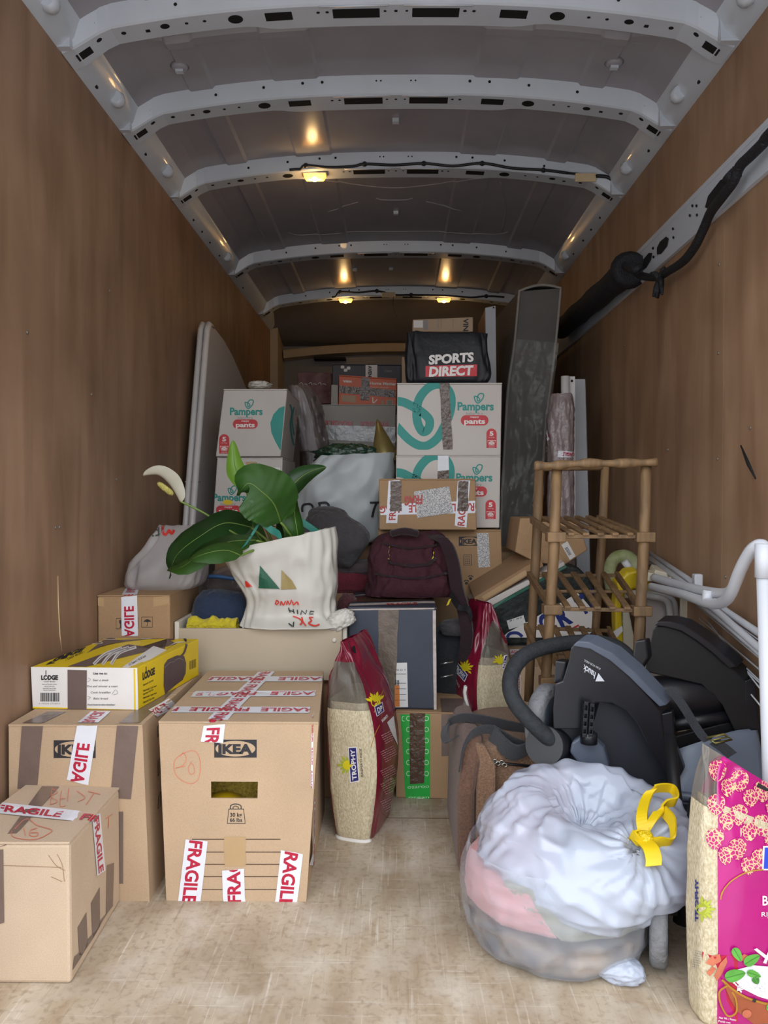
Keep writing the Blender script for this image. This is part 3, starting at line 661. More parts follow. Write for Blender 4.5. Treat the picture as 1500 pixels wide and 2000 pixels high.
# ------------------------------------------------------------------ yellow cookware box
zb = .4145
c = [WZ(52, 1381, zb), WZ(264, 1388, zb), None, None, None, None, None, None]
c[0].x = max(c[0].x, -.905); c[0].y = 1.892; c[1] = V((-.638, 1.884, zb)); dv = V((.055, .37, 0)); lw = V((.048, .37, 0))
c[4] = c[0] + lw; c[5] = c[1] + dv
for i in (0, 1, 4, 5): c[i] = V((c[i].x, c[i].y, zb))
hgt = .104; c[2] = c[1] + V((-.002, 0, hgt)); c[3] = c[0] + V((-.004, 0, hgt)); c[6] = c[5] + V((0, 0, hgt + .004)); c[7] = c[4] + V((0, 0, hgt + .004))
c[3].x = max(c[3].x, -.912)
r = empty('cookware_box', (c[0] + c[1] + c[4] + c[5]) / 4, 'yellow and white cookware carton with brown band on top of the carton by the wall', 'box')
M('yellow_print', '#e3c416', .4, .05, 10); M('band_brown', '#6b5a55', .5, .06, 14); M('pan_print', '#57474a', .45, .1, 20)
m = MB(); m.add(c, [(0, 1, 2, 3)], 1); m.add(c, [(5, 4, 7, 6), (1, 5, 6, 2), (4, 0, 3, 7), (3, 2, 6, 7), (4, 5, 1, 0)], 0); m.build('body', ['yellow_print', 'white_print'], r, bevel=.002); P = Pix(m)
LM = ['ink', 'white_print', 'yellow_print', 'band_brown', 'pan_print', 'grey_print']
def prt(b):
    # front
    rect(b, P, [(57, 1385), (263, 1389.5), (263, 1386), (57, 1381.5)], 2, .0005); rect(b, P, [(262, 1388), (265, 1388), (264, 1306), (261, 1306)], 2, .0006)
    rect(b, P, [(132, 1386), (169, 1387), (170, 1309), (132, 1308)], 3, .0007)
    ptext(b, P, 'LODGE', 97, 1323, 33, 8.5, 0, 0, .0007, .06); stroke(b, P, [(90, 1318), (90, 1309)], 1.6, 0, .0007); disc(b, P, (90.5, 1323), 2.2, 1, .001, 12)
    ptext(b, P, '- CAST IRON -', 97, 1331, 26, 2.6, 0, 0, .0007, .01)
    for y, w in ((1336, 30), (1340, 20), (1344, 26), (1347.5, 24)): ptext(b, P, 'Seasoned Combo Cooker', 97, y, w, 2.2, 0, 0, .0007, .01)
    rr = random.Random(3); x = 79
    while x < 116:
        w = rr.choice((.7, 1.1, 1.8)); rect(b, P, [(x, 1370), (x + w, 1370), (x + w, 1353), (x, 1353)], 0, .0007); x += w + rr.choice((.7, 1.2))
    ptext(b, P, '0 75536 21560 5', 97, 1374, 42, 2.6, 0, 5, .0007, .0)
    ptext(b, P, 'Use me to:', 196, 1315, 28, 4.4, 0, 0, .0007, .03)
    for s, x, y, w in (('Sear a steak', 197, 1328, 31), ('Fire and simmer a roast', 200, 1340, 60), ('Cook breakfast', 197, 1352, 39), ('Bake bread', 197, 1364, 29), ('Feel lost in the kitchen', 198, 1376, 54)): ptext(b, P, s, x, y, w, 4.2, 0, 5 if s[0] == 'F' and 'lost' in s else 0, .0007, .004, .25)
    rect(b, P, [(171, 1377), (224, 1377), (224, 1376), (171, 1376)], 0, .0009)
    for q in ([(172, 1324), (177, 1327), (171, 1332)], [(219, 1356), (226, 1347), (230, 1354), (222, 1357)], [(171, 1360), (177, 1362), (172, 1366)]): stroke(b, P, q, .8, 5, .0008)
    # top
    rect(b, P, [(132, 1302), (169, 1302.5), (345, 1258), (310, 1237)], 3, .0006, 6, 3); rect(b, P, [(169, 1276), (205, 1258), (330, 1244), (218, 1238)], 3, .0007, 6, 3)
    text(b, 'LODGE', quadmap(P, [(90, 1298), (160, 1272), (168, 1264), (104, 1283)], .0009), 0, .06); ptext(b, P, '- CAST IRON -', 146, 1281, 40, 4, -24, 0, .0009, .01)
    rect(b, P, [(238, 1304), (264, 1305), (326, 1270), (300, 1262)], 1, .0007, 4); ptext(b, P, '3.2 Quart / 10.25 Inch', 268, 1290, 38, 4, -28, 0, .0009, .03)
    for k in range(3): stroke(b, P, [(183 + k * 17, 1298), (205 + k * 14, 1278 - k), (238 + k * 14, 1266 - k)], 6, 1, .0008); stroke(b, P, [(184 + k * 17, 1297), (206 + k * 14, 1278 - k), (236 + k * 14, 1266 - k)], 1.6, 5, .001)
    rect(b, P, [(330, 1262), (345, 1256), (378, 1244), (345, 1241)], 1, .0008); disc(b, P, (356, 1245), 9, 0, .0011, 14, 3); disc(b, P, (335, 1249), 6, 4, .0011, 12, 2)
    for x, y, w in ((190, 1256, 22), (215, 1248, 26), (285, 1246, 26), (260, 1243, 12)): disc(b, P, (x, y), w / 2, 1, .001, 14, 2.4); disc(b, P, (x, y), w / 2 - 2, 3, .0013, 14, 1.5)
    # right end
    text(b, 'LODGE', quadmap(P, [(278, 1328), (302, 1316), (302, 1303), (278, 1314)], .0008), 0, .06); stroke(b, P, [(285, 1312), (285, 1302)], 1.6, 0, .0008)
    for k, (y, w) in enumerate(((1334, 20), (1345, 26), (1352, 20), (1359, 26), (1368, 22))): text(b, 'Seasoned Cast Iron', quadmap(P, [(279, y + 6), (279 + w, y - 4), (279 + w, y - 8), (279, y + 2)], .0008), 0, .02)
    rect(b, P, [(327, 1293), (344, 1284), (346, 1256), (326, 1268)], 3, .0007); poly(b, P, [(319, 1318), (320, 1298), (327, 1288), (345, 1280), (359, 1281), (363, 1295), (362, 1315), (356, 1328), (340, 1340), (322, 1356), (319, 1340)], 4, .001)
    stroke(b, P, [(350, 1284), (358, 1276), (362, 1266), (364, 1258)], 4, 4, .0012); stroke(b, P, [(321, 1304), (330, 1295), (340, 1292)], 1, 5, .0014); stroke(b, P, [(340, 1290), (350, 1286), (358, 1290)], 1, 5, .0014)
    x = 370
    while x < 382: rect(b, P, [(x, 1308 - (x - 370) * .4), (x + 1, 1307.6 - (x - 370) * .4), (x + 1, 1291 - (x - 370) * .4), (x, 1291.4 - (x - 370) * .4)], 0, .0008); x += 2.2
put(r, 'print', LM, prt)
# ------------------------------------------------------------------ carton with umbrella mark, transparent bag on it
c = rb(-.912, -.69, 2.33, 2.68, 0, .638)
r, bd, P = carton('moving_box', 'tall brown carton with umbrella mark between the left wall and the cream drawer', 'box', c, 'card_dark')
ftape(r, P, [(238, 1242), (237, 1166), (268, 1163), (270, 1242)], phase=-.3, off=.0016, pitch=1.3)
ftape(r, P, [(237, 1164), (245, 1150), (272, 1150), (268, 1162)], phase=-.9, off=.0018)
def marks(b):
    for q in ([(277, 1225), (277, 1205), (298, 1205), (298, 1225)], [(227, 1228), (227, 1208), (270, 1206), (270, 1227)]): stroke(b, P, q, 1.2, 0, .0007, True, smooth=False)
    poly(b, P, [(280, 1215), (283, 1211), (288, 1209), (293, 1211), (296, 1215), (292, 1214), (288, 1215.5), (284, 1214)], 0, .0007); stroke(b, P, [(288, 1214), (288, 1221), (286, 1222)], 1, 0, .0007)
    poly(b, P, [(233, 1211), (240, 1211), (239, 1217), (237, 1219), (237, 1224), (240, 1226), (233, 1226), (235, 1224), (235, 1219), (233, 1216)], 0, .0007)
put(r, 'handling_marks', 'ink', marks)
put(r, 'tape', 'tape_clear', lambda b: (rect(b, P, [(187, 1183), (203, 1185), (203, 1168), (188, 1167)], 0, .0007, 1, 4, .05), rect(b, P, [(300, 1185), (331, 1182), (331, 1165), (300, 1166)], 0, .0007, 1, 4, .05)))
# ------------------------------------------------------------------ cream drawer and what lies in it
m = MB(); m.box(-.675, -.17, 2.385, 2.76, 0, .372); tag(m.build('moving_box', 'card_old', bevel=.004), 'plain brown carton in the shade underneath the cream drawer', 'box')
M('cream_board', '#b9ab94', .5, .03, 6, spec=.4); M('cream_edge', '#d6cfc2', .5, .03, 6)
r = empty('drawer', (-.42, 2.57, .375), 'cream open drawer holding cloths behind the big front carton', 'drawer')
m = MB(); m.box(-.673, -.166, 2.36, 2.376, .375, .535); fr = m.build('front_panel', 'cream_board', r, bevel=.002)
m = MB()
for z in (.4, .5): m.lathe([(.007, 0), (.007, .002), (.004, .003)], (-.19, 2.36, z), (0, -1, 0), 14)
m.build('cover_cap', 'cream_edge', fr)
for x in (-.685, -.166): m = MB(); m.box(x, x + .014, 2.36 if x < -.5 else 2.377, 2.76, .375, .556); m.build('side_panel', 'cream_edge', r, bevel=.002)
m = MB(); m.box(-.67, -.166, 2.377, 2.76, .376, .384); m.build('base', 'cream_board', r)
m = MB(); m.box(-.67, -.166, 2.748, 2.76, .384, .54); m.build('back_panel', 'cream_board', r)
# ------------------------------------------------------------------ rice bags, middle cartons
M('rice', '#dbd0b4', .75, .3, 150, col2='#b5a582', bump=.7, bscale=210, stretch=(1.6, 1.6, .8), bdist=.004)
M('maroon_foil', '#78162f', .27, .12, 6, spec=.6, coat=.25)
M('foil_print', '#d9a7b1', .5, .06, 20)
M('bag_clear', '#a39c90', .12, .1, 12, alpha=.45, trans=.3, spec=.7)
M('sun_yellow', '#d9c81e', .5, .08, 30); M('sun_green', '#a9b238', .5, .1, 30); M('label_blue', '#26286f', .4, .06, 20); M('gold', '#b98a35', .4, .1, 20, metal=.3)
class Bag:
    """gusseted sack: broad faces along n, gussets along a; H tall; rows (z, half width, half thickness, shift a, shift n)"""
    def __init__(s, o, a, n, rows, p=5., seed=1, wr=.006, lean=(0, 0)):
        s.o = V(o); s.a = V(a).normalized(); s.n = V(n).normalized(); s.rows = rows; s.p = p; s.seed = seed; s.wr = wr; s.lean = lean
    def pt(s, th, v, off=0.):
        z, w, t, sa, sn = interp(s.rows, v); c, k = math.cos(th), math.sin(th); p = s.p if v < .8 else lerp(s.p, 2.6, (v - .8) / .2)
        x = abs(c) ** (2 / p) * (1 if c > 0 else -1); y = abs(k) ** (2 / p) * (1 if k > 0 else -1)
        q = V((th * 1.2 + s.seed, z * 9, s.seed * 3.1)); q2 = V((math.cos(th) * 2 + s.seed, math.sin(th) * 2, z * 7))
        amp = s.wr * (.35 + 1.6 * sstep(.5, .85, v)) * (1 - sstep(.9, 1, v) * .6)
        d = off + amp * fbm(q2, 3) + amp * .8 * (crease(q2 * 1.7 + V((3, 1, 7))) - .5)
        x = x * (w + d) + sa; y = y * (t + d) + sn
        return s.o + s.a * x + s.n * y + V((s.lean[0] * z, s.lean[1] * z, z))
def angs(n, p):
    """even steps round a squarish section"""
    return [2 * math.pi * i / n + .0 for i in range(n)]
def bagmesh(B, mats, mf, nu=96, nv=60):
    m = MB(); m.grid(lambda u, v: B.pt(u * 2 * math.pi + .0001, v), nu, nv, 0, True, True, mf)
    m.add([B.pt(2 * math.pi * i / 32, 0) for i in range(32)], [list(range(32))], 0); return m
def sun(b, P, cx, cy, r, deg, m1, m2, off=.0012, n=9, spread=230):
    for i in range(n):
        a = math.radians(deg - spread / 2 + spread * i / (n - 1)); w = .16; f = 1 if i % 2 == 0 else .8
        poly(b, P, [(cx + r * .38 * math.cos(a - w * 1.5), cy + r * .38 * math.sin(a - w * 1.5)), (cx + r * .75 * f * math.cos(a - w), cy + r * .75 * f * math.sin(a - w)), (cx + r * f * math.cos(a), cy + r * f * math.sin(a)), (cx + r * .75 * f * math.cos(a + w), cy + r * .75 * f * math.sin(a + w)), (cx + r * .38 * math.cos(a + w * 1.5), cy + r * .38 * math.sin(a + w * 1.5))], m1, off)
    disc(b, P, (cx, cy), r * .42, m2, off + .0004, 16)
def lines(b, P, cx, y0, w, rows, dy, deg, m, seed=0, h=1.1, off=.0012):
    """paragraph of small print: broken bars"""
    r = random.Random(seed); a = math.radians(deg)
    for k in range(rows):
        x = -w / 2; end = w / 2 * (1 if k < rows - 1 else r.uniform(-.3, .6))
        while x < end:
            l = min(r.uniform(2, 6), end - x)
            px, py = cx + (x + l / 2) * math.cos(a) - k * dy * math.sin(a), y0 + (x + l / 2) * math.sin(a) + k * dy * math.cos(a)
            rect(b, P, rquad(px, py, l, h, deg), m, off); x += l + 1.2
PM = ['label_blue', 'white_print', 'sun_yellow', 'sun_green', 'foil_print', 'gold', 'ink', 'paper']
# centre sack: gusset with the rice window towards the camera
g0 = W(645, 1640, 2.09); g1 = W(738, 1648, 2.07); g0.z = g1.z = 0
bd_ = V((.062, .215, 0)).normalized(); nn = V((bd_.y, -bd_.x, 0))
mid = (g0 + g1) / 2 + bd_ * .115
rows = [(0, .105, .052, .0, .0), (.03, .118, .06, 0, 0), (.14, .125, .075, 0, .004), (.25, .125, .08, 0, .004), (.34, .122, .074, 0, -.002), (.42, .118, .055, 0, -.008), (.475, .115, .032, 0, -.01), (.515, .113, .014, 0, -.012), (.545, .112, .005, 0, -.02)]
B = Bag(mid + V((-.008, 0, 0)), bd_, nn, rows, 4.6, 2, .007, (-.02, .0))
def mf(u, v):
    t = (u * 2 * math.pi) % (2 * math.pi); g = abs(t - math.pi)
    if g < .88 and t < math.pi + .66: return 1 if v < .53 else (2 if v < .80 else 0)
    return 0
r = empty('rice_bag', mid, 'dark red rice sack with a clear rice-filled side, standing in the middle of the floor', 'rice bag', 'sacks of rice')
m = bagmesh(B, 0, mf); bd = m.build('sack', ['maroon_foil', 'rice', 'bag_clear'], r); P = Pix(m)
i_ = MB(); i_.grid(lambda u, v: B.o + (B.pt(u * 2 * math.pi, v * .56) - B.o) * 1 - (B.pt(u * 2 * math.pi, v * .56) - (B.o + V((0, 0, interp(rows, v * .56)[0])))) * .07, 40, 20, 0, True, True)
i_.build('rice', 'rice', r)
def pr(b):
    q = [(703, 1535), (697, 1458), (681, 1461), (685, 1540)]
    q = [(702, 1526), (697, 1458), (680, 1459), (684, 1529)]
    rect(b, P, q, 1, .0012, 4, 2); s = 1.6; rect(b, P, [(700.5, 1524), (695.5, 1460), (681.5, 1461), (685.5, 1527)], 0, .0016, 4, 2)
    text(b, 'TROPHY', quadmap(P, [(697, 1522), (693, 1463), (684.5, 1463.5), (688.5, 1524)], .002), 1, .03)
    sun(b, P, 679, 1494, 22, 180, 3, 2); text(b, 'BASMATI RICE', quadmap(P, [(710, 1517), (706, 1462), (702, 1462), (705, 1517)], .0014), 6, .0)
    # broad face
    P2 = P
    rect(b, P, [(735, 1400), (750, 1389), (746, 1371), (730, 1380)], 1, .0012, 2, 2); rect(b, P, [(736, 1398), (748.5, 1388.5), (745, 1373), (731.5, 1381)], 0, .0016, 2, 2); text(b, 'DP', quadmap(P, [(737.5, 1394), (746.5, 1387.5), (744.5, 1377), (734.5, 1383)], .002), 1, .03)
    sun(b, P, 733, 1372, 22, -100, 2, 2, n=7, spread=120)
    text(b, 'BASMATI', quadmap(P, [(746, 1411), (757, 1400), (755, 1395), (744, 1406)], .0014), 1, .03)
    stroke(b, P, [(749, 1345), (742, 1362), (730, 1392)], 1.4, 5, .0011); stroke(b, P, [(741, 1416), (733, 1432), (724, 1460)], 1.4, 5, .0011)
    for k, (y, n) in enumerate(((1432, 5), (1463, 6), (1500, 6), (1526, 6), (1560, 6))): lines(b, P, 755 - k * 0 + (0 if k else -1), y, 28 - (k == 0) * 6, n, 4.2, -27, 4, k)
    poly(b, P, [(755, 1411), (768, 1398), (774, 1440), (776, 1455), (766, 1436)], 7, .0016)
put(r, 'print', PM, pr)
m = MB(); 
m.tube([B.pt(math.pi + a, .012, .004) for a in (-.8, -.6, -.4, -.2, 0, .2, .4, .6, .8)], .006, 6); m.build('bottom_seam', 'white_print', r)
m = MB(); q = P(692, 1269, .001); m.lathe([(.011, 0), (.011, .001)], q, (P(692, 1269, .01) - P(692, 1269, 0)), 14); m.build('carry_hole', 'hole', r)
# sack leaning at the back, between the green taped carton and the buggy
o = V((.318, 2.58, 0)); a = V((.83, .55, 0)).normalized(); n = V((-a.y, a.x, 0)) * -1
rows2 = [(0, .052, .10, 0, 0), (.04, .06, .118, 0, 0), (.18, .072, .122, 0, 0), (.3, .075, .122, 0, 0), (.40, .06, .115, 0, 0), (.48, .036, .105, 0, 0), (.55, .012, .09, -.03, 0), (.585, .006, .075, -.045, 0)]
nb = V((-.93, -.36, 0)).normalized(); ab = V((.36, -.93, 0)).normalized()
rowsb = [(0, .10, .055, 0, 0), (.04, .115, .064, 0, 0), (.18, .12, .078, 0, 0), (.30, .12, .084, 0, 0), (.38, .115, .075, 0, 0), (.46, .10, .055, 0, 0), (.53, .085, .03, 0, .0), (.59, .07, .008, 0, .0)]
B2 = Bag(V((.305, 2.60, 0)), ab, nb, rowsb, 4.2, 5, .006, (-.03, 0))
def mf2(u, v):
    t = (u * 2 * math.pi) % (2 * math.pi); g = min(t, 2 * math.pi - t)
    w = .82 if v < .62 else .82 * (1 - (v - .62) / .26)
    if g < w: return 1 if v < .6 else 2
    return 0
r = empty('rice_bag', B2.o, 'dark red rice sack leaning behind the buggy handle beside the green taped carton', 'rice bag', 'sacks of rice')
m = bagmesh(B2, 0, mf2); m.build('sack', ['maroon_foil', 'rice', 'bag_clear'], r); P = Pix(m)
i_ = MB(); i_.grid(lambda u, v: lerp(B2.pt(u * 2 * math.pi, v * .64), B2.o + V((-.03 * interp(rowsb, v * .64)[0], 0, interp(rowsb, v * .64)[0])), .07), 40, 20, 0, True, True); i_.build('rice', 'rice', r)
def pr(b):
    rect(b, P, [(886, 1308), (908, 1332), (914, 1318), (893, 1292)], 1, .0012, 3, 2); rect(b, P, [(887.5, 1307), (907.5, 1329.5), (912.5, 1318.5), (893.5, 1294.5)], 0, .0016, 3, 2); text(b, 'TROPHY', quadmap(P, [(889.5, 1307), (907, 1327), (910.5, 1319), (893.5, 1298)], .002), 1, .03)
    sun(b, P, 909, 1304, 17, -70, 2, 2); text(b, 'BASMATI RICE', quadmap(P, [(884, 1318), (897, 1344), (899, 1340), (886, 1314)], .0014), 4, .01)
    rect(b, P, [(980, 1307), (986, 1304), (991, 1279), (984, 1280)], 1, .0012, 2, 2); rect(b, P, [(981, 1306), (985.5, 1303), (990, 1280.5), (984.5, 1281.5)], 0, .0016, 2, 2); text(b, 'PHY', quadmap(P, [(985, 1302), (988.5, 1283), (985.5, 1283), (981.5, 1302)], .002), 1, .03); sun(b, P, 976, 1291, 15, -120, 2, 2, n=6, spread=140)
    rect(b, P, [(945, 1408), (962, 1408), (962, 1399), (945, 1399)], 1, .0012); rect(b, P, [(946.5, 1408), (960.5, 1408), (960.5, 1400.5), (946.5, 1400.5)], 0, .0016)
put(r, 'print', PM, pr)
m = MB(); m.tube([P(x, y, .002) for x, y in ((911, 1340), (909, 1352), (911, 1366), (915, 1380), (917, 1394))], .007, 6); m.build('bottom_seam', 'white_print', r)
# green taped carton and the dark carton standing on it
c = [V((.0, 2.39, 0)), V((.225, 2.375, 0)), V((.225, 2.375, .268)), V((.0, 2.39, .269)), V((.01, 2.77, 0)), V((.225, 2.755, 0)), V((.225, 2.755, .268)), V((.01, 2.77, .269))]
r, bd, P = carton('moving_box', 'brown carton with wide green tape standing on the floor under the dark carton', 'box', c, 'card_dark')
GT = ['tape_green', 'tape_green_print', 'white_print']
def gt(b):
    rect(b, P, [(792, 1564), (840, 1563), (840, 1395), (783, 1395)], 0, .0012, 1, 6)
    rect(b, P, [(784, 1424), (791, 1424), (791, 1395), (782, 1395)], 0, .0013)
    for k in range(6):
        y = 1403 + k * 21.5
        for x in (798, 833): stroke(b, P, [(x + 4 * math.cos(t), y + 4.4 * math.sin(t)) for t in [i * math.pi / 4 for i in range(8)]], 1.3, 1, .0017, True)
        if k == 0: stroke(b, P, [(790, 1399), (786, 1400), (786, 1407), (790, 1408)], 1.3, 1, .0017)
    ptext(b, P, 'ocado', 817, 1537, 42, -10, 180, 1, .0017, .0) if False else text(b, 'ozaroo', quadmap(P, [(796, 1540), (838, 1538), (838, 1531), (796, 1533)], .0017), 1, .0)
    ptext(b, P, 'ocean', 818, 1556, 40, 5, 0, 1, .0017, .0); ptext(b, P, 'DESIGN', 822, 1560, 14, 3, 0, 2, .0018, .03)
put(r, 'green_tape', GT, gt)
put(r, 'tape', 'tape_gloss', lambda b: rect(b, P, [(800, 1531), (829, 1529), (830, 1393), (800, 1393)], 0, .0024, 1, 6, .03))
btape(r, P, [(862, 1477), (912, 1475), (912, 1395), (862, 1395)]); btape(r, P, [(862, 1391), (912, 1391), (905, 1365), (860, 1365)], off=.0016)
M('navy_card', '#3a404d', .5, .1, 8, spec=.4, bump=.05, bscale=60)
c = [V((-.150, 2.41, .275)), V((.128, 2.40, .275)), V((.128, 2.40, .592)), V((-.150, 2.41, .592)), V((-.150, 2.79, .275)), V((.128, 2.78, .275)), V((.128, 2.78, .592)), V((-.150, 2.79, .592))]
r, bd, P = carton('dark_carton', 'dark slate carton with brown tape standing on the green taped carton', 'box', c, 'navy_card', bev=.006)
put(r, 'tape', M('tape_aged', '#6a5d52', .3, .2, 25, bump=.3, bscale=50), lambda b: rect(b, P, [(739, 1388), (772, 1388), (778, 1190), (739, 1190)], 0, .0012, 1, 8, .03))
M('edge_white', '#b9aea8', .5, .15, 60)
put(r, 'edge_tape', ['edge_white', 'tape_gloss', 'tape_red_faded'], lambda b: (rect(b, P, [(847, 1388), (853, 1388), (851, 1192), (845, 1192)], 0, .0014, 1, 6, .08), rect(b, P, [(680, 1192), (848, 1190), (849, 1187), (680, 1189)], 0, .0014, 8, 1), rect(b, P, [(682, 1184), (850, 1178), (851, 1174), (684, 1180)], 0, .0014, 8, 1), rect(b, P, [(684, 1177), (850, 1172), (852, 1160), (690, 1166)], 1, .0012, 8, 1), ptext(b, P, 'FRAGILE', 785, 1180, 60, 4, -2, 2, .0018, .02), rect(b, P, [(690, 1164), (852, 1159), (853, 1157), (690, 1162)], 0, .0015, 8, 1)))
put(r, 'label', ['paper', 'yellow_print', 'ink', 'orange_p'] if False else ['paper', M('orange_print', '#c8793a', .5, .1, 20), 'ink'], lambda b: (rect(b, P, [(735, 1382), (797, 1381), (795, 1294), (735, 1296)], 0, .0009), rect(b, P, [(771, 1380), (781, 1380), (780, 1338), (771, 1338)], 1, .0016), [rect(b, P, [(x, 1338), (x + 1.5, 1338), (x + 1.5, 1328), (x, 1328)], 2, .0016) for x in (772, 775, 778)], ptext(b, P, 'D D T', 784, 1308, 18, 4, 0, 2, .0016, .0), [rect(b, P, [(772, y + .4), (793, y + .4), (793, y - .4), (772, y - .4)], 2, .0016) for y in (1316, 1334, 1345, 1356, 1367)]), 'white printed sheet')
# ------------------------------------------------------------------ soft things: lofts and blobs
class Loft:
    """closed sheet through rows (cx, cy, z, rx, ry[, tilt of z per unit x]) with wrinkles"""
    def __init__(s, rows, p=2.6, seed=1, wr=.006, fr=9., fold=.004, ff=26.): s.rows = [list(r) + [0] * (6 - len(r)) for r in rows]; s.p = p; s.seed = seed; s.wr = wr; s.fr = fr; s.fold = fold; s.ff = ff
    def pt(s, th, v, off=0.):
        cx, cy, z, rx, ry, tl = interp(s.rows, v); c, k = math.cos(th), math.sin(th)
        x = abs(c) ** (2 / s.p) * (1 if c > 0 else -1); y = abs(k) ** (2 / s.p) * (1 if k > 0 else -1)
        q = V((c * .3 + s.seed, k * .3, z)) * s.fr
        d = off + s.wr * fbm(q, 3) + s.fold * (crease(V((c * .3 + s.seed, k * .3, z * .8)) * s.ff) - .4)
        return V((cx + x * (rx + d), cy + y * (ry + d), z + tl * x * rx + d * .4))
    def mesh(s, nu=80, nv=50, cap=True, mf=None, inner=False):
        m = MB(); m.grid(lambda u, v: s.pt(u * 2 * math.pi, v), nu, nv, 0, True, True, mf)
        if cap: m.add([s.pt(2 * math.pi * i / nu, 0) for i in range(nu)], [list(range(nu))], 0)
        if inner: m.grid(lambda u, v: s.pt(u * 2 * math.pi, lerp(1, .8, v), -.004 - .02 * v), nu, 6, 0, True, True)
        return m
def blob(c, r, p=2.4, seed=1, a=.08, fr=4., fold=.03, ff=11., rot=None, nu=56, nv=36, flat=-.8, m=0, mb=None):
    mb = mb or MB(); c = V(c); R = rot.to_matrix() if rot else Matrix.Identity(3)
    def fn(u, v):
        th = u * 2 * math.pi; ph = lerp(-math.pi / 2, math.pi / 2, v)
        sg = lambda t, e: abs(t) ** e * (1 if t > 0 else -1)
        d = V((sg(math.cos(th), 2 / p) * sg(math.cos(ph), 2 / p), sg(math.sin(th), 2 / p) * sg(math.cos(ph), 2 / p), sg(math.sin(ph), 2 / p)))
        k = 1 + a * fbm(V(d) * fr * .5 + V((seed, seed * 2, 0))) + fold * (crease(d * ff * .4 + V((0, seed, seed))) - .5)
        d = V((d.x * k, d.y * k, max(flat, d.z * k))); return c + R @ V((d.x * r[0], d.y * r[1], d.z * r[2]))
    mb.grid(fn, nu, nv, m, True, True); return mb
def fab(name, col, var=.15, sc=90, bump=.4, rough=.9, sheen=.2, **k): return M(name, col, rough, var, sc, bump=bump, bscale=sc * 1.5, sheen=sheen, **k)
fab('navy_cloth', '#27364f'); fab('yellow_cloth', '#c4b321'); fab('grey_cloth', '#434042'); fab('red_cloth', '#6d2431'); fab('burgundy', '#3a1420', .2, 60, sheen=0); fab('maroon_bagcloth', '#4c2429'); fab('dark_cloth', '#26282c')
M('white_film', '#d6d3ca', .42, .04, 8, trans=.12, bump=.35, bscale=34, bdist=.006); M('grey_film', '#b9c0c2', .4, .05, 8, trans=.1, bump=.3, bscale=30, bdist=.006)
M('frost_film', '#dcd7d6', .2, .06, 8, alpha=.6, trans=.3, bump=.25, bscale=30, bdist=.006)
M('clear_film', '#a99fa0', .12, .1, 10, alpha=.34, trans=.25, bump=.5, bscale=26, spec=.8, bdist=.008)
M('bag_green', '#27604a', .45, .05, 10); M('bag_gold', '#9c8850', .45, .08, 10); M('bag_red', '#d2392d', .45, .05, 10); M('bag_ink', '#2e3a34', .5, .05, 10)
# ------------------------------------------------------------------ in the drawer
m = blob((-.585, 2.555, .505), (.098, .085, .128), 3.4, 4, .05, 3, .03, 9, flat=-.9, rot=Euler((-.12, 0.08, 0))); tag(m.build('cushion', 'navy_cloth'), 'dark blue cushion stuffed in the left end of the cream drawer', 'cushion')
m = MB(); m.grid(lambda u, v: V((lerp(-.655, -.50, u), lerp(2.385, 2.44, v), .5355 + .035 * math.sin(v * 3.1) * (.6 + .4 * noise.noise(V((u * 5, 1, 0)))) + .006 * crease(V((u * 9, v * 3, 2))))), 40, 14)
m.grid(lambda u, v: V((lerp(-.655, -.50, u), 2.385 + .004 * math.sin(u * 20), lerp(.385, .5355 + .006 * crease(V((u * 9, 0, 2))), v))), 40, 4); m.grid(lambda u, v: V((lerp(-.655, -.50, u), 2.44, lerp(.385, .537, v))), 20, 2)
tag(m.build('cloth', 'yellow_cloth'), 'crumpled yellow cloth at the front edge of the cream drawer', 'cloth')
# vacuum bag with blue zip
r = empty('storage_bag', (-.56, 2.72, .5), 'clear plastic storage bag with blue zip lying behind the blue cushion', 'bag')
m = blob((-.545, 2.70, .60), (.13, .05, .10), 2.6, 8, .12, 4, .05, 12, flat=-.9); m.build('film', 'clear_film', r)
m = blob((-.545, 2.70, .598), (.118, .042, .088), 2.6, 9, .1, 4, .05, 10, flat=-.9); m.build('clothes', M('taupe_cloth', '#6d5b56', .9, .35, 22, bump=.4, bscale=60), r)
m = MB(); m.tube(crom([(-.68, 2.655, .665), (-.62, 2.64, .668), (-.56, 2.64, .66), (-.5, 2.645, .65)], 6), .007, 8); m.build('zip', M('zip_blue', '#3f6ea5', .4, .05, 20), r)
# ------------------------------------------------------------------ frosted carrier bag on the umbrella carton
def pxr(y, x0, x1, Y, ry, tl=0):
    a = W(x0, y, Y); b = W(x1, y, Y); return ((a.x + b.x) / 2, Y + ry * .2, (a.z + b.z) / 2, (b.x - a.x) / 2, ry, tl)
rows = [list(q) for q in (pxr(1150, 250, 376, 2.5, .10), pxr(1137, 244, 386, 2.5, .11), pxr(1108, 252, 394, 2.5, .10), pxr(1078, 274, 394, 2.5, .08), pxr(1048, 298, 388, 2.5, .05), pxr(1033, 306, 382, 2.5, .025), pxr(1027, 308, 380, 2.5, .008))]
rows[0][2] = .642; rows[1][2] = .662
for q in rows: q[1] += .03
L = Loft(rows, 3.2, 3, .008, 7, .010, 12)
r = empty('carrier_bag', (-.79, 2.52, .642), 'frosted carrier bag with red and black print slumped on the umbrella carton', 'bag')
m = L.mesh(72, 44); m.build('film', 'frost_film', r); P = Pix(m)
m = blob((-.80, 2.53, .685), (.06, .07, .035), 2.6, 3, .15, 4, .05, 9, flat=-.84); m.build('contents', M('dim_contents', '#6f6763', .7, .3, 14), r)
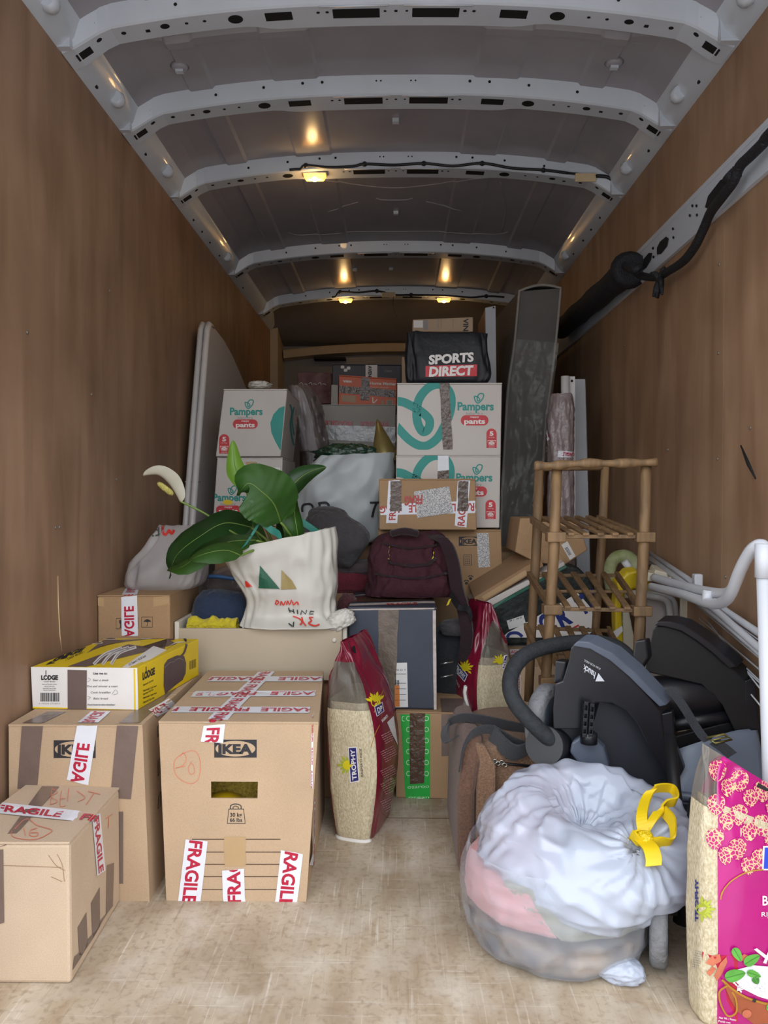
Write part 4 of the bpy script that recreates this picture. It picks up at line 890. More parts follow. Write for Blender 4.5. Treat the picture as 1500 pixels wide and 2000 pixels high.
put(r, 'print', ['bag_ink', 'bag_red'], lambda b: (stroke(b, P, [(300, 1048), (296, 1041), (301, 1034), (308, 1036), (309, 1044), (303, 1046)], 3, 0, .003), stroke(b, P, [(309, 1030), (310, 1046)], 3, 0, .003), stroke(b, P, [(317, 1028), (318, 1040), (324, 1045), (330, 1037), (336, 1043), (341, 1036)], 5, 1, .003)))
# ------------------------------------------------------------------ plant in a white shopping bag
Yp = 2.44
rows = [pxr(1229, 480, 668, Yp - .04, .075), pxr(1221, 471, 672, Yp - .04, .085), pxr(1200, 478, 655, Yp, .085), pxr(1175, 482, 652, Yp, .085), pxr(1150, 472, 657, Yp, .09, .02), pxr(1110, 450, 658, Yp, .095, .08), pxr(1075, 438, 658, Yp, .1, .16), pxr(1053, 431, 656, Yp, .1, .22)]
rows = [list(q) for q in rows]
for q in rows: q[2] = max(q[2], .537)
ridge('white_film', 9, 1., .02, .14); ridge('grey_film', 6, .9, .025, .18); ridge('frost_film', 8, .9, .018, .14); ridge('clear_film', 12, .9, .014, .12)
L = Loft(rows, 2.7, 6, .010, 4, .007, 13)
r = empty('shopping_bag', (-.36, 2.45, .536), 'white shopping bag with green and gold triangles holding the peace lily on the drawer', 'bag')
m = L.mesh(110, 70, inner=True); m.build('film', 'white_film', r); P = Pix(m)
m = blob(W(665, 1212, 2.385), (.045, .035, .03), 2.4, 12, .1, 5, .16, 15, rot=Euler((0, -.45, 0))); m.build('knotted_corner', 'white_film', r)
m = MB(); a = W(475, 1225, 2.38); m.grid(lambda u, v: a + V((lerp(.0, .14, u), .05 * v - .015 + .004 * math.sin(u * 9), -.0 + .03 * v * (1 - u) + .004 * noise.noise(V((u * 6, v * 6, 1))))), 20, 8); m.build('loose_hem', 'white_film', r)
def tri(b):
    for q, k in (([(480, 1133), (480, 1146), (493, 1146)], 2), ([(508, 1104), (506, 1148), (547, 1150)], 0), ([(550, 1113), (549, 1151), (580, 1150), (570, 1133)], 1)):
        n = 6; A, B_, C_ = q[0], q[1], q[2]
        qq = [A, B_, C_, q[3] if len(q) > 3 else ((A[0] + C_[0]) / 2, (A[1] + C_[1]) / 2)]
        rect(b, P, [qq[1], qq[2], qq[3], qq[0]], k, .0035, n, n)
    for s in ([(538, 1180), (541, 1172), (545, 1176), (540, 1181)], [(548, 1182), (550, 1174), (554, 1181), (558, 1173)], [(560, 1181), (562, 1173), (566, 1180), (570, 1171)], [(572, 1174), (574, 1181), (580, 1175), (583, 1181)]): stroke(b, P, s, 2.4, 2, .0035)
    for s in ([(564, 1186), (567, 1196)], [(573, 1189), (575, 1198)], [(564, 1191), (574, 1194)], [(581, 1190), (582, 1199)], [(588, 1200), (589, 1192), (597, 1199), (599, 1191)], [(613, 1194), (606, 1193), (604, 1199), (612, 1199)]): stroke(b, P, s, 2.2, 3, .0035, smooth=False)
    for s in ([(572, 1204), (584, 1209), (590, 1216), (586, 1222)], [(590, 1206), (592, 1216), (598, 1224)], [(612, 1207), (604, 1207), (608, 1214), (603, 1219), (614, 1224), (624, 1221)]): stroke(b, P, s, 3, 2, .0035)
    for s in ([(564, 1219), (571, 1225)], [(574, 1216), (573, 1226)]): stroke(b, P, s, 2.5, 3, .0035)
put(r, 'print', ['bag_green', 'bag_gold', 'bag_red', 'bag_ink'], tri)
# peace lily
M('leaf', '#355f25', .38, .18, 14, spec=.5, trans=.15); M('leaf_dark', '#27491f', .4, .18, 14, spec=.5, trans=.1); M('leaf_young', '#7fae3f', .4, .1, 14, trans=.3); M('stem', '#6f8a3e', .5, .12, 30)
M('spathe', '#dcd9c6', .5, .05, 20, trans=.25); M('spadix', '#cfc46c', .8, .3, 220, bump=1, bscale=260, bdist=.006); M('ribbon_green', '#3c8f80', .45, .1, 20, trans=.15); M('soil', '#33271f', .95, .3, 60, bump=.6, bscale=70)
root = empty('peace_lily', (-.36, 2.47, .56), 'peace lily with one white flower growing out of the white shopping bag', 'plant')
m = MB(); m.lathe([(.07, .545), (.085, .7), (.088, .72), (.08, .72), (.078, .7)], (-.37, 2.46, 0), n=28); m.build('pot', M('pot_plastic', '#3c3a38', .5, .1, 20), root)
m = MB(); m.lathe([(.07, .66), (.078, .7), (.05, .708), (.005, .712)], (-.37, 2.46, 0), n=24); m.build('soil', 'soil', root)
def leaf(pts, w, side, mat, curl=.25, wav=.05, nm='leaf', prof=None, stem=None):
    """blade along centreline pts (world), half width w, side vector; folded along the midrib"""
    C_ = crom(pts, 8); n = len(C_) - 1; side = V(side).normalized(); b = MB()
    def fn(u, v):
        i = round(v * n); p = C_[i]; t = (C_[min(n, i + 1)] - C_[max(0, i - 1)]).normalized(); s = (side - t * side.dot(t)).normalized(); nn = s.cross(t)
        k = (math.sin(math.pi * min(1, v * .98 + .01) ** .75) ** .8) if prof is None else prof(v); x = 2 * u - 1
        rip = .012 * math.sin(v * 55 - abs(x) * 9) * abs(x) * (w / .06)
        return p + s * (x * w * k) + nn * (curl * w * k * x * x + wav * w * math.sin(v * 7 + x * 2) * abs(x) + rip * w * 2)
    b.grid(fn, 12, n, 0); o = b.build(nm, mat, root)
    q = MB(); q.tube([p + V((0, 0, .001)) for p in C_], [lerp(.0025, .0006, i / n) for i in range(n + 1)], 5); q.build('midrib', 'stem', o)
    if stem: q = MB(); q.tube(crom(stem, 6), [.0042] * (len(crom(stem, 6)) - 1) + [.003], 7); q.build('stalk', 'stem', root)
S0 = V((-.37, 2.46, .71))
leaf([W(548, 1020, 2.36), W(535, 985, 2.3), W(510, 960, 2.27), W(485, 945, 2.26), W(463, 968, 2.26)], .09, (.55, -.1, .75), 'leaf', .1, .04, stem=[S0, W(570, 1060, 2.42), W(560, 1035, 2.38), W(548, 1020, 2.36)])
leaf([W(478, 955, 2.42), W(466, 930, 2.43), W(458, 905, 2.43), W(455, 860, 2.44)], .032, (1, .2, .1), 'leaf_young', .5, .03, stem=[S0, W(520, 1030, 2.44), W(495, 985, 2.43), W(478, 955, 2.42)])
leaf([W(490, 1030, 2.40), W(440, 1022, 2.36), W(395, 1045, 2.33), W(345, 1085, 2.33), W(330, 1130, 2.35)], .062, (.25, -.35, .8), 'leaf_dark', .3, .06, stem=[S0, W(530, 1065, 2.42), W(490, 1030, 2.40)])
leaf([W(500, 1055, 2.36), W(450, 1058, 2.31), W(400, 1075, 2.28), W(360, 1105, 2.28), W(328, 1115, 2.3)], .05, (.15, -.7, .7), 'leaf', .35, .06, stem=[S0, W(530, 1070, 2.40), W(500, 1055, 2.36)])
leaf([W(470, 1085, 2.32), W(440, 1075, 2.29), W(400, 1082, 2.27), W(370, 1095, 2.27)], .04, (.1, -.6, .8), 'leaf', .3, .05, stem=[S0, W(510, 1075, 2.38), W(470, 1085, 2.32)])
leaf([W(555, 1000, 2.44), W(560, 965, 2.46), W(585, 935, 2.48), W(610, 920, 2.5), W(637, 912, 2.52)], .036, (-.5, -.2, .8), 'leaf_dark', .5, .05, stem=[S0, W(566, 1050, 2.46), W(555, 1000, 2.44)])
leaf([W(585, 1065, 2.42), W(580, 1035, 2.4), W(575, 1000, 2.4), W(576, 965, 2.41)], .038, (1, -.5, 0), 'leaf', .5, .06)
leaf([W(560, 1075, 2.42), W(556, 1045, 2.44), W(552, 1015, 2.44), W(550, 985, 2.44)], .04, (.8, .6, 0), 'leaf_dark', .5, .06)
leaf([W(520, 1070, 2.42), W(500, 1040, 2.45), W(485, 1010, 2.47), W(470, 990, 2.48)], .035, (.7, -.2, .5), 'leaf', .4, .06)
leaf([W(600, 1062, 2.47), W(612, 1045, 2.49), W(625, 1032, 2.5)], .03, (.3, -.8, .4), 'bag_green' if False else 'leaf_dark', .4, .06)
st = crom([S0, W(500, 1065, 2.42), W(455, 1040, 2.38), W(400, 1003, 2.36), W(352, 979, 2.35)], 8); m = MB(); m.tube(st, .0035, 7); m.build('stalk', 'stem', root)
tp = W(352, 981, 2.35)
m = MB(); c = crom([tp, W(342, 962, 2.35), W(328, 942, 2.36), W(308, 927, 2.36), W(280, 929, 2.36)], 8); n = len(c) - 1
def sp(u, v):
    i = round(v * n); p = c[i]; t = (c[min(n, i + 1)] - c[max(0, i - 1)]).normalized(); s = V((.45, -.85, .4)); s = (s - t * s.dot(t)).normalized(); k = math.sin(math.pi * min(1, v * .96 + .03) ** .9) ** .7; x = 2 * u - 1
    nn = s.cross(t); return p + s * x * .03 * k + nn * -.028 * k * x * x
m.grid(sp, 12, n, 0); fl = m.build('flower', 'spathe', root)
m = MB(); ax = W(313, 946, 2.335) - W(341, 968, 2.345); m.lathe([(.004, 0), (.009, .01), (.0095, .03), (.008, .05), (.003, .058)], W(338, 966, 2.343), ax, 14); m.build('spadix', 'spadix', fl)
m = MB(); m.ribbon(crom([W(476, 1068, 2.33), W(492, 1045, 2.32), W(506, 1022, 2.32), W(512, 1020, 2.33), W(530, 1035, 2.34), W(545, 1045, 2.36), W(550, 1064, 2.37)], 6), .022, lambda t: V((.75, -.1, .6)) if t < .5 else V((.3, -.1, 1)), .0015); m.build('ribbon_tie', 'ribbon_green', root)
m = MB(); m.ribbon(crom([W(588, 1018, 2.42), W(606, 1030, 2.43), W(622, 1042, 2.44)], 6), .02, (.4, 0, 1), .0015); m.build('ribbon_tie', 'ribbon_green', root)
# ------------------------------------------------------------------ behind the drawer: clothes and bags on a hidden carton
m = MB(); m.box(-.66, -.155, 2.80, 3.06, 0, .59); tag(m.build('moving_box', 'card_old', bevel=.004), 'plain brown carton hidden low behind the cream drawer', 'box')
m = blob(W(688, 1125, 2.88) + V((-.02, 0, -.015)), (.105, .09, .055), 2.9, 21, .05, 3, .05, 10, flat=-.82); tag(m.build('folded_clothes', 'red_cloth'), 'dark red folded clothes between the plant bag and the backpack', 'clothes')
m = blob(W(690, 1108, 2.87), (.1, .075, .03), 2.9, 22, .05, 3, .05, 10); tag(m.build('folded_clothes', fab('grey_knit', '#54484c')), 'grey and red folded clothes lying on the dark red clothes', 'clothes')
m = blob(W(650, 1050, 2.80), (.12, .07, .095), 2.6, 17, .16, 3, .035, 9, rot=Euler((0, .5, 0)), nu=80, nv=50); m2 = blob(W(600, 1075, 2.80), (.085, .07, .10), 2.6, 18, .12, 3, .03, 9, mb=m); tag(m.build('jacket', 'grey_cloth'), 'crumpled dark grey jacket behind the plant bag', 'jacket')
m = blob(W(675, 1190, 2.50) + V((.0, .08, -.02)), (.035, .035, .06), 2.4, 41, .1, 4, .08, 9, flat=-.9); tag(m.build('pouch', 'maroon_bagcloth'), 'small maroon pouch tucked between the drawer and the dark carton', 'bag')
# big grey-white sack with black lettering
rows = [pxr(1062, 600, 745, 3.0, .11), pxr(1045, 580, 760, 3.0, .13), pxr(1010, 565, 763, 3.0, .15), pxr(970, 565, 768, 3.0, .15), pxr(935, 580, 772, 3.0, .14), pxr(905, 598, 772, 3.0, .13, .05), pxr(888, 618, 773, 3.0, .115, .06)]
rows = [list(q) for q in rows]
for q in rows: q[1] += .10
rows[0][2] = .765
L = Loft(rows, 2.6, 9, .016, 5, .010, 10); r = empty('sack', (-.2, 3.1, .765), 'large pale grey plastic sack with black letters, open at the top', 'bag')
m = L.mesh(100, 60, inner=True); m.build('film', 'grey_film', r); P = Pix(m)
def let(b):
    stroke(b, P, [(592, 1000), (593, 987), (606, 984), (612, 990), (611, 1003)], 4, 0, .004); stroke(b, P, [(625, 982), (625, 1010)], 4, 0, .004); stroke(b, P, [(622, 983), (638, 982), (642, 990), (630, 996)], 4, 0, .004)
    stroke(b, P, [(722, 982), (750, 980)], 4, 0, .004); stroke(b, P, [(735, 981), (729, 996), (726, 1010)], 4, 0, .004); stroke(b, P, [(745, 986), (752, 986)], 4, 0, .004)
put(r, 'lettering', 'ink', let)
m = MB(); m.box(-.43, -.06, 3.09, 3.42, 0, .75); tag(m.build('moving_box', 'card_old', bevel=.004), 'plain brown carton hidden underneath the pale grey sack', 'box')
m = blob(W(680, 895, 3.1), (.13, .06, .05), 2.4, 31, .2, 6, .2, 16); m.v = [p + V((0, 0, .005)) for p in m.v]; tag(m.build('foil_garland', M('green_foil', '#1c3b2b', .3, .4, 30, spec=.7, bump=.8, bscale=40)), 'dark green shiny garland sticking out of the pale grey sack', 'garland')
m = MB(); m.lathe([(.06, -.02), (.05, .02), (.003, .155)], W(752, 893, 3.10), (-.2, 0, 1), 20); tag(m.build('party_hat', M('gold_card', '#8d7f4e', .35, .1, 20, metal=.5)), 'gold cone party hat sticking out of the pale grey sack', 'hat')
# maroon backpack on the dark carton
rows = [(.035, 2.63, .595, .15, .075), (.035, 2.63, .62, .17, .09), (.03, 2.63, .70, .165, .09), (.025, 2.64, .77, .135, .08), (.02, 2.65, .81, .10, .06), (.012, 2.66, .828, .04, .03)]
rows = [pxr(1166, 715, 895, 2.6, .09), pxr(1150, 718, 892, 2.6, .10), pxr(1110, 722, 886, 2.6, .10), pxr(1075, 728, 878, 2.6, .09), pxr(1052, 742, 868, 2.62, .07), pxr(1041, 765, 838, 2.63, .03)]
rows = [list(q) for q in rows]; rows[0][2] = .603
for q in rows: q[1] += .05
L = Loft(rows, 3.0, 13, .016, 9, .012, 14); r = empty('backpack', (.03, 2.65, .6), 'dark maroon backpack sitting on the dark carton', 'backpack')
m = L.mesh(90, 60); m.add([L.pt(2 * math.pi * i / 40, 1) for i in range(40)], [list(range(40))], 0); m.build('body', 'burgundy', r); P = Pix(m)
fab('burg_trim', '#220d15', .2, 60)
put(r, 'front_pocket', 'burg_trim', lambda b: (stroke(b, P, [(757, 1095), (790, 1104), (830, 1104), (850, 1092)], 5, 0, .006), stroke(b, P, [(735, 1120), (770, 1127), (830, 1128), (878, 1118)], 4, 0, .006), stroke(b, P, [(745, 1062), (800, 1072), (860, 1064)], 4, 0, .006)))
put(r, 'zip_cord', 'yellow_cloth', lambda b: (stroke(b, P, [(760, 1068), (760, 1092)], 2, 0, .004), stroke(b, P, [(848, 1078), (842, 1100)], 2, 0, .004)))
m = MB(); m.ribbon(crom([W(846, 1047, 2.6), W(870, 1060, 2.56), W(885, 1100, 2.55), W(893, 1150, 2.54), W(905, 1190, 2.53), W(912, 1240, 2.52), W(905, 1290, 2.56)], 6), .042, lambda t: V((1, -.4, .1)), .012); m.build('shoulder_strap', 'burg_trim', r)
m = MB(); m.ribbon(crom([W(880, 1160, 2.52), W(895, 1185, 2.5), W(915, 1190, 2.5), W(922, 1210, 2.5)], 5), .02, (.3, -.3, 1), .004); m.build('side_strap', 'cable', r)
m = MB(); m.ribbon([W(879, 1170, 2.5), W(874, 1182, 2.5)], .008, (1, 0, .4), .003); m.build('strap_tab', 'yellow_cloth', r)
m = MB(); m.tube(crom([W(765, 1042, 2.6), W(790, 1037, 2.58), W(815, 1042, 2.6)], 5), .012, 8); m.build('haul_loop', 'burg_trim', r)
# ------------------------------------------------------------------ nappy cartons, big icon carton, boxes on top
def logo_block(b, P, cx, cy, s, m0=0):
    """brand block centred at (cx, cy) of the word, s = pixel width of the word"""
    k = s / 71
    ptext(b, P, 'Pampers', cx, cy, s, 16 * k, 0, 0, .0007, .035)
    stroke(b, P, [(cx + x * k, cy - 17 * k + y * k) for x, y in ((-2, -2), (5, 0), (8, 5), (4, 7), (3, 0), (8, -7), (15, -6), (14, 2), (6, 11), (1, 9), (-2, 3))], 2.4 * k, 0, .0007, True)
    ptext(b, P, 'baby-dry', cx - 2 * k, cy + 14 * k, 33 * k, 5 * k, 0, 3, .0007, .0)
    poly(b, P, rrect(cx - 2 * k, cy + 28 * k, 54 * k, 20 * k, 9.5 * k), 1, .0007); ptext(b, P, 'pants', cx - 2 * k, cy + 29.5 * k, 41 * k, 10 * k, 0, 2, .0012, .035); ptext(b, P, 'nappy', cx - 2 * k, cy + 21 * k, 17 * k, 3.4 * k, 0, 2, .0012, .02)
def size_tab(b, P, x0, x1, y0, y1):
    cx = (x0 + x1) / 2; r = (x1 - x0) / 2; h = y1 - y0
    poly(b, P, [(x0, y1), (x1, y1)] + [(cx + r * math.cos(t), y0 + r + -r * math.sin(t)) for t in [math.pi * i / 10 for i in range(11)]], 1, .0007)
    ptext(b, P, '5', cx, y0 + h * .25, r * .75, h * .22, 0, 2, .0012, .04); ptext(b, P, '12-17 kg', cx, y0 + h * .45, r * 1.1, h * .06, 0, 2, .0012, .0)
    stroke(b, P, [(cx - r * .8, y0 + h * .62), (cx + r * .8, y0 + h * .62), (cx + r * .45, y0 + h * .86), (cx - r * .45, y0 + h * .86)], 1, 2, .0012, True, smooth=False); disc(b, P, (cx, y0 + h * .74), r * .5, 2, .0013, 14, h * .09); ptext(b, P, '58', cx, y0 + h * .74, r * .5, h * .08, 0, 1, .0017, .0)
    ptext(b, P, 'nappies', cx, y0 + h * .94, r * 1.2, h * .05, 0, 2, .0012, .0)
PMATS = ['teal', 'red_print', 'white_print', 'grey_print']
def zp(x, y): return (740 + x / 3.409, 560 + y / 3.409)
RIB = [(112, 762), (160, 768), (205, 788), (280, 830), (335, 885), (330, 945), (292, 965), (258, 905), (252, 820), (272, 740), (330, 672), (400, 650), (455, 680), (482, 745), (472, 840), (430, 940), (378, 1020), (300, 1062), (210, 1025), (112, 925)]
def clipped(b, P, pts, w, x0, x1, y0, y1, m, off):
    """thick stroke kept inside a pixel window"""
    c = crom([(*p, 0) for p in pts], 10); k = len(c); n = []
    for i in range(k):
        t = (c[min(i + 1, k - 1)] - c[max(i - 1, 0)]).normalized(); n.append(V((-t.y, t.x, 0)) * w / 2)
    cl = lambda p: (min(max(p.x, x0), x1), min(max(p.y, y0), y1))
    for i in range(k - 1):
        q = [cl(c[i] - n[i]), cl(c[i + 1] - n[i + 1]), cl(c[i + 1] + n[i + 1]), cl(c[i] + n[i])]
        ar = sum(q[j][0] * q[(j + 1) % 4][1] - q[(j + 1) % 4][0] * q[j][1] for j in range(4))
        if abs(ar) > .3: poly(b, P, q, m, off)
def right_pack(c, lab, dy, lo):
    r, bd, P = carton('nappy_carton', lab, 'box', c, 'white_card', 'nappy cartons', part='body')
    y0, y1 = lo
    def pr(b):
        pts = [(zp(*p)[0] - (0 if dy == 0 else 2), zp(*p)[1] + dy) for p in RIB]
        clipped(b, P, pts, 17, 776.5 - (2 if dy else 0), 976, y0, y1, 0, .0006)
        logo_block(b, P, 929 - dy * .02, 793 + dy, 71); size_tab(b, P, 950 - dy * .014, 970 - dy * .014, 837 + dy, 875 + dy)
    put(r, 'print', PMATS, pr)
    return r, P
f0 = W(773, 1033, 2.9); z0 = .826; hN = .2705
def npack(z, dx): return [V((.001 + dx, 2.9, z)), V((.393 + dx, 2.9, z)), V((.397 + dx, 2.9, z + hN - .002)), V((.003 + dx, 2.9, z + hN - .002)), V((.001 + dx, 3.155, z)), V((.393 + dx, 3.155, z)), V((.397 + dx, 3.155, z + hN - .002)), V((.003 + dx, 3.155, z + hN - .002))]
rA, PA = right_pack(npack(z0, -.002), 'nappy carton at the bottom of the right stack, partly behind the brown taped carton', 139, (881, 1032))
rB, PB = right_pack(npack(z0 + hN + .002, .002), 'nappy carton on top of the right stack, under the navy bag', 0, (743.5, 878.5))
put(rB, 'tape', 'tape_gloss', lambda b: rect(b, PB, [(865, 878), (884, 878), (877, 742), (858, 742)], 0, .002, 3, 14, .04))
put(rA, 'tape', ['tape_gloss', 'tape_white'], lambda b: (rect(b, PA, [(854, 935), (876, 935), (877, 918), (855, 920)], 0, .002, 3, 4, .04), rect(b, PA, [(855, 920), (877, 918), (876, 883), (855, 883)], 1, .0016, 2, 2)))
# left pair, ends towards the camera
def left_pack(c, lab, dx, dy, low):
    r, bd, P = carton('nappy_carton', lab, 'box', c, 'white_card', 'nappy cartons')
    def pr(b):
        logo_block(b, P, 481 + dx, 803 + dy, 64); 
        if not low:
            size_tab(b, P, 428, 448, 848, 886)
            poly(b, P, [(556, 793), (545, 797), (534, 809), (528, 826), (530, 845), (538, 863), (547, 879), (548.3, 879), (552, 840), (555.5, 800)], 0, .0006)
        else:
            rect(b, P, [(513, 931), (546, 931), (547, 913), (514, 913)], 2, .0007); x = 516
            while x < 545: rect(b, P, [(x, 930), (x + .9, 930), (x + .9, 916), (x, 916)], 3, .001); x += 2
            disc(b, P, (445, 981), 10, 4, .0012, 12, 5)
            rect(b, P, [(536, 960), (549, 960), (549, 938), (536, 938)], 0, .0007)
    put(r, 'print', PMATS + ['yellow_print'], pr)
    def side(b):   # long side seen at a slant
        y0 = 790 + dy
        stroke(b, P, [(566, y0), (570, y0 + 15), (567, y0 + 40), (571, y0 + 70), (575, y0 + 82)], 3.5, 0, .0008); stroke(b, P, [(574, y0 + 5), (570, y0 + 30), (574, y0 + 60)], 3, 0, .0008)
        for k in range(6): rect(b, P, [(577 + k % 2 * 2, y0 + 20 + k * 14), (578.5 + k % 2 * 2, y0 + 20 + k * 14), (578.5 + k % 2 * 2, y0 + 11 + k * 14), (577 + k % 2 * 2, y0 + 11 + k * 14)], 1 if k % 2 else 3, .0008)
    put(r, 'side_print', PMATS, side)
    return r, P
c = [W(421, 890, 3.1), W(548, 894, 3.1), W(561, 760, 3.1), W(437, 758, 3.1)]; zl = 1.106
for p in c[:2]: p.z = zl
for p in c[2:]: p.z = zl + .268
c += [p + V((.0, .39, 0)) for p in c]
rC, PC = left_pack(c, 'nappy carton on top of the left stack beside the white boards', 0, 0, False)
c = [W(415, 1030, 3.1), W(548, 1032, 3.1), W(552, 902, 3.1), W(424, 898, 3.1)]
for p in c[:2]: p.z = .825
for p in c[2:]: p.z = 1.098
c += [p + V((.0, .39, 0)) for p in c]
rD, PD = left_pack(c, 'nappy carton at the bottom of the left stack behind the plant', -33, 168, True)
put(rD, 'tape', 'tape_clear', lambda b: rect(b, PD, [(482, 975), (500, 975), (502, 902), (480, 902)], 0, .0014, 1, 4, .02))
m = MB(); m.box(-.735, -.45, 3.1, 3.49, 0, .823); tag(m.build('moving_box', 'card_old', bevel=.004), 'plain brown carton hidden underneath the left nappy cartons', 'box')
m = blob(W(507, 757, 3.2) + V((0, 0, .008)), (.045, .05, .018), 2.2, 14, .2, 5, .15, 12); tag(m.build('plastic_scrap', 'white_film'), 'crumpled white plastic scrap lying on the upper left nappy carton', 'plastic scrap')
# large carton with icons and the brown taped carton on it
m = MB(); m.box(-.05, .36, 2.84, 3.30, 0, .405); tag(m.build('moving_box', 'card_old', bevel=.004), 'plain brown carton hidden underneath the icon carton', 'box')
c = rb(-.066, .378, 2.86, 3.31, .41, .818); 
c = [W(736, 1300, 2.86), W(985, 1300, 2.86), W(979, 1037, 2.86), W(738, 1039, 2.86)]
for p in c[:2]: p.z = .41
for p in c[2:]: p.z = .8165
c += [p + V((0, .45, 0)) for p in c]
r, bd, P = carton('moving_box', 'brown carton printed with small icons, standing right of the backpack', 'box', c, 'card_dark')
def icons(b):
    rect(b, P, [(896, 1066), (936, 1066), (936, 1048), (896, 1048)], 0, .0007); poly(b, P, [(917 + 19 * math.cos(t), 1057 + 8 * math.sin(t)) for t in [i * math.pi / 12 for i in range(24)]], 1, .0011); ptext(b, P, 'IKEA', 916, 1057, 31, 9, 0, 0, .0016, .055)
    stroke(b, P, [(906, 1104), (906, 1083), (921, 1083), (921, 1104)], 1.2, 0, .0008, True, smooth=False); stroke(b, P, [(909, 1090), (909, 1086), (918, 1086), (918, 1090)], 1, 0, .0008, True, smooth=False)
    for i in range(3):
        for j in range(3): disc(b, P, (910 + 3.6 * i, 1093.5 + 3.6 * j), 1.2, 0, .0008, 6)
    for cx, cy in ((919, 1128), (911, 1137)):
        disc(b, P, (cx, cy + 2), 3.2, 0, .0008, 10, 2.8)
        for a in (-50, -15, 20, 55): disc(b, P, (cx + 5 * math.sin(math.radians(a)), cy - 3.6 * math.cos(math.radians(a))), 1.4, 0, .0008, 7)
    stroke(b, P, [(937, 1137), (937, 1127), (946, 1127), (946, 1137)], 1, 0, .0008, True, smooth=False); stroke(b, P, [(866, 1059), (866, 1051), (877, 1051), (877, 1059)], 1, 0, .0008, True, smooth=False)
    ptext(b, P, '2', 917, 1167, 6, 8, 0, 0, .0008, .01); stroke(b, P, [(917, 1172), (908, 1180), (928, 1180)], 1, 0, .0008, True, smooth=False)
put(r, 'icons', ['ink', 'card_dark'], icons)
put(r, 'label', 'small_print', lambda b: (rect(b, P, [(934, 1109), (957, 1107), (954, 1041), (931, 1041)], 0, .0016)), 'printed paper strip'); put(r, 'label', 'small_print', lambda b: rect(b, P, [(838, 1047), (861, 1047), (861, 1040), (838, 1040)], 0, .0016))
m = MB(); m.box(.335, .385, 2.862, 2.89, .8215, .8255); 
c = [W(741, 1036, 2.78), W(931, 1034, 2.78), W(929, 937, 2.78), W(740, 938, 2.78)]
for p in c[:2]: p.z = .8235
for p in c[2:]: p.z = 1.004
c += [p + V((.0, .115, 0)) for p in c]
c = [p + V((0, .075, 0)) for p in c]; c = [V((p.x, min(p.y, 2.897), p.z)) for p in c]
for i in range(4): c[i].y = 2.80
c2 = [W(741, 1036, 2.80), W(931, 1034, 2.80), W(929, 937, 2.80), W(740, 938, 2.80)]
for p in c2[:2]: p.z = .8225
for p in c2[2:]: p.z = 1.005
c2 += [V((p.x, 2.897, p.z)) for p in c2]
m = MB(); m.box(-.055, .30, 2.795, 2.855, 0, .8215 - .003); 
r, bd, P = carton('taped_carton', 'brown carton with upside-down fragile tape on top of the icon carton', 'box', c2, 'card_dark')
FF = ['tape_white', 'tape_red_faded', 'small_print', 'tape_gloss']
def tf(b):
    tape(b, P, [(742, 1006), (928, 1002), (928, 978), (741, 985)], word='FRAGILE', phase=-.1, rev=True, off=.001, n=8, cap=(.2, .85), pitch=1.3)
    tape(b, P, [(776, 1021), (781, 938), (759, 939), (754, 1022)], word='FRAGILE', phase=.1, off=.0018, n=4, cap=(.2, .8), m=0)
    rect(b, P, [(762, 999), (784, 998), (784, 940), (763, 940)], 3, .003, 2, 6, .03)
    rect(b, P, [(815, 1012), (885, 1001), (877, 950), (808, 960)], 2, .0022); ptext(b, P, 'FRAG', 815, 978, 36, -17, 180, 1, .0028, .04) if False else text(b, 'FRAG', quadmap(P, [(825, 967), (790, 971), (790, 988), (825, 984)], .0028), 1, .04)
    tape(b, P, [(911, 1030), (918, 938), (894, 939), (888, 1027)], word='FRAGILE', phase=-.1, off=.0018, n=4, cap=(.2, .8))
    rect(b, P, [(893, 998), (913, 998), (915, 940), (895, 940)], 3, .003, 2, 6, .04)
put(r, 'fragile_tape', FF, tf)
# navy shopping bag on the right nappy stack
zt = z0 + 2 * hN + .006
fab("navy_bag", "#0f1219", .2, 30, .25, rough=.55, sheen=0)
M('bag_black', '#101114', .5, .2, 30, bump=.3, bscale=40)
rows = [(.20, 3.03, zt, .142, .10), (.20, 3.03, zt + .02, .158, .11), (.20, 3.03, zt + .08, .158, .108), (.197, 3.03, zt + .14, .157, .10, -.02), (.195, 3.03, zt + .19, .157, .09, -.02), (.195, 3.03, zt + .198, .157, .085, -.02)]
L = Loft(rows, 9, 11, .007, 8, .005, 12); r = empty('shopping_bag', (.2, 3.03, zt), 'navy shopping bag with white and red lettering on the right nappy stack', 'bag')
m = L.mesh(90, 40); m.add([L.pt(2 * math.pi * i / 60, 1) for i in range(60)], [list(range(60))], 0); m.build('body', 'navy_bag', r); P = Pix(m)
def sd(b):
    ptext(b, P, 'SPORTS', 881, 700, 89, 17.5, -4, 0, .003, .045, .12); rect(b, P, [(831, 736), (931, 735), (932, 712), (831, 715)], 1, .003, 6, 2); ptext(b, P, 'DIRECT', 881, 724.5, 88, 18, -2, 0, .005, .045, .12)
put(r, 'lettering', ['white_print', 'red_print'], sd)
m = MB(); m.box(.075, .31, 3.34, 3.52, .0, 1.66); 
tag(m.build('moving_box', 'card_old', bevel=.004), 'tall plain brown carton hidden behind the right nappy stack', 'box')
c = [W(806, 660, 3.3), W(924, 664, 3.3), W(924, 619, 3.3), W(806, 624, 3.3)]
for p in c[:2]: p.z = 1.6605
c = c + [p + V((0, .16, 0)) for p in c]; c = [V((p.x - .02 * 0, p.y - .06, p.z)) for p in c]
c = [W(806, 655, 3.36), W(924, 655, 3.36), W(924, 619, 3.36), W(806, 624, 3.36)]
for p in c[:2]: p.z = 1.6615
c += [p + V((0, .12, 0)) for p in c]
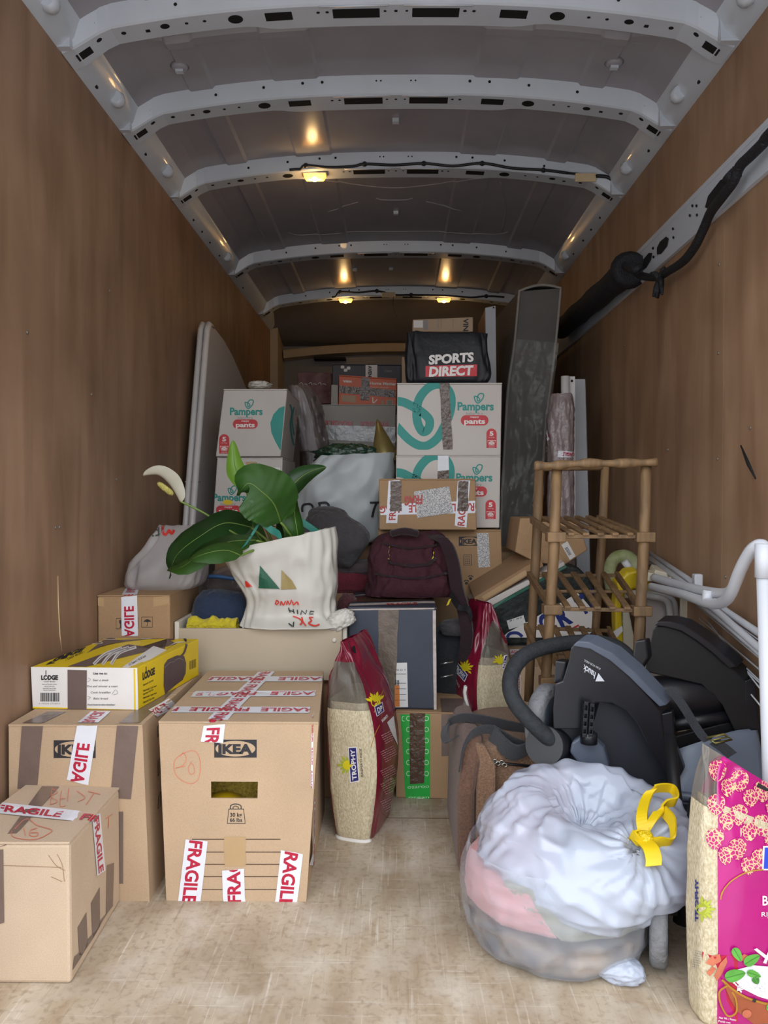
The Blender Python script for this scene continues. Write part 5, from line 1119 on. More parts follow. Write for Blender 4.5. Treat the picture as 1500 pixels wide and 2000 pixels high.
r, bd, P = carton('flat_carton', 'beige printed carton on top, sticking up behind the navy bag', 'box', c, M('beige_card', '#b79f84', .6, .08, 10), flap=None)
put(r, 'print', ['ink', 'white_print', 'grey_print'], lambda b: (text(b, 'VINE', quadmap(P, [(905, 622), (905, 655), (915, 655), (915, 622)], .0008), 0, .03), rect(b, P, [(827, 644), (835, 644), (835, 625), (827, 625)], 2, .0008), rect(b, P, [(808, 640), (826, 640), (826, 626), (808, 626)], 1, .0007), [rect(b, P, [(x, 641), (x + .9, 641), (x + .9, 623), (x, 623)], 2, .0007) for x in (855, 861, 884)]))
# cartons deeper in the middle
m = MB(); m.box(-.375, -.01, 3.95, 4.4, 0, 1.175); tag(m.build('moving_box', 'card_old', bevel=.004), 'tall plain brown carton hidden at the foot of the middle stack', 'box')
c = [W(627, 882, 3.9), W(772, 882, 3.9), W(773, 797, 3.9), W(628, 790, 3.9)]
for p in c[:2]: p.z = 1.178
c[2].z = c[3].z = 1.408; c += [p + V((0, .5, 0)) for p in c]
r, bd, P = carton('white_carton', 'pale grey carton with upside-down fragile print and silver tape in the middle stack', 'box', c, M('pale_card', '#a9a8a2', .6, .04, 8), flap='x')
text_r = lambda b, s, x0, x1, y0, y1, m, off=.0008: text(b, s, quadmap(P, [(x1, y0), (x0, y0 + 0), (x0, y1), (x1, y1)], off), m, .03)
put(r, 'fragile_print', ['tape_red'], lambda b: (text_r(b, 'FRAGILE', 634, 689, 822, 831, 0), text_r(b, 'FRAGILE', 704, 758, 824, 833, 0)))
put(r, 'silver_tape', M('silver_tape', '#b9bec3', .22, .12, 14, spec=.7, bump=.5, bscale=30), lambda b: rect(b, P, [(641, 859), (772, 865), (772, 834), (634, 830)], 0, .0012, 10, 4, .01))
put(r, 'print', ['zip_blue', 'yellow_print', 'grey_print'], lambda b: ([rect(b, P, [(x, y + 1), (x + 18, y + 1), (x + 18, y), (x, y)], 0, .0008) for x in (648, 667) for y in (866, 869, 872)], poly(b, P, [(684, 866), (704, 868), (704, 876), (684, 876)], 1, .0008)))
c = [W(661, 795, 4.0), W(774, 800, 4.0), W(775, 741, 4.0), W(662, 734, 4.0)]
c[0].z = c[1].z = 1.4135; c += [p + V((0, .16, 0)) for p in c]
r, bd, P = carton('orange_carton', 'orange and white printed carton with crossed brown tape on the middle stack', 'box', c, M('vax_orange', '#d2623a', .45, .05, 8), flap='x')
def vx(b):
    ptext(b, P, 'vax', 679, 744, 19, 5.5, 2, 1, .0008, .05); ptext(b, P, 'Home Master', 748, 749, 52, 5.5, 2, 1, .0008, .03); ptext(b, P, 'vacuum cleaner', 740, 756, 40, 2.5, 2, 1, .0008, .0)
    rect(b, P, [(667, 784), (695, 787), (695, 773), (667, 772)], 2, .0008); rect(b, P, [(745, 791), (750, 791), (750, 782), (745, 782)], 2, .0008); rect(b, P, [(754, 791), (768, 792), (768, 781), (754, 781)], 2, .0008); rect(b, P, [(757, 790), (765, 790), (765, 783), (757, 783)], 3, .0011); stroke(b, P, [(728, 776), (729, 787), (737, 780)], 2, 1, .0009)
put(r, 'print', ['vax_orange', 'white_print', 'yellow_cloth' if False else 'beige_card', 'grey_print'], vx)
put(r, 'tape', 'tape_gloss', lambda b: (rect(b, P, [(661, 767), (773, 777), (773, 762), (661, 753)], 0, .0014, 8, 2), rect(b, P, [(703, 795), (720, 796), (722, 738), (706, 737)], 0, .0018, 2, 4)))
c = [W(646, 800, 4.0), W(660, 800, 4.0), W(660, 752, 4.0), W(647, 751, 4.0)]; c[0].z = c[1].z = 1.4135; c += [p + V((0, .16, 0)) for p in c]
m = MB(); m.hexa(c); tag(m.build('folder', 'pale_card', bevel=.002), 'narrow pale cardboard box at the left end of the orange carton', 'box')
c = [W(648, 760, 4.2), W(784, 765, 4.2), W(784, 713, 4.2), W(649, 712, 4.2)]; c[0].z = c[1].z = 1.4135; c += [p + V((0, .2, 0)) for p in c]
M('violet_dark', '#2a2530', .45, .15, 8)
r, bd, P = carton('dark_box', 'dark carton with a white label on the middle stack behind the orange carton', 'box', c, 'violet_dark', flap='x')
put(r, 'print', ['white_print', 'ink', 'grey_print'], lambda b: (rect(b, P, [(714, 737), (737, 737), (737, 713), (714, 713)], 0, .0008), text(b, 'AVENT', quadmap(P, [(719, 714), (719, 742), (726, 742), (726, 714)], .0012), 1, .04), [poly(b, P, rrect(x, y, 7, 6, 2), 0, .0008) for x, y in ((669, 717), (675, 723), (681, 719))], ptext(b, P, 'CREE', 758, 725, 14, 4, 0, 2, .0008, .0)))
m = MB(); m.box(-.56, -.385, 4.47, 4.8, 0, 1.475); tag(m.build('moving_box', M('card_night', '#4d3f35', .8, .1, 8), bevel=.004), 'tall dark carton far back on the left, under the red printed box', 'box')
c = [W(580, 783, 4.4), W(646, 786, 4.4), W(648, 728, 4.4), W(581, 726, 4.4)]; c[0].z = c[1].z = 1.478; c += [p + V((0, .3, 0)) for p in c]
r, bd, P = carton('printed_box', 'pink and red printed box far back left of the orange carton', 'box', c, M('red_pattern', '#8c6a68', .6, .1, 20, col2='#6a3138'), flap=None)
put(r, 'print', ['white_print', 'red_print'], lambda b: [stroke(b, P, [(585 + i * 9, 750), (589 + i * 9, 747 + i % 2 * 3), (592 + i * 9, 752)], 1, 0, .001) for i in range(6)])
# cartons: tall slim thing left of the navy bag
m = MB(); c = [W(783, 742, 3.7), W(794, 742, 3.7), W(794, 697, 3.7), W(785, 697, 3.7)]; c[0].z = c[1].z = 0; c += [p + V((0, .05, 0)) for p in c]; m.hexa(c, 0); tag(m.build('board', 'beige_card', bevel=.002), 'narrow upright pale board between the dark carton and the navy bag', 'board')
# clear plastic wrapped roll between the stacks
rows = [pxr(1060, 595, 660, 3.62, .07), pxr(930, 597, 655, 3.62, .10), pxr(880, 588, 642, 3.62, .11), pxr(830, 578, 632, 3.62, .12), pxr(790, 570, 624, 3.62, .12), pxr(765, 567, 610, 3.62, .10), pxr(754, 568, 590, 3.62, .05)]
rows = [list(q) for q in rows]; rows[0][2] = .0
for q in rows: q[0] += .0
L = Loft(rows, 2.4, 21, .014, 8, .018, 15); r = empty('wrapped_bedding', (-.4, 3.62, 0), 'tall roll of bedding wrapped in clear shiny plastic between the stacks', 'bedding')
m = L.mesh(72, 60); m.build('film', 'clear_film', r); L2 = Loft([q[:3] + [max(.01, q[3] - .012), max(.01, q[4] - .012)] for q in rows], 2.4, 22, .01, 8, .012, 12)
m = L2.mesh(60, 40, mf=lambda u, v: 0 if .55 < u < .80 else 1); m.build('roll', [M('roll_white', '#b2aeb0', .8, .1, 10), M('roll_brown', '#5b4c42', .8, .2, 8)], r)
# ------------------------------------------------------------------ white boards on the left, mattress and boards on the right
M('white_gloss', '#cfccca', .32, .03, 6, spec=.5); M('white_grey', '#a9acb2', .45, .04, 8)
def side_board(x, lab, off):
    """flat board standing along the left wall, rounded towards the back"""
    pr = [(355 + off, 1050), (358 + off, 1015), (372 + off, 830), (384 + off, 680), (387 + off, 645), (390 + off, 634)]
    pts = [WX(px, py, x) for px, py in pr]
    top = [(3.5, 1.716), (3.7, 1.70), (3.9, 1.66), (4.1, 1.60), (4.3, 1.53), (4.5, 1.45), (4.52, .02), (3.05, .02)]
    pts += [V((x, y, z)) for y, z in top]; pts[0].z = min(pts[0].z, .8); lo = pts[0].copy()
    pts = [V((x, 3.02, .02))] + [p for p in pts[:-1]]
    r = empty('table_board', (x, 3.6, .0), lab, 'board', 'white boards by the left wall')
    m = MB(); m.prism(pts, (.024, 0, 0)); m.build('panel', 'white_gloss', r, bevel=.003, seg=2)
    m = MB(); edge = pts[1:8]; m.tube([p + V((.0125, 0, 0)) for p in edge], .0145, 10); m.build('edge_strip', 'white_gloss', r)
    m = MB(); p = WX(371 + off, 941, x + .0125); m.box(p.x - .016, p.x + .016, p.y - .02, p.y + .01, p.z - .002, p.z + .002); m.build('joint', 'grey_print', r)
side_board(-.885, 'tall white board leaning by the left wall, the one nearest the wall', 0)
side_board(-.852, 'tall white board by the left wall, the one beside the nappy cartons', 12)
# mattress in clear plastic
M('mattress', '#5f5d59', .85, .12, 7, bump=.15, bscale=60); M('mattress_side', '#6b6258', .85, .15, 90, bump=.3, bscale=150); M('piping', '#8f8a83', .7, .05, 30)
M('plastic_wrap', '#a8a8a6', .09, .1, 8, alpha=.16, trans=.1, bump=.9, bscale=9, spec=1., bdist=.03)
def mcurve(side):
    px = [(1014, 569), (1004, 677), (992, 765), (982, 941), (978, 1029), (972, 1160)] if side == 0 else [(1095, 563), (1083, 689), (1066, 824), (1060, 912), (1052, 1029), (1046, 1160)]
    return [W(x, y, 3.42) for x, y in px]
Lc, Rc = mcurve(0), mcurve(1)
Lc.append(Lc[-1] * 1); Rc.append(Rc[-1] * 1); Lc[-1] = V((Lc[-1].x - .005, 3.42, .01)); Rc[-1] = V((Rc[-1].x - .03, 3.42, .01))
r = empty('mattress', (.5, 4.1, 0), 'tall grey mattress in clear plastic standing upright by the right wall', 'mattress')
lc = crom(Lc, 8); rc = crom(Rc, 8); n = len(lc)
m = MB(); D = V((.0, 1.28, .0))
def rnd(i, s):    # rounded top corners
    p = lc[i] if s == 0 else rc[i]; return V(p)
m.grid(lambda u, v: lerp(rnd(round(v * (n - 1)), 0), rnd(round(v * (n - 1)), 1), u) + V((0, .0 + .004 * noise.noise(V((u * 4, v * 9, 0))), 0)), 8, n - 1, 0)
m.grid(lambda u, v: rnd(round(v * (n - 1)), 0) + D * u - V((.035 * math.sin(u * 3.14), 0, 0)), 12, n - 1, 1)
m.grid(lambda u, v: rnd(round(v * (n - 1)), 1) + D * u + V((.0 * math.sin(u * 3.14), 0, 0)), 8, n - 1, 1)
m.grid(lambda u, v: lerp(rnd(0, 0), rnd(0, 1), u) + D * v + V((0, 0, .02 * math.sin(u * 3.14))), 8, 4, 0)
m.grid(lambda u, v: lerp(rnd(round(v * (n - 1)), 0), rnd(round(v * (n - 1)), 1), u) + D, 4, n - 1, 0)
m.build('body', ['mattress', 'mattress_side'], r)
m = MB(); top = [lerp(lc[0], rc[0], t) + V((0, -.004, .02 * math.sin(t * 3.14))) for t in [i / 8 for i in range(9)]]
m.tube([p + V((0, -.004, 0)) for p in lc[::-1]] + top[1:-1] + [p + V((0, -.004, 0)) for p in rc], .006, 7); m.build('piping', 'piping', r)
m = MB(); k0 = int(n * .16)
m.grid(lambda u, v: lerp(lc[k0 + round(v * (n - 1 - k0))], rc[k0 + round(v * (n - 1 - k0))], lerp(-.06, 1.05, u)) + V((0, -.014 - .012 * crease(V((u * 2.5, v * 9, 3))) - .006 * crease(V((u * 6 + v * 8, v * 14, 1))), 0)), 26, n - 1 - k0, 0)
m.grid(lambda u, v: lc[k0 + round(v * (n - 1 - k0))] + D * u * .95 + V((-.02 - .015 * crease(V((u * 3, v * 8, 7))), -.01 * (1 - u), 0)), 22, n - 1 - k0, 0)
m.build('plastic_cover', 'plastic_wrap', r)
# upright white frame side with red board, between navy bag and mattress
r = empty('timber_upright', (.4, 3.45, 0), 'upright white wooden frame between the navy bag and the mattress', 'frame')
c = [W(955, 1395, 3.36), W(976, 1395, 3.36), W(968, 597, 3.36), W(948, 601, 3.36)]; c[0].z = c[1].z = 0; c += [p + V((0, .025, 0)) for p in c]
m = MB(); m.hexa(c); q = W(964, 601, 3.358); m.lathe([(.004, 0), (.004, .002), (.002, .002)], q, (0, -1, 0), 8, 1); m.build('front_edge', ['white_grey', 'hole'], r, bevel=.002)
c = [W(954, 1395, 3.386), W(957, 1395, 3.386), W(951, 603, 3.386), W(948, 603, 3.386)]; c[0].z = c[1].z = 0; c += [p + V((0, .3, 0)) for p in c]
m = MB(); m.hexa(c); m.build('panel', M('red_brown_board', '#7a4c40', .5, .1, 8), r)
# wrapped tubes and the white board behind the rack
r = empty('wrapped_poles', (.72, 3.1, 0), 'white metal poles wrapped in pinkish bubble film behind the wooden rack', 'poles')
m = MB()
a0 = W(1104, 735, 3.05); a1 = V((a0.x + .012, 3.05, 0.0)); m.tube([a0, a1], .017, 14); m.build('pole', 'white_gloss', r)
m = MB(); a0 = W(1116, 736, 3.08); m.hexa([V((a0.x + .005, 3.07, 0)), V((a0.x + .025, 3.07, 0)), V((a0.x + .012, 3.07, a0.z)), V((a0.x - .012, 3.07, a0.z)), V((a0.x + .005, 3.10, 0)), V((a0.x + .025, 3.10, 0)), V((a0.x + .012, 3.10, a0.z)), V((a0.x - .012, 3.10, a0.z))], 0)
q = W(1117, 744, 3.069); m.lathe([(.005, 0), (.005, .002), (.002, .002)], q, (0, -1, 0), 8, 1); m.build('channel', ['white_gloss', 'hole'], r)
rows = [pxr(1400, 1075, 1125, 3.05, .05), pxr(1100, 1068, 1122, 3.05, .055), pxr(1000, 1072, 1120, 3.05, .05), pxr(900, 1074, 1119, 3.05, .05), pxr(830, 1070, 1121, 3.05, .055), pxr(790, 1074, 1119, 3.05, .05), pxr(770, 1080, 1116, 3.05, .04)]
rows = [list(q) for q in rows]; rows[0][2] = .01
L = Loft(rows, 2.4, 31, .006, 9, .008, 16); m = L.mesh(56, 50); m.build('bubble_film', M('bubble', '#8d7f7f', .28, .15, 30, spec=.6, bump=.5, bscale=60), r); P = Pix(m)
ftape(r, P, [(1088, 893), (1120, 894), (1120, 882), (1090, 880)], rev=True, phase=-.2, off=.004, n=6); ftape(r, P, [(1068, 862), (1074, 858), (1070, 838), (1064, 842)], phase=-.3, off=.004)
m = MB(); c = [W(1131, 1420, 3.2), W(1160, 1420, 3.2), W(1143, 740, 3.2), W(1120, 740, 3.2)]; c[0].z = c[1].z = 0; c += [p + V((.01, .03, 0)) for p in c]; m.hexa(c); tag(m.build('shelf_board', 'white_grey', bevel=.002), 'upright grey-white shelf board nearest the right wall behind the wooden rack', 'board')
m = MB(); c = [W(1093, 1420, 3.3), W(1128, 1420, 3.3), W(1106, 745, 3.3), W(1092, 750, 3.3)]
# stuff under the mattress and rack
def hexq(q, Y, d, name, lab, cat, mat, z=None, bev=.003, flap=None, group=None):
    c = [W(p[0], p[1], Y) for p in q]
    if z is not None: c[0].z = c[1].z = z
    c += [p + V(d) for p in c]; return carton(name, lab, cat, c, mat, group, flap=flap, bev=bev)
r, bd, P = hexq([(975, 1300), (1075, 1300), (1075, 1075), (978, 1078)], 2.98, (0, .3, 0), 'moving_box', 'small taped brown carton with a number label right of the icon carton', 'box', 'card_dark', z=0)
put(r, 'label', ['paper', 'ink'], lambda b: (rect(b, P, [(985, 1127), (1000, 1126), (1000, 1098), (985, 1099)], 0, .001), ptext(b, P, '25', 996, 1112, 9, 7, 0, 1, .0016, .03), rect(b, P, [(988, 1105), (992, 1105), (992, 1101), (988, 1101)], 1, .0016)), 'white label')
put(r, 'tape', 'tape_clear', lambda b: rect(b, P, [(980, 1098), (1070, 1095), (1070, 1078), (980, 1080)], 0, .0012, 6, 2, .02))
# slanting stack: flat carton, white board, dark green bag
def slab(q, Y, d, name, lab, cat, mat, bev=.003):
    m = MB(); c = [W(p[0], p[1], Y) for p in q]; c += [p + V(d) for p in c]; m.hexa(c); return tag(m.build(name, mat, bevel=bev), lab, cat), m
# big dark bag standing behind the rack
pts = [(920, 1262), (922, 1215), (937, 1199), (1000, 1160), (1106, 1102), (1130, 1108), (1158, 1135), (1172, 1190), (1172, 1262)]
r = empty('shopping_bag', (.46, 2.75, .46), 'large dark green shopping bag lying behind the wooden rack, white panel with blue letters', 'bag')
p3 = [W(x, y, 2.66) for x, y in pts]; zb2 = min(p.z for p in p3); m = MB(); m.prism(p3, (0, .16, 0)); m.build('body', M('green_black', '#18211f', .55, .25, 20, bump=.5, bscale=40), r, bevel=.012, seg=3); P = Pix(m)
put(r, 'trim', M('green_edge', '#23604c', .5, .08, 20), lambda b: rect(b, P, [(938, 1203), (1106, 1108), (1104, 1103), (936, 1198)], 0, .003, 6, 1))
def op(b):
    poly(b, P, [(981, 1245), (990, 1236), (1012, 1224), (1045, 1206), (1062, 1196), (1128, 1158), (1136, 1166), (1156, 1190), (1160, 1245)], 0, .003)
    for cx, cy, ch, w in ((1003, 1238, 'P', 0), (1066, 1216, 'O', 0), (1099, 1203, 'R', 0), (1136, 1180, 'T', 0), (1160, 1168, 'S', 0)):
        if ch == 'P': stroke(b, P, [(990, 1245), (996, 1237), (1010, 1236), (1020, 1243)], 6, 1, .004)
        else: ptext(b, P, ch, cx, cy, 26 if ch != 'T' else 22, 36, -27, 1, .0042, .05)
    rect(b, P, [(1111, 1232), (1131, 1222), (1129, 1219), (1110, 1229)], 2, .0045); stroke(b, P, [(1150, 1226), (1144, 1232), (1150, 1240), (1156, 1236)], 4, 1, .004)
put(r, 'lettering', ['white_print', M('royal_blue', '#1c2f7a', .5, .05, 20), 'red_print'], op)
put(r, 'price_sticker', ['paper', 'ink'], lambda b: (rect(b, P, [(994, 1229), (1027, 1219), (1022, 1201), (989, 1212)], 0, .0045), [rect(b, P, [(995 + i * 1.7, 1214 - i * .5), (996 + i * 1.7, 1213.7 - i * .5), (996 + i * 1.7, 1210.5 - i * .5), (995 + i * 1.7, 1211 - i * .5)], 1, .005) for i in (0, 1, 2, 4, 8, 9, 10, 12, 13)]), 'white price sticker')
o, m = slab([(933, 1199), (1104, 1104), (1102, 1097), (924, 1187)], 2.655, (0, .26, .02), 'white_board', 'white board lying slanted on the dark green shopping bag', 'board', 'white_card')
r, bd, P = hexq([(935, 1183), (1062, 1106), (1055, 1090), (925, 1168)], 2.65, (0, .24, .03), 'flat_carton', 'long flat brown carton lying slanted on the white board right of the backpack', 'box', 'card_old')
put(r, 'tape', 'tape_clear', lambda b: rect(b, P, [(945, 1173), (1030, 1122), (1026, 1113), (941, 1165)], 0, .0012, 6, 2, .01))
pts = [(1006, 1078), (1050, 1100), (1104, 1103), (1148, 1074), (1136, 1040), (1118, 1012), (1016, 1012)]
r = empty('moving_box', W(1070, 1090, 2.98), 'tilted brown carton with a white sticker behind the wooden rack', 'box')
m = MB(); m.prism([W(x, y, 2.70) for x, y in pts], (0, .24, .0)); m.build('body', 'card_dark', r, bevel=.004); P = Pix(m)
put(r, 'seam', 'card_old', lambda b: stroke(b, P, [(1018, 1074), (1080, 1066), (1112, 1102)], 1, 0, .001, smooth=False))
put(r, 'sticker', ['paper', 'ink'], lambda b: (rect(b, P, [(1113, 1094), (1124, 1086), (1108, 1057), (1096, 1064)], 0, .0012), [rect(b, P, [(1103 + i * 1.2, 1072 + i * 2.2), (1109 + i * 1.2, 1069 + i * 2.2), (1108.5 + i * 1.2, 1068 + i * 2.2), (1102.5 + i * 1.2, 1071 + i * 2.2)], 1, .0018) for i in range(7)]), 'white sticker with small print')
m = MB(); m.box(.57, .72, 2.71, 2.95, 0, .44); tag(m.build('moving_box', 'card_old', bevel=.004), 'plain brown carton low behind the buggy under the green shopping bag', 'box')
r, bd, P = hexq([(985, 1400), (1085, 1400), (1085, 1247), (983, 1248)], 2.68, (0, .28, 0), 'moving_box', 'brown carton with fragile tape under the dark green shopping bag', 'box', 'card_dark', z=0)
ftape(r, P, [(990, 1262), (1083, 1262), (1083, 1255), (990, 1256)], phase=-.3, off=.0016); ftape(r, P, [(996, 1278), (1080, 1277), (1080, 1268), (996, 1268)], phase=-.2, off=.0016)
r, bd, P = hexq([(1010, 1395), (1085, 1395), (1086, 1302), (1018, 1304)], 2.42, (0, .16, 0), 'moving_box', 'small brown carton with fragile tape seen through the buggy handle', 'box', 'card', z=0)
ftape(r, P, [(1018, 1300), (1016, 1384), (1012, 1384), (1012, 1300)], phase=0, off=.0016)
put(r, 'seam', 'card_old', lambda b: (stroke(b, P, [(1028, 1306), (1027, 1390)], 1, 0, .001), stroke(b, P, [(1034, 1306), (1034, 1390)], 1, 0, .001)))
# shelf rods and dark things between dark carton and the back rice sack
m = blob((.20, 2.66, .36), (.07, .06, .16), 3, 51, .08, 3, .04, 8); 
for v in m.v: v.z = max(v.z, .272)
r = empty('folded_buggy', (.2, 2.66, .272), 'dark folded fabric bundle with thin metal rods right of the dark carton', 'buggy')
m.build('fabric', 'dark_cloth', r)
for y in (1297, 1323): q = MB(); q.tube([W(860, y, 2.56), W(885, y - 5, 2.57)], .003, 6); q.build('rod', M('steel_rod%d' % y, '#c8c8c8', .25, .05, 30, metal=.9), r)
q = blob((.205, 2.60, .50), (.055, .04, .03), 2.5, 52, .08, 3, .04, 8); q.build('grey_panel', 'grey_cloth', r)
# ------------------------------------------------------------------ wooden shoe rack
r = empty('shoe_rack', (.42, 2.12, 0), 'open wooden shoe rack with slatted shelves standing behind the buggy', 'rack')
YF, YK = 2.0, 2.27
def post(p, q, Y, ra=.0125):
    a = W(*p, Y); c = W(*q, Y); d = (c - a) / (a.z - c.z); e_ = a + d * (a.z - .338); m = MB(); m.tube([a, lerp(a, c, .4) + V((.003, 0, 0)), c, e_], [ra, ra * 1.08, ra, ra], 12); return m.build('post', 'rack_wood', r)
post((1088, 912), (1066, 1330), YF, .0135); post((1262, 905), (1247, 1260), YF, .0135); post((1053, 912), (1038, 1240), YK, .0135); post((1182, 912), (1163, 1232), YK, .012)
m = MB(); m.tube(crom([W(1044, 910, YF - .02), W(1085, 909, YF - .02), W(1140, 905, YF - .02), W(1210, 905, YF - .02), W(1282, 903, YF - .02)], 5), [.011 + .0025 * math.sin(i * 1.3) for i in range(21)], 9); m.build('top_rail', 'rack_wood', r)
m = MB(); m.tube([W(1048, 914, YK), W(1185, 912, YK)], .010, 8); m.build('top_rail', 'rack_wood', r)
def shelf(fl, fr_, bl, br, ns):
    A, B_, C_, D_ = W(*fl, YF), W(*fr_, YF), W(*bl, YK), W(*br, YK)
    def bar(p, q, w, h, nm='rail'):
        t = (q - p).normalized(); s = t.cross(V((0, 0, 1))).normalized() * w / 2; u = V((0, 0, h / 2)); m = MB(); m.hexa([p - s - u, p + s - u, p + s + u, p - s + u, q - s - u, q + s - u, q + s + u, q - s + u]); return m.build(nm, 'rack_wood', r, bevel=.002)
    bar(A, B_, .012, .010); bar(C_, D_, .012, .010); bar(lerp(A, C_, .5), lerp(B_, D_, .5), .010, .008)
    t = (C_ - A).normalized()
    bar(A - t * .015, C_ + t * .01, .012, .02, 'side_rail'); bar(B_ - t * .015, D_ + t * .01, .012, .02, 'side_rail')
    for i in range(ns): f = (i + 1) / (ns + 1); bar(lerp(A, B_, f) - t * .012 + V((0, 0, .008)), lerp(C_, D_, f) + V((0, 0, .008)), .017, .008, 'slat')
    for p in (A, B_): m = MB(); m.box(p.x - .024, p.x + .024, p.y - .02, p.y + .02, p.z - .014, p.z + .012); m.build('joint_block', 'rack_wood', r, bevel=.003)
shelf((1085, 1048), (1258, 1048), (1040, 1016), (1170, 1014), 5); shelf((1078, 1189), (1252, 1192), (1034, 1124), (1206, 1124), 5); shelf((1072, 1330), (1245, 1335), (1028, 1226), (1190, 1232), 5)
# ------------------------------------------------------------------ right side behind the buggy: step stool, yellow seat, airer
M('cream_plastic', '#cfc8b4', .5, .04, 8, spec=.4); M('white_tube', '#c9cdd4', .35, .04, 10, spec=.5); M('yellow_plastic', '#d8bd1d', .4, .08, 10); M('grey_tube', '#b1afae', .4, .05, 12)
r = empty('folding_chair', (.92 * .8, 2.45, 0), 'folded cream plastic chair with grey tube frame behind the buggy', 'chair')
m = MB(); c = [W(1322, 1420, 2.42), W(1370, 1420, 2.42), W(1357, 1158, 2.42), W(1329, 1150, 2.42)]; c[0].z = c[1].z = .2; c += [p + V((.03, .09, 0)) for p in c]; m.hexa(c); m.build('side_panel', 'cream_plastic', r, bevel=.005)
m = MB(); c = [W(1255, 1420, 2.47), W(1318, 1420, 2.47), W(1312, 1172, 2.47), W(1262, 1168, 2.47)]; c[0].z = c[1].z = .2; c += [p + V((.02, .03, 0)) for p in c]; m.hexa(c); m.build('seat_board', M('seat_greige', '#aaa19b', .5, .04, 8), r, bevel=.004)
for k, (dx, dy, Y) in enumerate(((0, 0, 2.44), (11, -3, 2.48))):
    m = MB(); m.tube(crom([W(1222 + dx, 1162 + dy, Y), W(1255 + dx, 1163 + dy, Y), W(1290 + dx, 1168 + dy, Y), W(1303 + dx, 1176 + dy, Y), W(1308 + dx, 1195 + dy, Y), W(1310 + dx, 1250, Y), W(1312 + dx, 1330, Y), W(1312 + dx, 1420, Y)], 6), .0105, 10); m.build('frame_tube', 'grey_tube', r)
m = MB(); c = [W(1245, 1136, 2.38), W(1280, 1136, 2.38), W(1280, 1120, 2.38), W(1243, 1116, 2.38)]; c += [p + V((.03, .10, .0)) for p in c]; m.hexa(c); m.build('hinge_block', 'cream_plastic', r, bevel=.004)
m = MB(); c = [W(1275, 1125, 2.43), W(1345, 1142, 2.43), W(1345, 1130, 2.43), W(1280, 1113, 2.43)]; c += [p + V((.02, .10, .01)) for p in c]; m.hexa(c); m.build('arm', 'cream_plastic', r, bevel=.004)
m = MB(); m.tube([W(1304, 1148, 2.36), W(1312, 1150, 2.37)], .008, 8); m.tube([W(1306, 1127, 2.36), W(1308, 1148, 2.36)], .008, 10); m.build('pin', 'cream_plastic', r)
r = empty('step_stool', (.7, 2.55, 0), 'yellow and cream plastic step stool standing behind the wooden rack post', 'stool')
m = MB(); pts = [(1203, 1255), (1201, 1180), (1204, 1145), (1210, 1128), (1224, 1118), (1240, 1116), (1240, 1160), (1214, 1172), (1218, 1262)]; m.prism([W(x, y, 2.55) for x, y in pts], (.0, .05, 0)); m.build('side_frame', 'yellow_plastic', r, bevel=.006)
m = MB(); pts = [(1216, 1190), (1228, 1188), (1240, 1250), (1246, 1330), (1218, 1330)]; m.prism([W(x, y, 2.56) for x, y in pts], (.0, .04, 0)); m.build('inner_panel', 'cream_plastic', r, bevel=.004)
m = MB(); q = crom([W(1258, 1178, 2.52), W(1272, 1184, 2.52), W(1281, 1202, 2.52), W(1283, 1225, 2.52), W(1279, 1248, 2.52), W(1268, 1262, 2.52), W(1258, 1264, 2.52)], 6); m.tube(q, .007, 8)
for a_, b_ in (((1262, 1190), (1278, 1214)), ((1262, 1218), (1281, 1230)), ((1262, 1240), (1272, 1256))): m.tube([W(*a_, 2.52), W(*b_, 2.52)], .004, 6)
m.build('round_frame', 'yellow_plastic', r)
m = MB(); pts = [(1204, 1140), (1225, 1118), (1245, 1114), (1262, 1128), (1280, 1150), (1270, 1160), (1240, 1150), (1212, 1165)]; m.prism([W(x, y, 2.50) for x, y in pts], (.0, .06, .01)); m.build('top_cap', 'yellow_plastic', r, bevel=.008)
c = [W(1192, 1238, 2.48), W(1215, 1222, 2.48), W(1217, 1232, 2.48), W(1203, 1247, 2.48)]; m = MB(); m.prism(c, (0, .003, 0)); m.build('paper_tag', 'paper', r)
r = empty('toilet_seat', (.75, 2.62, .7), 'pale green and yellow children toilet seat ring above the yellow stool', 'toilet seat')
m = MB(); m.tube(crom([W(1195, 1150, 2.62), W(1190, 1115, 2.62), W(1200, 1092, 2.62), W(1220, 1086, 2.62), W(1236, 1096, 2.62), W(1240, 1118, 2.62)], 6), [.022] * 30 + [.02], 10); m.build('ring', M('ring_print', '#a9ab8b', .6, .2, 26, col2='#7d8a55'), r)
m = MB(); m.tube([W(1219, 1096, 2.60), W(1234, 1116, 2.60)], .012, 10); m.build('handle', 'white_tube', r)
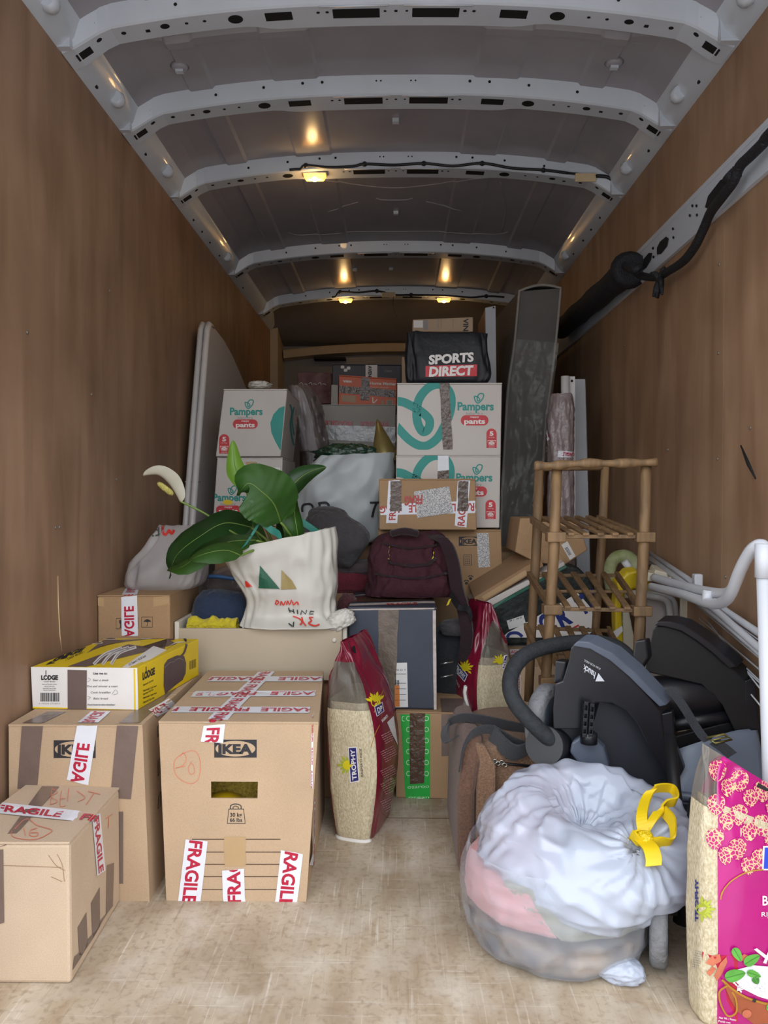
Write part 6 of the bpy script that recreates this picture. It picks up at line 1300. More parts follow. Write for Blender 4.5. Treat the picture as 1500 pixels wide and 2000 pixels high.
# folded clothes airer along the right wall
r = empty('clothes_airer', (.86, 2.3, .3), 'folded white clothes airer with thin wires leaning along the right wall', 'clothes airer')
def xw_(px, py, d): return WX(px, py, HW - d)
for q in (((1270, 1082), (1345, 1132), (1420, 1195), (1510, 1255), .028), ((1268, 1090), (1340, 1143), (1415, 1207), (1510, 1290), .052), ((1272, 1102), (1350, 1160), (1430, 1228), (1510, 1290), .02), ((1355, 1170), (1420, 1220), (1470, 1262), (1510, 1300), .05)):
    m = MB(); m.tube([xw_(*q[0], q[4]), xw_(*q[1], q[4]), xw_(*q[2], q[4]), xw_(*q[3], q[4]), xw_(*q[3], q[4]) * 1.6 - xw_(*q[2], q[4]) * .6], .0095, 9); m.build('frame_tube', 'white_tube', r)
for a_, b_ in (((1365, 1186), (1510, 1308)), ((1370, 1178), (1510, 1284)), ((1366, 1208), (1500, 1322)), ((1367, 1218), (1500, 1345)), ((1367, 1226), (1480, 1330)), ((1390, 1185), (1510, 1270)), ((1380, 1210), (1490, 1352)), ((1372, 1240), (1480, 1372))):
    m = MB(); m.tube([xw_(*a_, .035), xw_(*b_, .035), xw_(*b_, .035) * 1.15 - xw_(*a_, .035) * .15], .0022, 6); m.build('wire', 'white_tube', r)
m = MB(); p = xw_(1362, 1133, .05); m.box(p.x - .012, p.x + .012, p.y - .012, p.y + .012, p.z - .024, p.z + .018); m.build('foot_cap', 'white_tube', r, bevel=.004)
# white S-shaped tube frame in the foreground
r = empty('tube_frame', (.73, 1.5, 0), 'white bent metal tube frame standing in front at the right edge', 'metal frame')
A = [(1278, 1128, 2.3), (1330, 1143, 2.1), (1385, 1156, 1.85), (1420, 1158, 1.72), (1436, 1140, 1.66), (1450, 1105, 1.6), (1466, 1076, 1.56), (1484, 1064, 1.53), (1500, 1072, 1.52)]
m = MB(); m.tube(crom([W(*q) for q in [(1272, 1146, 2.34), (1330, 1160, 2.1), (1385, 1178, 1.85), (1412, 1176, 1.74), (1428, 1158, 1.66), (1443, 1120, 1.6), (1458, 1090, 1.56), (1474, 1070, 1.53), (1490, 1066, 1.515), (1498, 1085, 1.50), (1500, 1120, 1.5)]], 8), .0125, 14); m.build('front_tube', 'white_tube', r)
m = MB(); m.tube(crom([W(q[0], q[1], q[2] + .06) for q in A], 8), .0125, 14); m.build('rear_tube', 'white_tube', r)
p = W(1492, 1128, 1.5); m = MB(); m.tube([W(1492, 1062, 1.5), W(1492, 1128, 1.5)], .0165, 16); m.build('sleeve', 'white_tube', r)
m = MB(); e_ = W(1492, 1128, 1.5); m.tube([e_ + V((0, 0, .01)), V((e_.x + .03, 1.5, .0))], .0138, 16); m.build('leg', 'white_tube', r)
m = MB(); m.tube([W(1384, 1153, 1.87), W(1381, 1179, 1.87)], .0135, 12); m.build('ring', 'white_tube', r)
# ------------------------------------------------------------------ brown holdall
fab('carpet', '#84664f', .3, 240, .6, rough=.9, sheen=.1); fab('carpet_dark', '#65493a', .25, 160, .5); M('piping_black', '#1b1b20', .45, .1, 40); fab('webbing', '#2a2d33', .25, 300, .5, rough=.75)
r = empty('holdall', (.4, 2.05, 0), 'brown woven holdall with black piping between the green taped carton and the white bag', 'bag')
hx0 = .162
m = MB()
def hb(u, v):   # rounded box section in x-z swept along y
    a = u * 2 * math.pi; p = 4.5; c_, s_ = math.cos(a), math.sin(a); x = abs(c_) ** (2 / p) * (1 if c_ > 0 else -1); z = abs(s_) ** (2 / p) * (1 if s_ > 0 else -1)
    k = 1 - .06 * abs(2 * v - 1) ** 4
    return V((.385 + x * .205 * k + .006 * noise.noise(V((u * 7, v * 5, 1))), lerp(1.93, 2.27, v), .165 + z * .165 * k + .006 * noise.noise(V((u * 9, v * 4, 5)))))
m.grid(hb, 64, 10, 0, True, True, mf=lambda u, v: 1 if .33 < u < .62 and False else 0)
m.add([hb(i / 64, 0) for i in range(64)], [list(range(64))[::-1]], 0); m.add([hb(i / 64, 1) for i in range(64)], [list(range(64))], 0)
m.build('body', 'carpet', r); P = Pix(m)
m = MB(); c0 = [V(p) for p in ((.165, 1.90, .01), (.165, 1.90, .20), (.172, 1.91, .28), (.19, 1.935, .335), (.19, 2.24, .335), (.165, 2.28, .28), (.165, 2.28, .01))]
m.prism([V((p.x - .012, p.y, p.z)) for p in c0], (.045, 0, 0)); m.build('end_panel', 'carpet_dark', r, bevel=.015, seg=3)
m = MB(); m.prism([V(p) for p in ((.20, 1.905, .02), (.25, 1.905, .02), (.25, 1.905, .27), (.225, 1.915, .315), (.20, 1.925, .325))], (0, .03, 0)); m.build('front_gusset', 'carpet', r, bevel=.006)
def pip(b):
    for q in ([(928, 1492), (926, 1540), (922, 1600), (915, 1680), (908, 1722)], [(938, 1496), (936, 1540), (933, 1600), (934, 1640)], [(936, 1494), (960, 1486), (1000, 1492), (1040, 1496)]): b.tube([P(x, y, .004) for x, y in q], .0035, 6)
put(r, 'piping', 'piping_black', pip)
put(r, 'zip', ['piping_black', 'grey_print'], lambda b: (b.tube([P(x, y, .003) for x, y in ((918, 1505), (922, 1560), (920, 1600), (914, 1640))], .006, 6), b.tube([P(x, y, .008) for x, y in ((920, 1508), (923, 1560), (921, 1600))], .002, 5, 1)))
m = MB(); 
for x, y in ((960, 1487), (966, 1485), (972, 1489), (979, 1487), (985, 1492)):
    q = P(x, y, .008); m.tube([q + V((.006 * math.cos(t), 0, .005 * math.sin(t))) for t in [i * math.pi / 4 for i in range(8)]], .0015, 5, closed=True, caps=False)
m.build('zip_pulls', M('steel', '#b9b4a8', .25, .05, 30, metal=.9), r)
m = MB()
m.ribbon(crom([W(1060, 1430, 1.98), W(1000, 1418, 2.0), W(940, 1405, 2.03), W(900, 1402, 2.06), W(876, 1412, 2.08), W(868, 1432, 2.06), W(874, 1448, 2.03), W(890, 1440, 2.0)], 8), .03, lambda t: V((.1, -.5, 1)) if t < .6 else V((.5, -.6, .5)), .004); m.build('carry_strap', 'webbing', r)
m = MB(); m.ribbon(crom([W(1080, 1470, 1.93), W(1010, 1452, 1.93), W(960, 1425, 1.94), W(925, 1432, 1.93), W(905, 1462, 1.91), W(898, 1500, 1.895)], 8), .03, lambda t: V((.1, -.6, 1)), .004); m.build('shoulder_strap', 'webbing', r)
m = MB(); m.ribbon(crom([W(960, 1430, 1.95), W(985, 1458, 1.91), W(1010, 1470, 1.9), W(1050, 1450, 1.9)], 8), .05, (.2, -.5, 1), .006); m.build('handle_wrap', 'webbing', r)
# ------------------------------------------------------------------ pushchair folded on its side
M('black_plastic', '#191a1f', .34, .12, 20, spec=.5, bump=.12, bscale=300, bdist=.001); M('black_dark', '#0f1013', .5, .15, 20); M('grey_plastic', '#4f5765', .4, .1, 14, spec=.5); M('seat_plastic', '#66707f', .42, .08, 10); fab('handle_foam', '#262a2e', .25, 80, .3, rough=.8, sheen=0)
M('tyre', '#77787b', .8, .15, 40, bump=.6, bscale=70); M('hub_blue', '#2b3038', .45, .1, 20); M('brass', '#8d8350', .35, .1, 30, metal=.7)
r = empty('pushchair', (.65, 1.8, 0), 'folded black pushchair with foam handle and grey wheels behind the white bag', 'pushchair')
def plate(pts, Y, d, name, mat, parent=r, bev=.006, seg=3):
    m = MB(); m.prism([W(p[0], p[1], Y if len(p) < 3 else p[2]) for p in pts], d); return m.build(name, mat, parent, bevel=bev, seg=seg), m
NEAR = [(1080, 1425), (1079, 1385), (1084, 1335), (1098, 1330), (1110, 1290), (1114, 1266), (1122, 1256), (1153, 1261), (1192, 1283), (1231, 1318), (1266, 1357), (1290, 1394), (1293, 1425), (1300, 1468), (1316, 1539), (1290, 1497), (1265, 1457), (1244, 1415), (1223, 1389), (1195, 1374), (1165, 1373), (1150, 1388), (1140, 1425)]
sn, mn = plate(NEAR, 1.83, (.036, .034, .012), 'side_shell', 'black_plastic', bev=.004, seg=2)
P = Pix(mn)
put(sn, 'lettering', ['white_tube'], lambda b: (text(b, 'hauck', quadmap(P, [(1163, 1313), (1140, 1297), (1137, 1310), (1160, 1326)], .0035), 0, .02), poly(b, P, [(1162, 1330), (1180, 1330), (1168, 1314)], 0, .0035), text(b, 'FUN FOR KIDS', quadmap(P, [(1172, 1304), (1141, 1287), (1140, 1291), (1171, 1308)], .0035), 0, .0)))
ob = plate([(1117, 1262), (1128, 1252), (1150, 1254), (1196, 1276), (1238, 1312), (1276, 1352), (1302, 1378), (1288, 1381), (1262, 1356), (1228, 1322), (1190, 1290), (1152, 1268)], 1.822, (.03, .03, .012), 'lit_top_edge', 'grey_plastic', sn, .003, 2)  # blue-grey highlight along the shell's top edge, painted as a paler strip
plate([(1081, 1335), (1084, 1290), (1107, 1293), (1103, 1336)], 1.845, (.02, .03, .0), 'corner_tab', 'black_plastic', sn, .004, 2)
plate([(1085, 1425), (1165, 1365), (1225, 1380), (1270, 1450), (1316, 1538), (1296, 1640), (1240, 1700), (1130, 1600), (1088, 1520)], 1.87, (.03, .02, .0), 'inner_shell', M('shell_grey', '#2a2d34', .42, .1, 12, spec=.5), r, .006)
plate([(1290, 1395), (1314, 1389), (1318, 1450), (1336, 1502), (1316, 1540), (1298, 1460)], 1.835, (.012, .022, .0), 'end_cap', 'black_plastic', sn, .003, 2)
FARP = [(1259, 1305), (1274, 1221), (1281, 1216), (1305, 1216), (1332, 1224), (1362, 1242), (1393, 1266), (1425, 1292), (1456, 1322), (1456, 1360), (1460, 1410), (1466, 1462), (1440, 1440), (1410, 1370), (1370, 1330), (1320, 1318)]
FARP = [(x - 0, y + 8) if y < 1400 else (x, y) for x, y in FARP]
sf, mf_ = plate(FARP, 1.905, (.036, .03, .012), 'side_shell', 'black_dark', bev=.004, seg=2)
plate([(1276, 1222), (1283, 1214), (1308, 1214), (1336, 1221), (1366, 1240), (1398, 1264), (1428, 1290), (1440, 1303), (1424, 1306), (1390, 1275), (1360, 1252), (1330, 1233), (1300, 1225)], 1.893, (.03, .026, .012), 'lit_top_edge', 'black_plastic', sf, .003, 2)  # far shell's top edge, its lighter tone put into the colour
plate([(1454, 1330), (1476, 1322), (1480, 1395), (1490, 1440), (1467, 1464), (1456, 1400)], 1.905, (.012, .016, .0), 'end_cap', 'black_plastic', sf, .003, 2)
plate([(1233, 1300), (1240, 1252), (1262, 1249), (1266, 1285), (1250, 1310)], 1.86, (.02, .03, 0), 'corner_tab', 'black_plastic', sf, .004, 2)
m = MB(); a_, b_ = W(1272, 1366, 1.93), W(1410, 1350, 1.97); m.tube([lerp(a_, b_, t) for t in (-.02, .0, .02, .5, .98, 1, 1.02)], [.046, .052, .056, .056, .056, .052, .046], 28); m.build('drum', 'black_plastic', r)
m = MB(); a_, b_ = W(1290, 1418, 1.91), W(1462, 1392, 1.94); m.tube([a_, b_], .018, 12); m.build('cross_bar', 'black_plastic', r)
m = MB(); m.prism([W(x, y, Y) for x, y, Y in ((1312, 1440, 1.90), (1462, 1400, 1.93), (1462, 1425, 1.93), (1315, 1474, 1.90))], (.0, .02, 0)); m.build('cross_plate', 'black_dark', r, bevel=.003)
# seat shell under the bars
m = MB(); cr_ = [[(1316, 1470), (1370, 1452), (1440, 1430), (1500, 1425)], [(1318, 1520), (1372, 1500), (1445, 1470), (1520, 1465)], [(1305, 1570), (1368, 1570), (1450, 1540), (1530, 1540)], [(1300, 1640), (1366, 1640), (1450, 1640), (1530, 1640)]]
def seat(u, v):
    rowv = [interp([[a, b] for a, b in rw], u) for rw in cr_]; p = interp(rowv, v); Y = lerp(1.88, 1.80, v) - .04 * math.sin(u * 3.0) * (1 - v) + u * .05
    q = W(p[0], p[1], Y); return V((min(q.x, .895), q.y, q.z))
m.grid(seat, 24, 24, 0); m.grid(lambda u, v: seat(u, v) + V((0, .012, 0)), 24, 24, 0); m.build('seat_shell', 'seat_plastic', r)
m = MB(); m.tube([seat(.0, .55) + V((0, -.004, 0)), seat(.3, .6) + V((0, -.006, 0)), seat(.4, .62) + V((0, -.004, 0))], .012, 8); m.build('seat_rim', 'grey_plastic', r)
m = MB(); st = crom([W(1305, 1345, 1.825), W(1322, 1362, 1.81), W(1340, 1388, 1.80), W(1356, 1415, 1.80), W(1374, 1440, 1.79), W(1384, 1446, 1.785)], 6)
m.ribbon(st, .02, (.8, -.1, .45), .004); m.build('harness_strap', 'webbing', r)
m = MB(); m.ribbon(crom([W(1395, 1448, 1.78), W(1412, 1460, 1.775), W(1430, 1475, 1.77)], 5), .025, (.7, -.1, .5), .004); m.build('harness_strap', 'webbing', r)
m = MB(); q = [W(x, y, 1.775) for x, y in ((1380, 1441), (1414, 1434), (1430, 1444), (1397, 1452))]; m.tube(q, .003, 6, closed=True, caps=False); m.tube([lerp(q[0], q[3], .5), lerp(q[1], q[2], .5)], .002, 6); m.build('buckle', 'brass', r)
# hub, lever and foam handle
m = MB(); hc = W(1075, 1456, 1.86); m.lathe([(.03, -.05), (.042, -.045), (.046, -.03), (.046, .05)], hc, (-.45, -.8, .25), 26); 
m.build('hub', 'black_plastic', r)
plate([(1112, 1470), (1116, 1450), (1132, 1440), (1160, 1442), (1180, 1462), (1190, 1500), (1135, 1500)], 1.83, (.012, .03, 0), 'hub_pad', 'grey_plastic', r, .006)
m = MB(); m.lathe([(.02, -.004), (.02, .02), (.014, .024)], W(1150, 1448, 1.82), (0, 0, 1), 16); m.build('lever_base', 'black_plastic', r)
lv = MB(); c = [W(1137, 1440, 1.80), W(1158, 1440, 1.80), W(1162, 1376, 1.80), W(1141, 1370, 1.80)]
for k in range(2):
    A_, B_, C_, D_ = [lerp(c[0], c[1], .0 + .58 * k), lerp(c[0], c[1], .42 + .58 * k), lerp(c[3], c[2], .42 + .58 * k), lerp(c[3], c[2], .58 * k)]
    for (s0, s1) in ((0, .2), (.8, 1)): lv.hexa([lerp(A_, B_, s0), lerp(A_, B_, s1), lerp(D_, C_, s1), lerp(D_, C_, s0)] + [p + V((0, .012, 0)) for p in (lerp(A_, B_, s0), lerp(A_, B_, s1), lerp(D_, C_, s1), lerp(D_, C_, s0))])
    for t in (0, .22, .44, .66, .9): q = [lerp(A_, D_, t), lerp(B_, C_, t), lerp(B_, C_, t + .1), lerp(A_, D_, t + .1)]; lv.hexa(q + [p + V((0, .012, 0)) for p in q])
lv.hexa([p + V((.0, .012, 0)) for p in c] + [p + V((0, .018, 0)) for p in c]); lv.build('lever', 'black_plastic', r, bevel=.0015)
m = MB(); hpth = [(1085, 1452, 1.73), (1060, 1432, 1.73), (1030, 1402, 1.74), (1006, 1372, 1.76), (996, 1340, 1.79), (1002, 1308, 1.83), (1024, 1281, 1.87), (1060, 1265, 1.91), (1110, 1256, 1.95), (1160, 1254, 1.98), (1200, 1262, 2.0), (1225, 1280, 2.0), (1240, 1300, 1.98)]
hc_ = crom([W(q[0], q[1], q[2] + .1 * (1 - i / 12)) for i, q in enumerate(hpth)], 8); m.tube(hc_, .0195, 16); m.build('foam_handle', 'handle_foam', r)
m = MB(); m.tube([W(1040, 1412, 1.832), W(1048, 1420, 1.83)], .0205, 16); m.build('handle_ring', 'grey_plastic', r)
def wheel(c, ax, R, w, nm='wheel'):
    c = V(c); m = MB(); prof = [(R * .62, -w * .5), (R * .9, -w * .5), (R * .985, -w * .36), (R, -w * .15), (R, w * .15), (R * .985, w * .36), (R * .9, w * .5), (R * .62, w * .5)]
    m.lathe(prof, c, ax, 40); o = m.build(nm, 'tyre', r)
    m = MB(); m.lathe([(.012, -w * .7), (.02, -w * .62), (.022, -w * .54), (R * .5, -w * .52), (R * .7, -w * .56), (R * .7, w * .54), (.02, w * .54)], c, ax, 28); m.build('hub_cap', 'hub_blue', o); return o
wheel((.532, 1.545, .086), (1, -.35, 0), .086, .034)
wheel(W(1068, 1406, 1.92), (.8, -.6, 0), .09, .04)
m = MB(); m.tube([V((.56, 1.56, .09)), V((.61, 1.66, .25)), V((.62, 1.74, .40))], .014, 10); m.tube([V((.60, 1.60, .05)), V((.64, 1.62, .3))], .02, 10); m.build('leg', 'black_dark', r)
m = MB(); m.box(.66, .89, 1.62, 1.82, .0, .22); m.build('chassis', 'black_dark', r, bevel=.02, seg=3)
# ------------------------------------------------------------------ white bin bag with bedding inside
def film(name, col, alpha, trans, sc=9., strength=.7):
    m = M(name, col, .2, .03, 8, alpha=alpha, coat=.3, trans=trans, spec=.6); n = m.node_tree.nodes; L = m.node_tree.links; t = n.new('ShaderNodeTexCoord')
    w = n.new('ShaderNodeTexNoise'); w.inputs['Scale'].default_value = 7; w.inputs['Detail'].default_value = 2; L.new(t.outputs['Object'], w.inputs['Vector'])
    mx = n.new('ShaderNodeVectorMath'); mx.operation = 'MULTIPLY_ADD'; mx.inputs[1].default_value = (.12, .12, .12); L.new(w.outputs['Color'], mx.inputs[0]); L.new(t.outputs['Object'], mx.inputs[2])
    a = n.new('ShaderNodeTexNoise'); a.noise_type = 'RIDGED_MULTIFRACTAL'; a.inputs['Scale'].default_value = sc; a.inputs['Detail'].default_value = 4; L.new(mx.outputs[0], a.inputs['Vector'])
    bp = n.new('ShaderNodeBump'); bp.inputs['Strength'].default_value = strength; bp.inputs['Distance'].default_value = .016; L.new(a.outputs['Fac'], bp.inputs['Height'])
    for k in n:
        if k.type in ('BSDF_PRINCIPLED', 'BSDF_TRANSLUCENT'): L.new(bp.outputs[0], k.inputs['Normal'])
film('bin_film', '#cfd8ea', .82, .2, 13, 1.); film('bin_film_low', '#cfd6e2', .37, .3, 9, .7)
M('draw_yellow', '#f2d21a', .4, .05, 20, trans=.2)
BC = V((.385, 1.622, 0))
root = empty('bin_bag', BC, 'full white translucent bin bag with yellow drawstring on the floor at front right', 'bag')
def knot_dir(p): return p - V((.494, 1.512, .255))
def upper(u, v):
    th = u * 2 * math.pi; c, s = math.cos(th), math.sin(th)
    # profile from the dimple over the fat ring and down to the lip
    pr = interp([[.015, .215], [.04, .235], [.085, .282], [.125, .297], [.165, .285], [.20, .25], [.220, .20], [.216, .158], [.198, .135], [.185, .13]], v)
    k = pr[0] * (1.04 + .05 * math.cos(th - .6) + .02 * math.sin(3 * th + 1)); x, y = c * k, s * k * .92
    z = pr[1] + .03 * s * sstep(.05, .25, v) * (pr[1] - .1) / .2
    z += .06 * max(0, -c) * sstep(.65, 1, v) - .02 * max(0, -s) * sstep(.7, 1, v)
    p = BC + V((x + .16 * (z - .14), y, z)) + V((.02, .05, 0)) * (1 - v) * .9
    q = p - BC; d = knot_dir(p); a = math.atan2(d.z * .8 + d.y * .8, d.x); l = d.length
    f = math.exp(-(l / .13) ** 2)
    w = .013 * f * (abs(math.sin(a * 9 + 4 * noise.noise(q * 8))) - .6) * sstep(0, .03, l)
    ca = math.atan2(q.y - .05, q.x - .02); ro = math.hypot(q.y - .05, q.x - .02)
    w += .012 * (crease(V((ca * 2.4 + 2 * noise.noise(q * 5), ro * 3, 2.2))) - .35) * (1 - f) * (1 - .5 * v)
    sw = q + V((noise.noise(q * 6), noise.noise(q * 6 + V((9, 0, 0))), noise.noise(q * 6 + V((0, 9, 0))))) * .05
    w += .012 * fbm(q * 6 + V((4, 4, 4)), 2) + .010 * (crease(sw * 11 + V((1, 5, 2))) - .4) + .006 * (crease(V((sw.x * 18 + sw.z * 12, sw.y * 14, sw.z * 30))) - .4)
    n = V((c * (v > .2), s * (v > .2), .9 if v < .5 else -.1)).normalized()
    p = p + n * (w - .03 * math.exp(-(l / .045) ** 2)); p.z = max(p.z, .1); return p
m = MB(); m.grid(upper, 180, 110, 0, True, True); m.add([upper(i / 60, 0) for i in range(60)], [list(range(60))], 0); up_ = m; m.build('upper_film', 'bin_film', root); PU = Pix(m)
def lower(u, v):
    th = u * 2 * math.pi; c, s = math.cos(th), math.sin(th)
    pr = interp([[.10, .004], [.175, .006], [.205, .045], [.215, .10], [.218, .155], [.20, .21]], v); R = .885 + .02 * math.cos(th - .5) + (.10 * math.exp(-((th - 3.2) / .9) ** 2))
    p = BC + V((c * pr[0] * R - .035, s * pr[0] * R * .95, pr[1])); q = p - BC
    w = .007 * (crease(V((c * 3, s * 3, q.z * 26 + .6 * th))) - .5) + .006 * fbm(q * 10, 2); p += V((c, s, 0)) * w; p.z = max(p.z, .001); return p
m = MB(); m.grid(lower, 140, 50, 0, True, True); m.add([lower(i / 60, 0) for i in range(60)], [list(range(60))], 0); m.build('lower_film', 'bin_film_low', root)
m = blob(V((.435, 1.492, .02)), (.05, .036, .026), 2.0, 61, .08, 3, .1, 9, flat=-.8, rot=Euler((0, 0, -.5))); m.build('loose_corner', 'bin_film', root)
def dcord(pts, rr): return crom([PU(x, y, o) for x, y, o in pts], 7), rr
m = MB(); k = PU(1258, 1643, .012)
def yl(b, pts, w, side): b.ribbon(crom([PU(x, y, o) for x, y, o in pts], 7), w, side, .004)
yl(m, [(1256, 1643, .012), (1262, 1612, .022), (1268, 1580, .03), (1282, 1566, .034), (1300, 1567, .034), (1310, 1580, .032), (1304, 1600, .03), (1284, 1622, .024), (1262, 1641, .014)], .022, lambda t: V((1, -.2, .3)) if t < .35 or t > .8 else V((.2, -.4, 1)))
m.build('drawstring_loop', 'draw_yellow', root)
m = MB(); yl(m, [(1258, 1640, .014), (1275, 1640, .02), (1296, 1632, .022), (1306, 1615, .022), (1302, 1604, .022)], .026, (.3, -.4, 1)); m.build('drawstring_bow', 'draw_yellow', root)
m = MB(); yl(m, [(1255, 1643, .014), (1262, 1665, .018), (1270, 1685, .018), (1274, 1698, .014)], .03, (1, -.2, .2)); m.build('drawstring_tail', 'draw_yellow', root)
m = MB(); yl(m, [(1258, 1645, .018), (1246, 1650, .02), (1234, 1642, .016), (1236, 1634, .012), (1256, 1636, .016)], .022, (.2, -.5, 1)); m.build('drawstring_bow', 'draw_yellow', root)
m = blob(k, (.017, .017, .015), 2.2, 71, .1, 5, .2, 14); m.build('drawstring_knot', 'draw_yellow', root)
fab('pink_cloth', '#cf9494', .15, 30, .3); M('quilt_pattern', '#b8a288', .85, .3, 18, col2='#38353e', bump=.3, bscale=30, det=6); fab('olive_cloth', '#8d8b78', .15, 30, .3)
def inner(name, mat, label, cat, fn):
    b = MB(); b.grid(fn, 60, 24, 0, True, False); o = b.build(name, mat); tag(o, label, cat)
def shrink(p, k, z0): q = BC + V((-.02, 0, z0)); return q + (p - q) * k
def fq(u, v):   # low quilt: follows the bag wall, then closes over the top
    if v < .75: return shrink(lower(u, lerp(.05, .50, v / .75)), .955, .05)
    p = shrink(lower(u, .50), .955, .05); c = BC + V((-.03, 0, p.z)); return c + (p - c) * lerp(1, .02, (v - .75) / .25) + V((0, 0, .0))
inner('quilt', 'quilt_pattern', 'patterned grey brown quilt showing through the bottom of the white bin bag', 'quilt', fq)
def wedge(a0, a1, lo, hi, k, up=None):
    def f(u, v):
        th = (lerp(a0, a1, min(1, max(0, (u - .06) / .88))) + .7 * (.5 - v)) / (2 * math.pi) % 1
        p = shrink(lower(th, lerp(lo, hi, v)), k, .15) if up is None or v < .5 else shrink(upper(th, lerp(.72, up, (v - .5) * 2)), k - .02, .17)
        if up is not None and v < .5: p = shrink(lower(th, lerp(lo, hi, v * 2)), k, .15)
        e_ = 1 if .03 < u < .97 and .02 < v < .98 else .35
        q = BC + V((-.01, .01, .17)); return q + (p - q) * e_
    return f
inner('pillow', 'pink_cloth', 'pink pillow showing through the left of the white bin bag', 'pillow', wedge(2.0, 4.15, .56, .9, .95, .34))
inner('blanket', 'olive_cloth', 'grey green blanket inside the white bin bag, lying on the patterned quilt', 'blanket', wedge(4.2, 8.2, .56, .92, .95))
# ------------------------------------------------------------------ magenta rice sack, front right
M('magenta_foil', '#b5177a', .24, .12, 5, spec=.6, coat=.3)
def lace():
    m = M('gold_lace', '#d8b88a', .4, .1, 30); n = m.node_tree.nodes; L = m.node_tree.links; b = n['Principled BSDF']
    t = n.new('ShaderNodeTexCoord'); v = n.new('ShaderNodeTexVoronoi'); v.feature = 'DISTANCE_TO_EDGE'; v.inputs['Scale'].default_value = 150; L.new(t.outputs['Object'], v.inputs['Vector'])
    rr = n.new('ShaderNodeValToRGB'); rr.color_ramp.elements[0].position = .07; rr.color_ramp.elements[0].color = (*lin('#dcc093'), 1); rr.color_ramp.elements[1].position = .12; rr.color_ramp.elements[1].color = (*lin('#b81f6d'), 1)
    L.new(v.outputs['Distance'], rr.inputs[0]); L.new(rr.outputs[0], b.inputs['Base Color'])
lace()
M('mint', '#5da845', .5, .2, 40); M('mint_dark', '#3c7d33', .5, .2, 40); M('copper', '#a3583a', .35, .15, 10); M('spice', '#c46f52', .6, .25, 30); M('rice_white', '#e8eaf0', .5, .04, 20); M('magenta_deep', '#a31066', .3, .1, 5); M('red_silk', '#b8233f', .3, .15, 6); M('royal', '#2b46c4', .4, .05, 20)
aa = V((.99, .12, 0)).normalized(); nf = V((aa.y, -aa.x, 0))
left = W(1362, 1990, 1.35); left.z = 0
Bm = left + aa * .165 + V((0, .035, 0))
rowsm = [(0, .150, .034, .0, .0), (.02, .156, .038, 0, 0), (.14, .160, .046, 0, 0), (.27, .160, .044, 0, 0), (.37, .156, .036, .002, .002), (.44, .150, .02, .006, .006), (.48, .147, .010, .008, .008), (.50, .146, .005, .008, .01)]
class Sack(Bag):
    def pt(s, th, v, off=0.):
        p = Bag.pt(s, th, v, off); t = (p - s.o).dot(s.a); z = p.z; return V((p.x, p.y, z - .62 * max(0, (t + .15)) * sstep(.25, .49, z)))
BM = Sack(Bm, aa, -nf, [list(q) for q in rowsm], 5, 7, .005, (.02, .06))
def mf3(u, v):
    t = (u * 2 * math.pi) % (2 * math.pi)
    if abs(t - math.pi) < .86: return 2 if v > .60 else 1
    return 0
r = empty('rice_bag', Bm, 'magenta rice sack with gold pattern at the front right corner, cut by the frame', 'rice bag', 'sacks of rice')
m = bagmesh(BM, 0, mf3, 110, 60); m.build('sack', ['magenta_foil', 'rice', 'bag_clear'], r); P = Pix(m)
i_ = MB(); i_.grid(lambda u, v: lerp(BM.pt(u * 2 * math.pi, v * .62), Bm + V((0, 0, interp(rowsm, v * .62)[0])), .07), 40, 20, 0, True, True); i_.build('rice', 'rice', r)
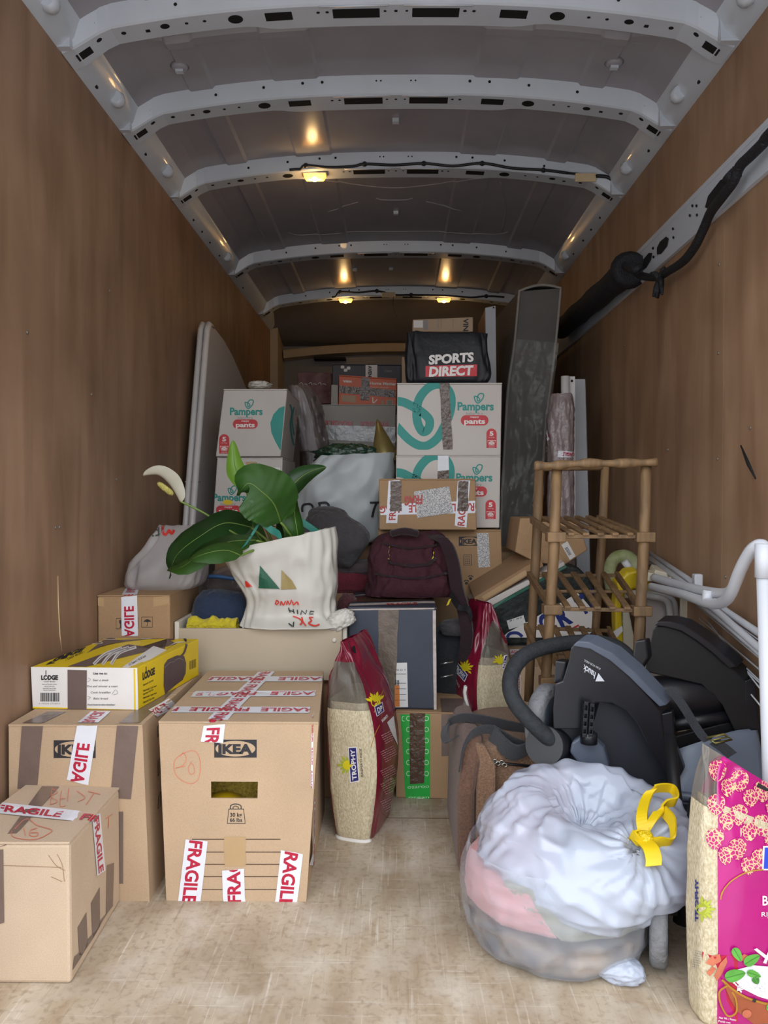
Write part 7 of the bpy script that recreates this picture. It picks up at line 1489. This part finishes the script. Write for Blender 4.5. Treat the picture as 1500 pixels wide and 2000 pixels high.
def mp(b):
    for row in range(6):
        for col_ in range(5):
            x = 1400 + col_ * 44 - row * 1 + (22 if row % 2 else 0); y = 1506 + row * 33 + col_ * 20
            if y > 1725 - max(0, (x - 1400)) * .3 or x > 1530: continue
            s = 1 if row % 2 == 0 else .85
            poly(b, P, [(x + s * 17 * math.cos(t) * (1 - .25 * math.sin(t)), y + s * 21 * math.sin(t)) for t in [i * math.pi / 10 for i in range(20)]], 0, .0016)
    stroke(b, P, [(1407, 1756), (1412, 1738), (1430, 1718), (1460, 1702), (1490, 1698)], 2.6, 1, .002)
    rect(b, P, [(1487, 1699), (1530, 1699), (1530, 1652), (1489, 1652)], 2, .002, 2, 2); rect(b, P, [(1490, 1696), (1530, 1696), (1530, 1655), (1492, 1655)], 3, .0026, 2, 2)
    text(b, 'BASMATI', quadmap(P, [(1488, 1767), (1570, 1767), (1570, 1748), (1488, 1748)], .002), 2, .02); text(b, 'RIJST', quadmap(P, [(1486, 1789), (1520, 1789), (1520, 1780), (1486, 1780)], .002), 2, .01)
    poly(b, P, [(1372, 1858), (1395, 1868), (1440, 1862), (1440, 1995), (1374, 1998)], 4, .0012)
    for q in ([(1378, 1880), (1390, 1866), (1405, 1862), (1408, 1876), (1392, 1886)], [(1394, 1905), (1406, 1880), (1418, 1868), (1420, 1878), (1408, 1904), (1400, 1915)], [(1440, 1872), (1452, 1862), (1462, 1866), (1450, 1876)], [(1380, 1898), (1392, 1886), (1398, 1892), (1386, 1906)]): poly(b, P, q, 5, .0018)
    poly(b, P, [(1425, 1905), (1440, 1892), (1470, 1884), (1520, 1888), (1530, 1960), (1480, 1945), (1450, 1930)], 6, .002)
    poly(b, P, [(1410, 1913), (1425, 1925), (1450, 1942), (1490, 1955), (1530, 1962), (1530, 1998), (1470, 1998), (1440, 1975), (1425, 1950)], 7, .0024)
    stroke(b, P, [(1409, 1912), (1430, 1930), (1460, 1948), (1500, 1960), (1530, 1963)], 4, 1, .003); stroke(b, P, [(1420, 1922), (1404, 1935), (1406, 1960), (1420, 1982), (1436, 1975), (1436, 1950), (1428, 1935)], 3.4, 1, .0034)
    disc(b, P, (1457, 1978), 9, 5, .003, 14, 8); disc(b, P, (1472, 1952), 5, 9, .003, 8, 4)
    rr = random.Random(5)
    for _ in range(42):
        x, y, a = rr.uniform(1432, 1505), rr.uniform(1893, 1938), rr.uniform(0, 180); rect(b, P, rquad(x, y, rr.uniform(9, 16), 2.6, a), 6, .0026 + rr.random() * .0006)
    for q in ([(1470, 1852), (1492, 1870), (1500, 1868), (1476, 1850)], [(1488, 1878), (1502, 1848), (1506, 1850), (1494, 1880)]): poly(b, P, q, 6, .0036)
    for cx, cy, w, h, a, k in ((1438, 1862, 30, 16, 60, 8), (1466, 1872, 34, 20, -30, 8), (1434, 1902, 40, 24, -14, 8), (1470, 1900, 28, 14, 20, 8), (1474, 1912, 16, 14, 60, 10), (1500, 1965, 12, 12, 0, 8)):
        t0 = math.radians(a); pts = []
        for i in range(16):
            t = i * math.pi / 8; ex = math.cos(t) * w / 2; ey = math.sin(t) * h / 2 * (1 - .3 * math.cos(t)); pts.append((cx + ex * math.cos(t0) - ey * math.sin(t0), cy + ex * math.sin(t0) + ey * math.cos(t0)))
        poly(b, P, pts, k, .0042); stroke(b, P, [(cx - w / 2 * math.cos(t0), cy - w / 2 * math.sin(t0)), (cx + w / 2 * math.cos(t0), cy + w / 2 * math.sin(t0))], .9, 10 if k == 8 else 8, .0047)
    ptext(b, P, 'Net Wt. / Netto', 1420, 1988, 34, 4, 8, 2, .0022, .01); ptext(b, P, 'Poids net', 1414, 1994, 24, 4, 8, 2, .0022, .01)
    stroke(b, P, [(1376, 1545), (1420, 1575), (1460, 1612), (1500, 1650)], .1, 0, .0013)
    rect(b, P, [(1476, 1536), (1505, 1551), (1507, 1545), (1480, 1529)], 9, .002)
    sun(b, P, 1372, 1775, 26, 0, 11, 11, .002, 9, 180); text(b, 'TROPHY', quadmap(P, [(1365, 1800), (1365, 1716), (1359, 1716), (1359, 1800)], .002), 12, .05)
    lines(b, P, 1366, 1858, 14, 8, 4.5, 12, 13, 4, 1)
put(r, 'print', ['gold_lace', 'gold', 'white_print', 'royal', 'red_silk', 'spice', 'rice_white', 'copper', 'mint', 'ink', 'mint_dark', 'sun_green', 'label_blue', 'grey_print'], mp)
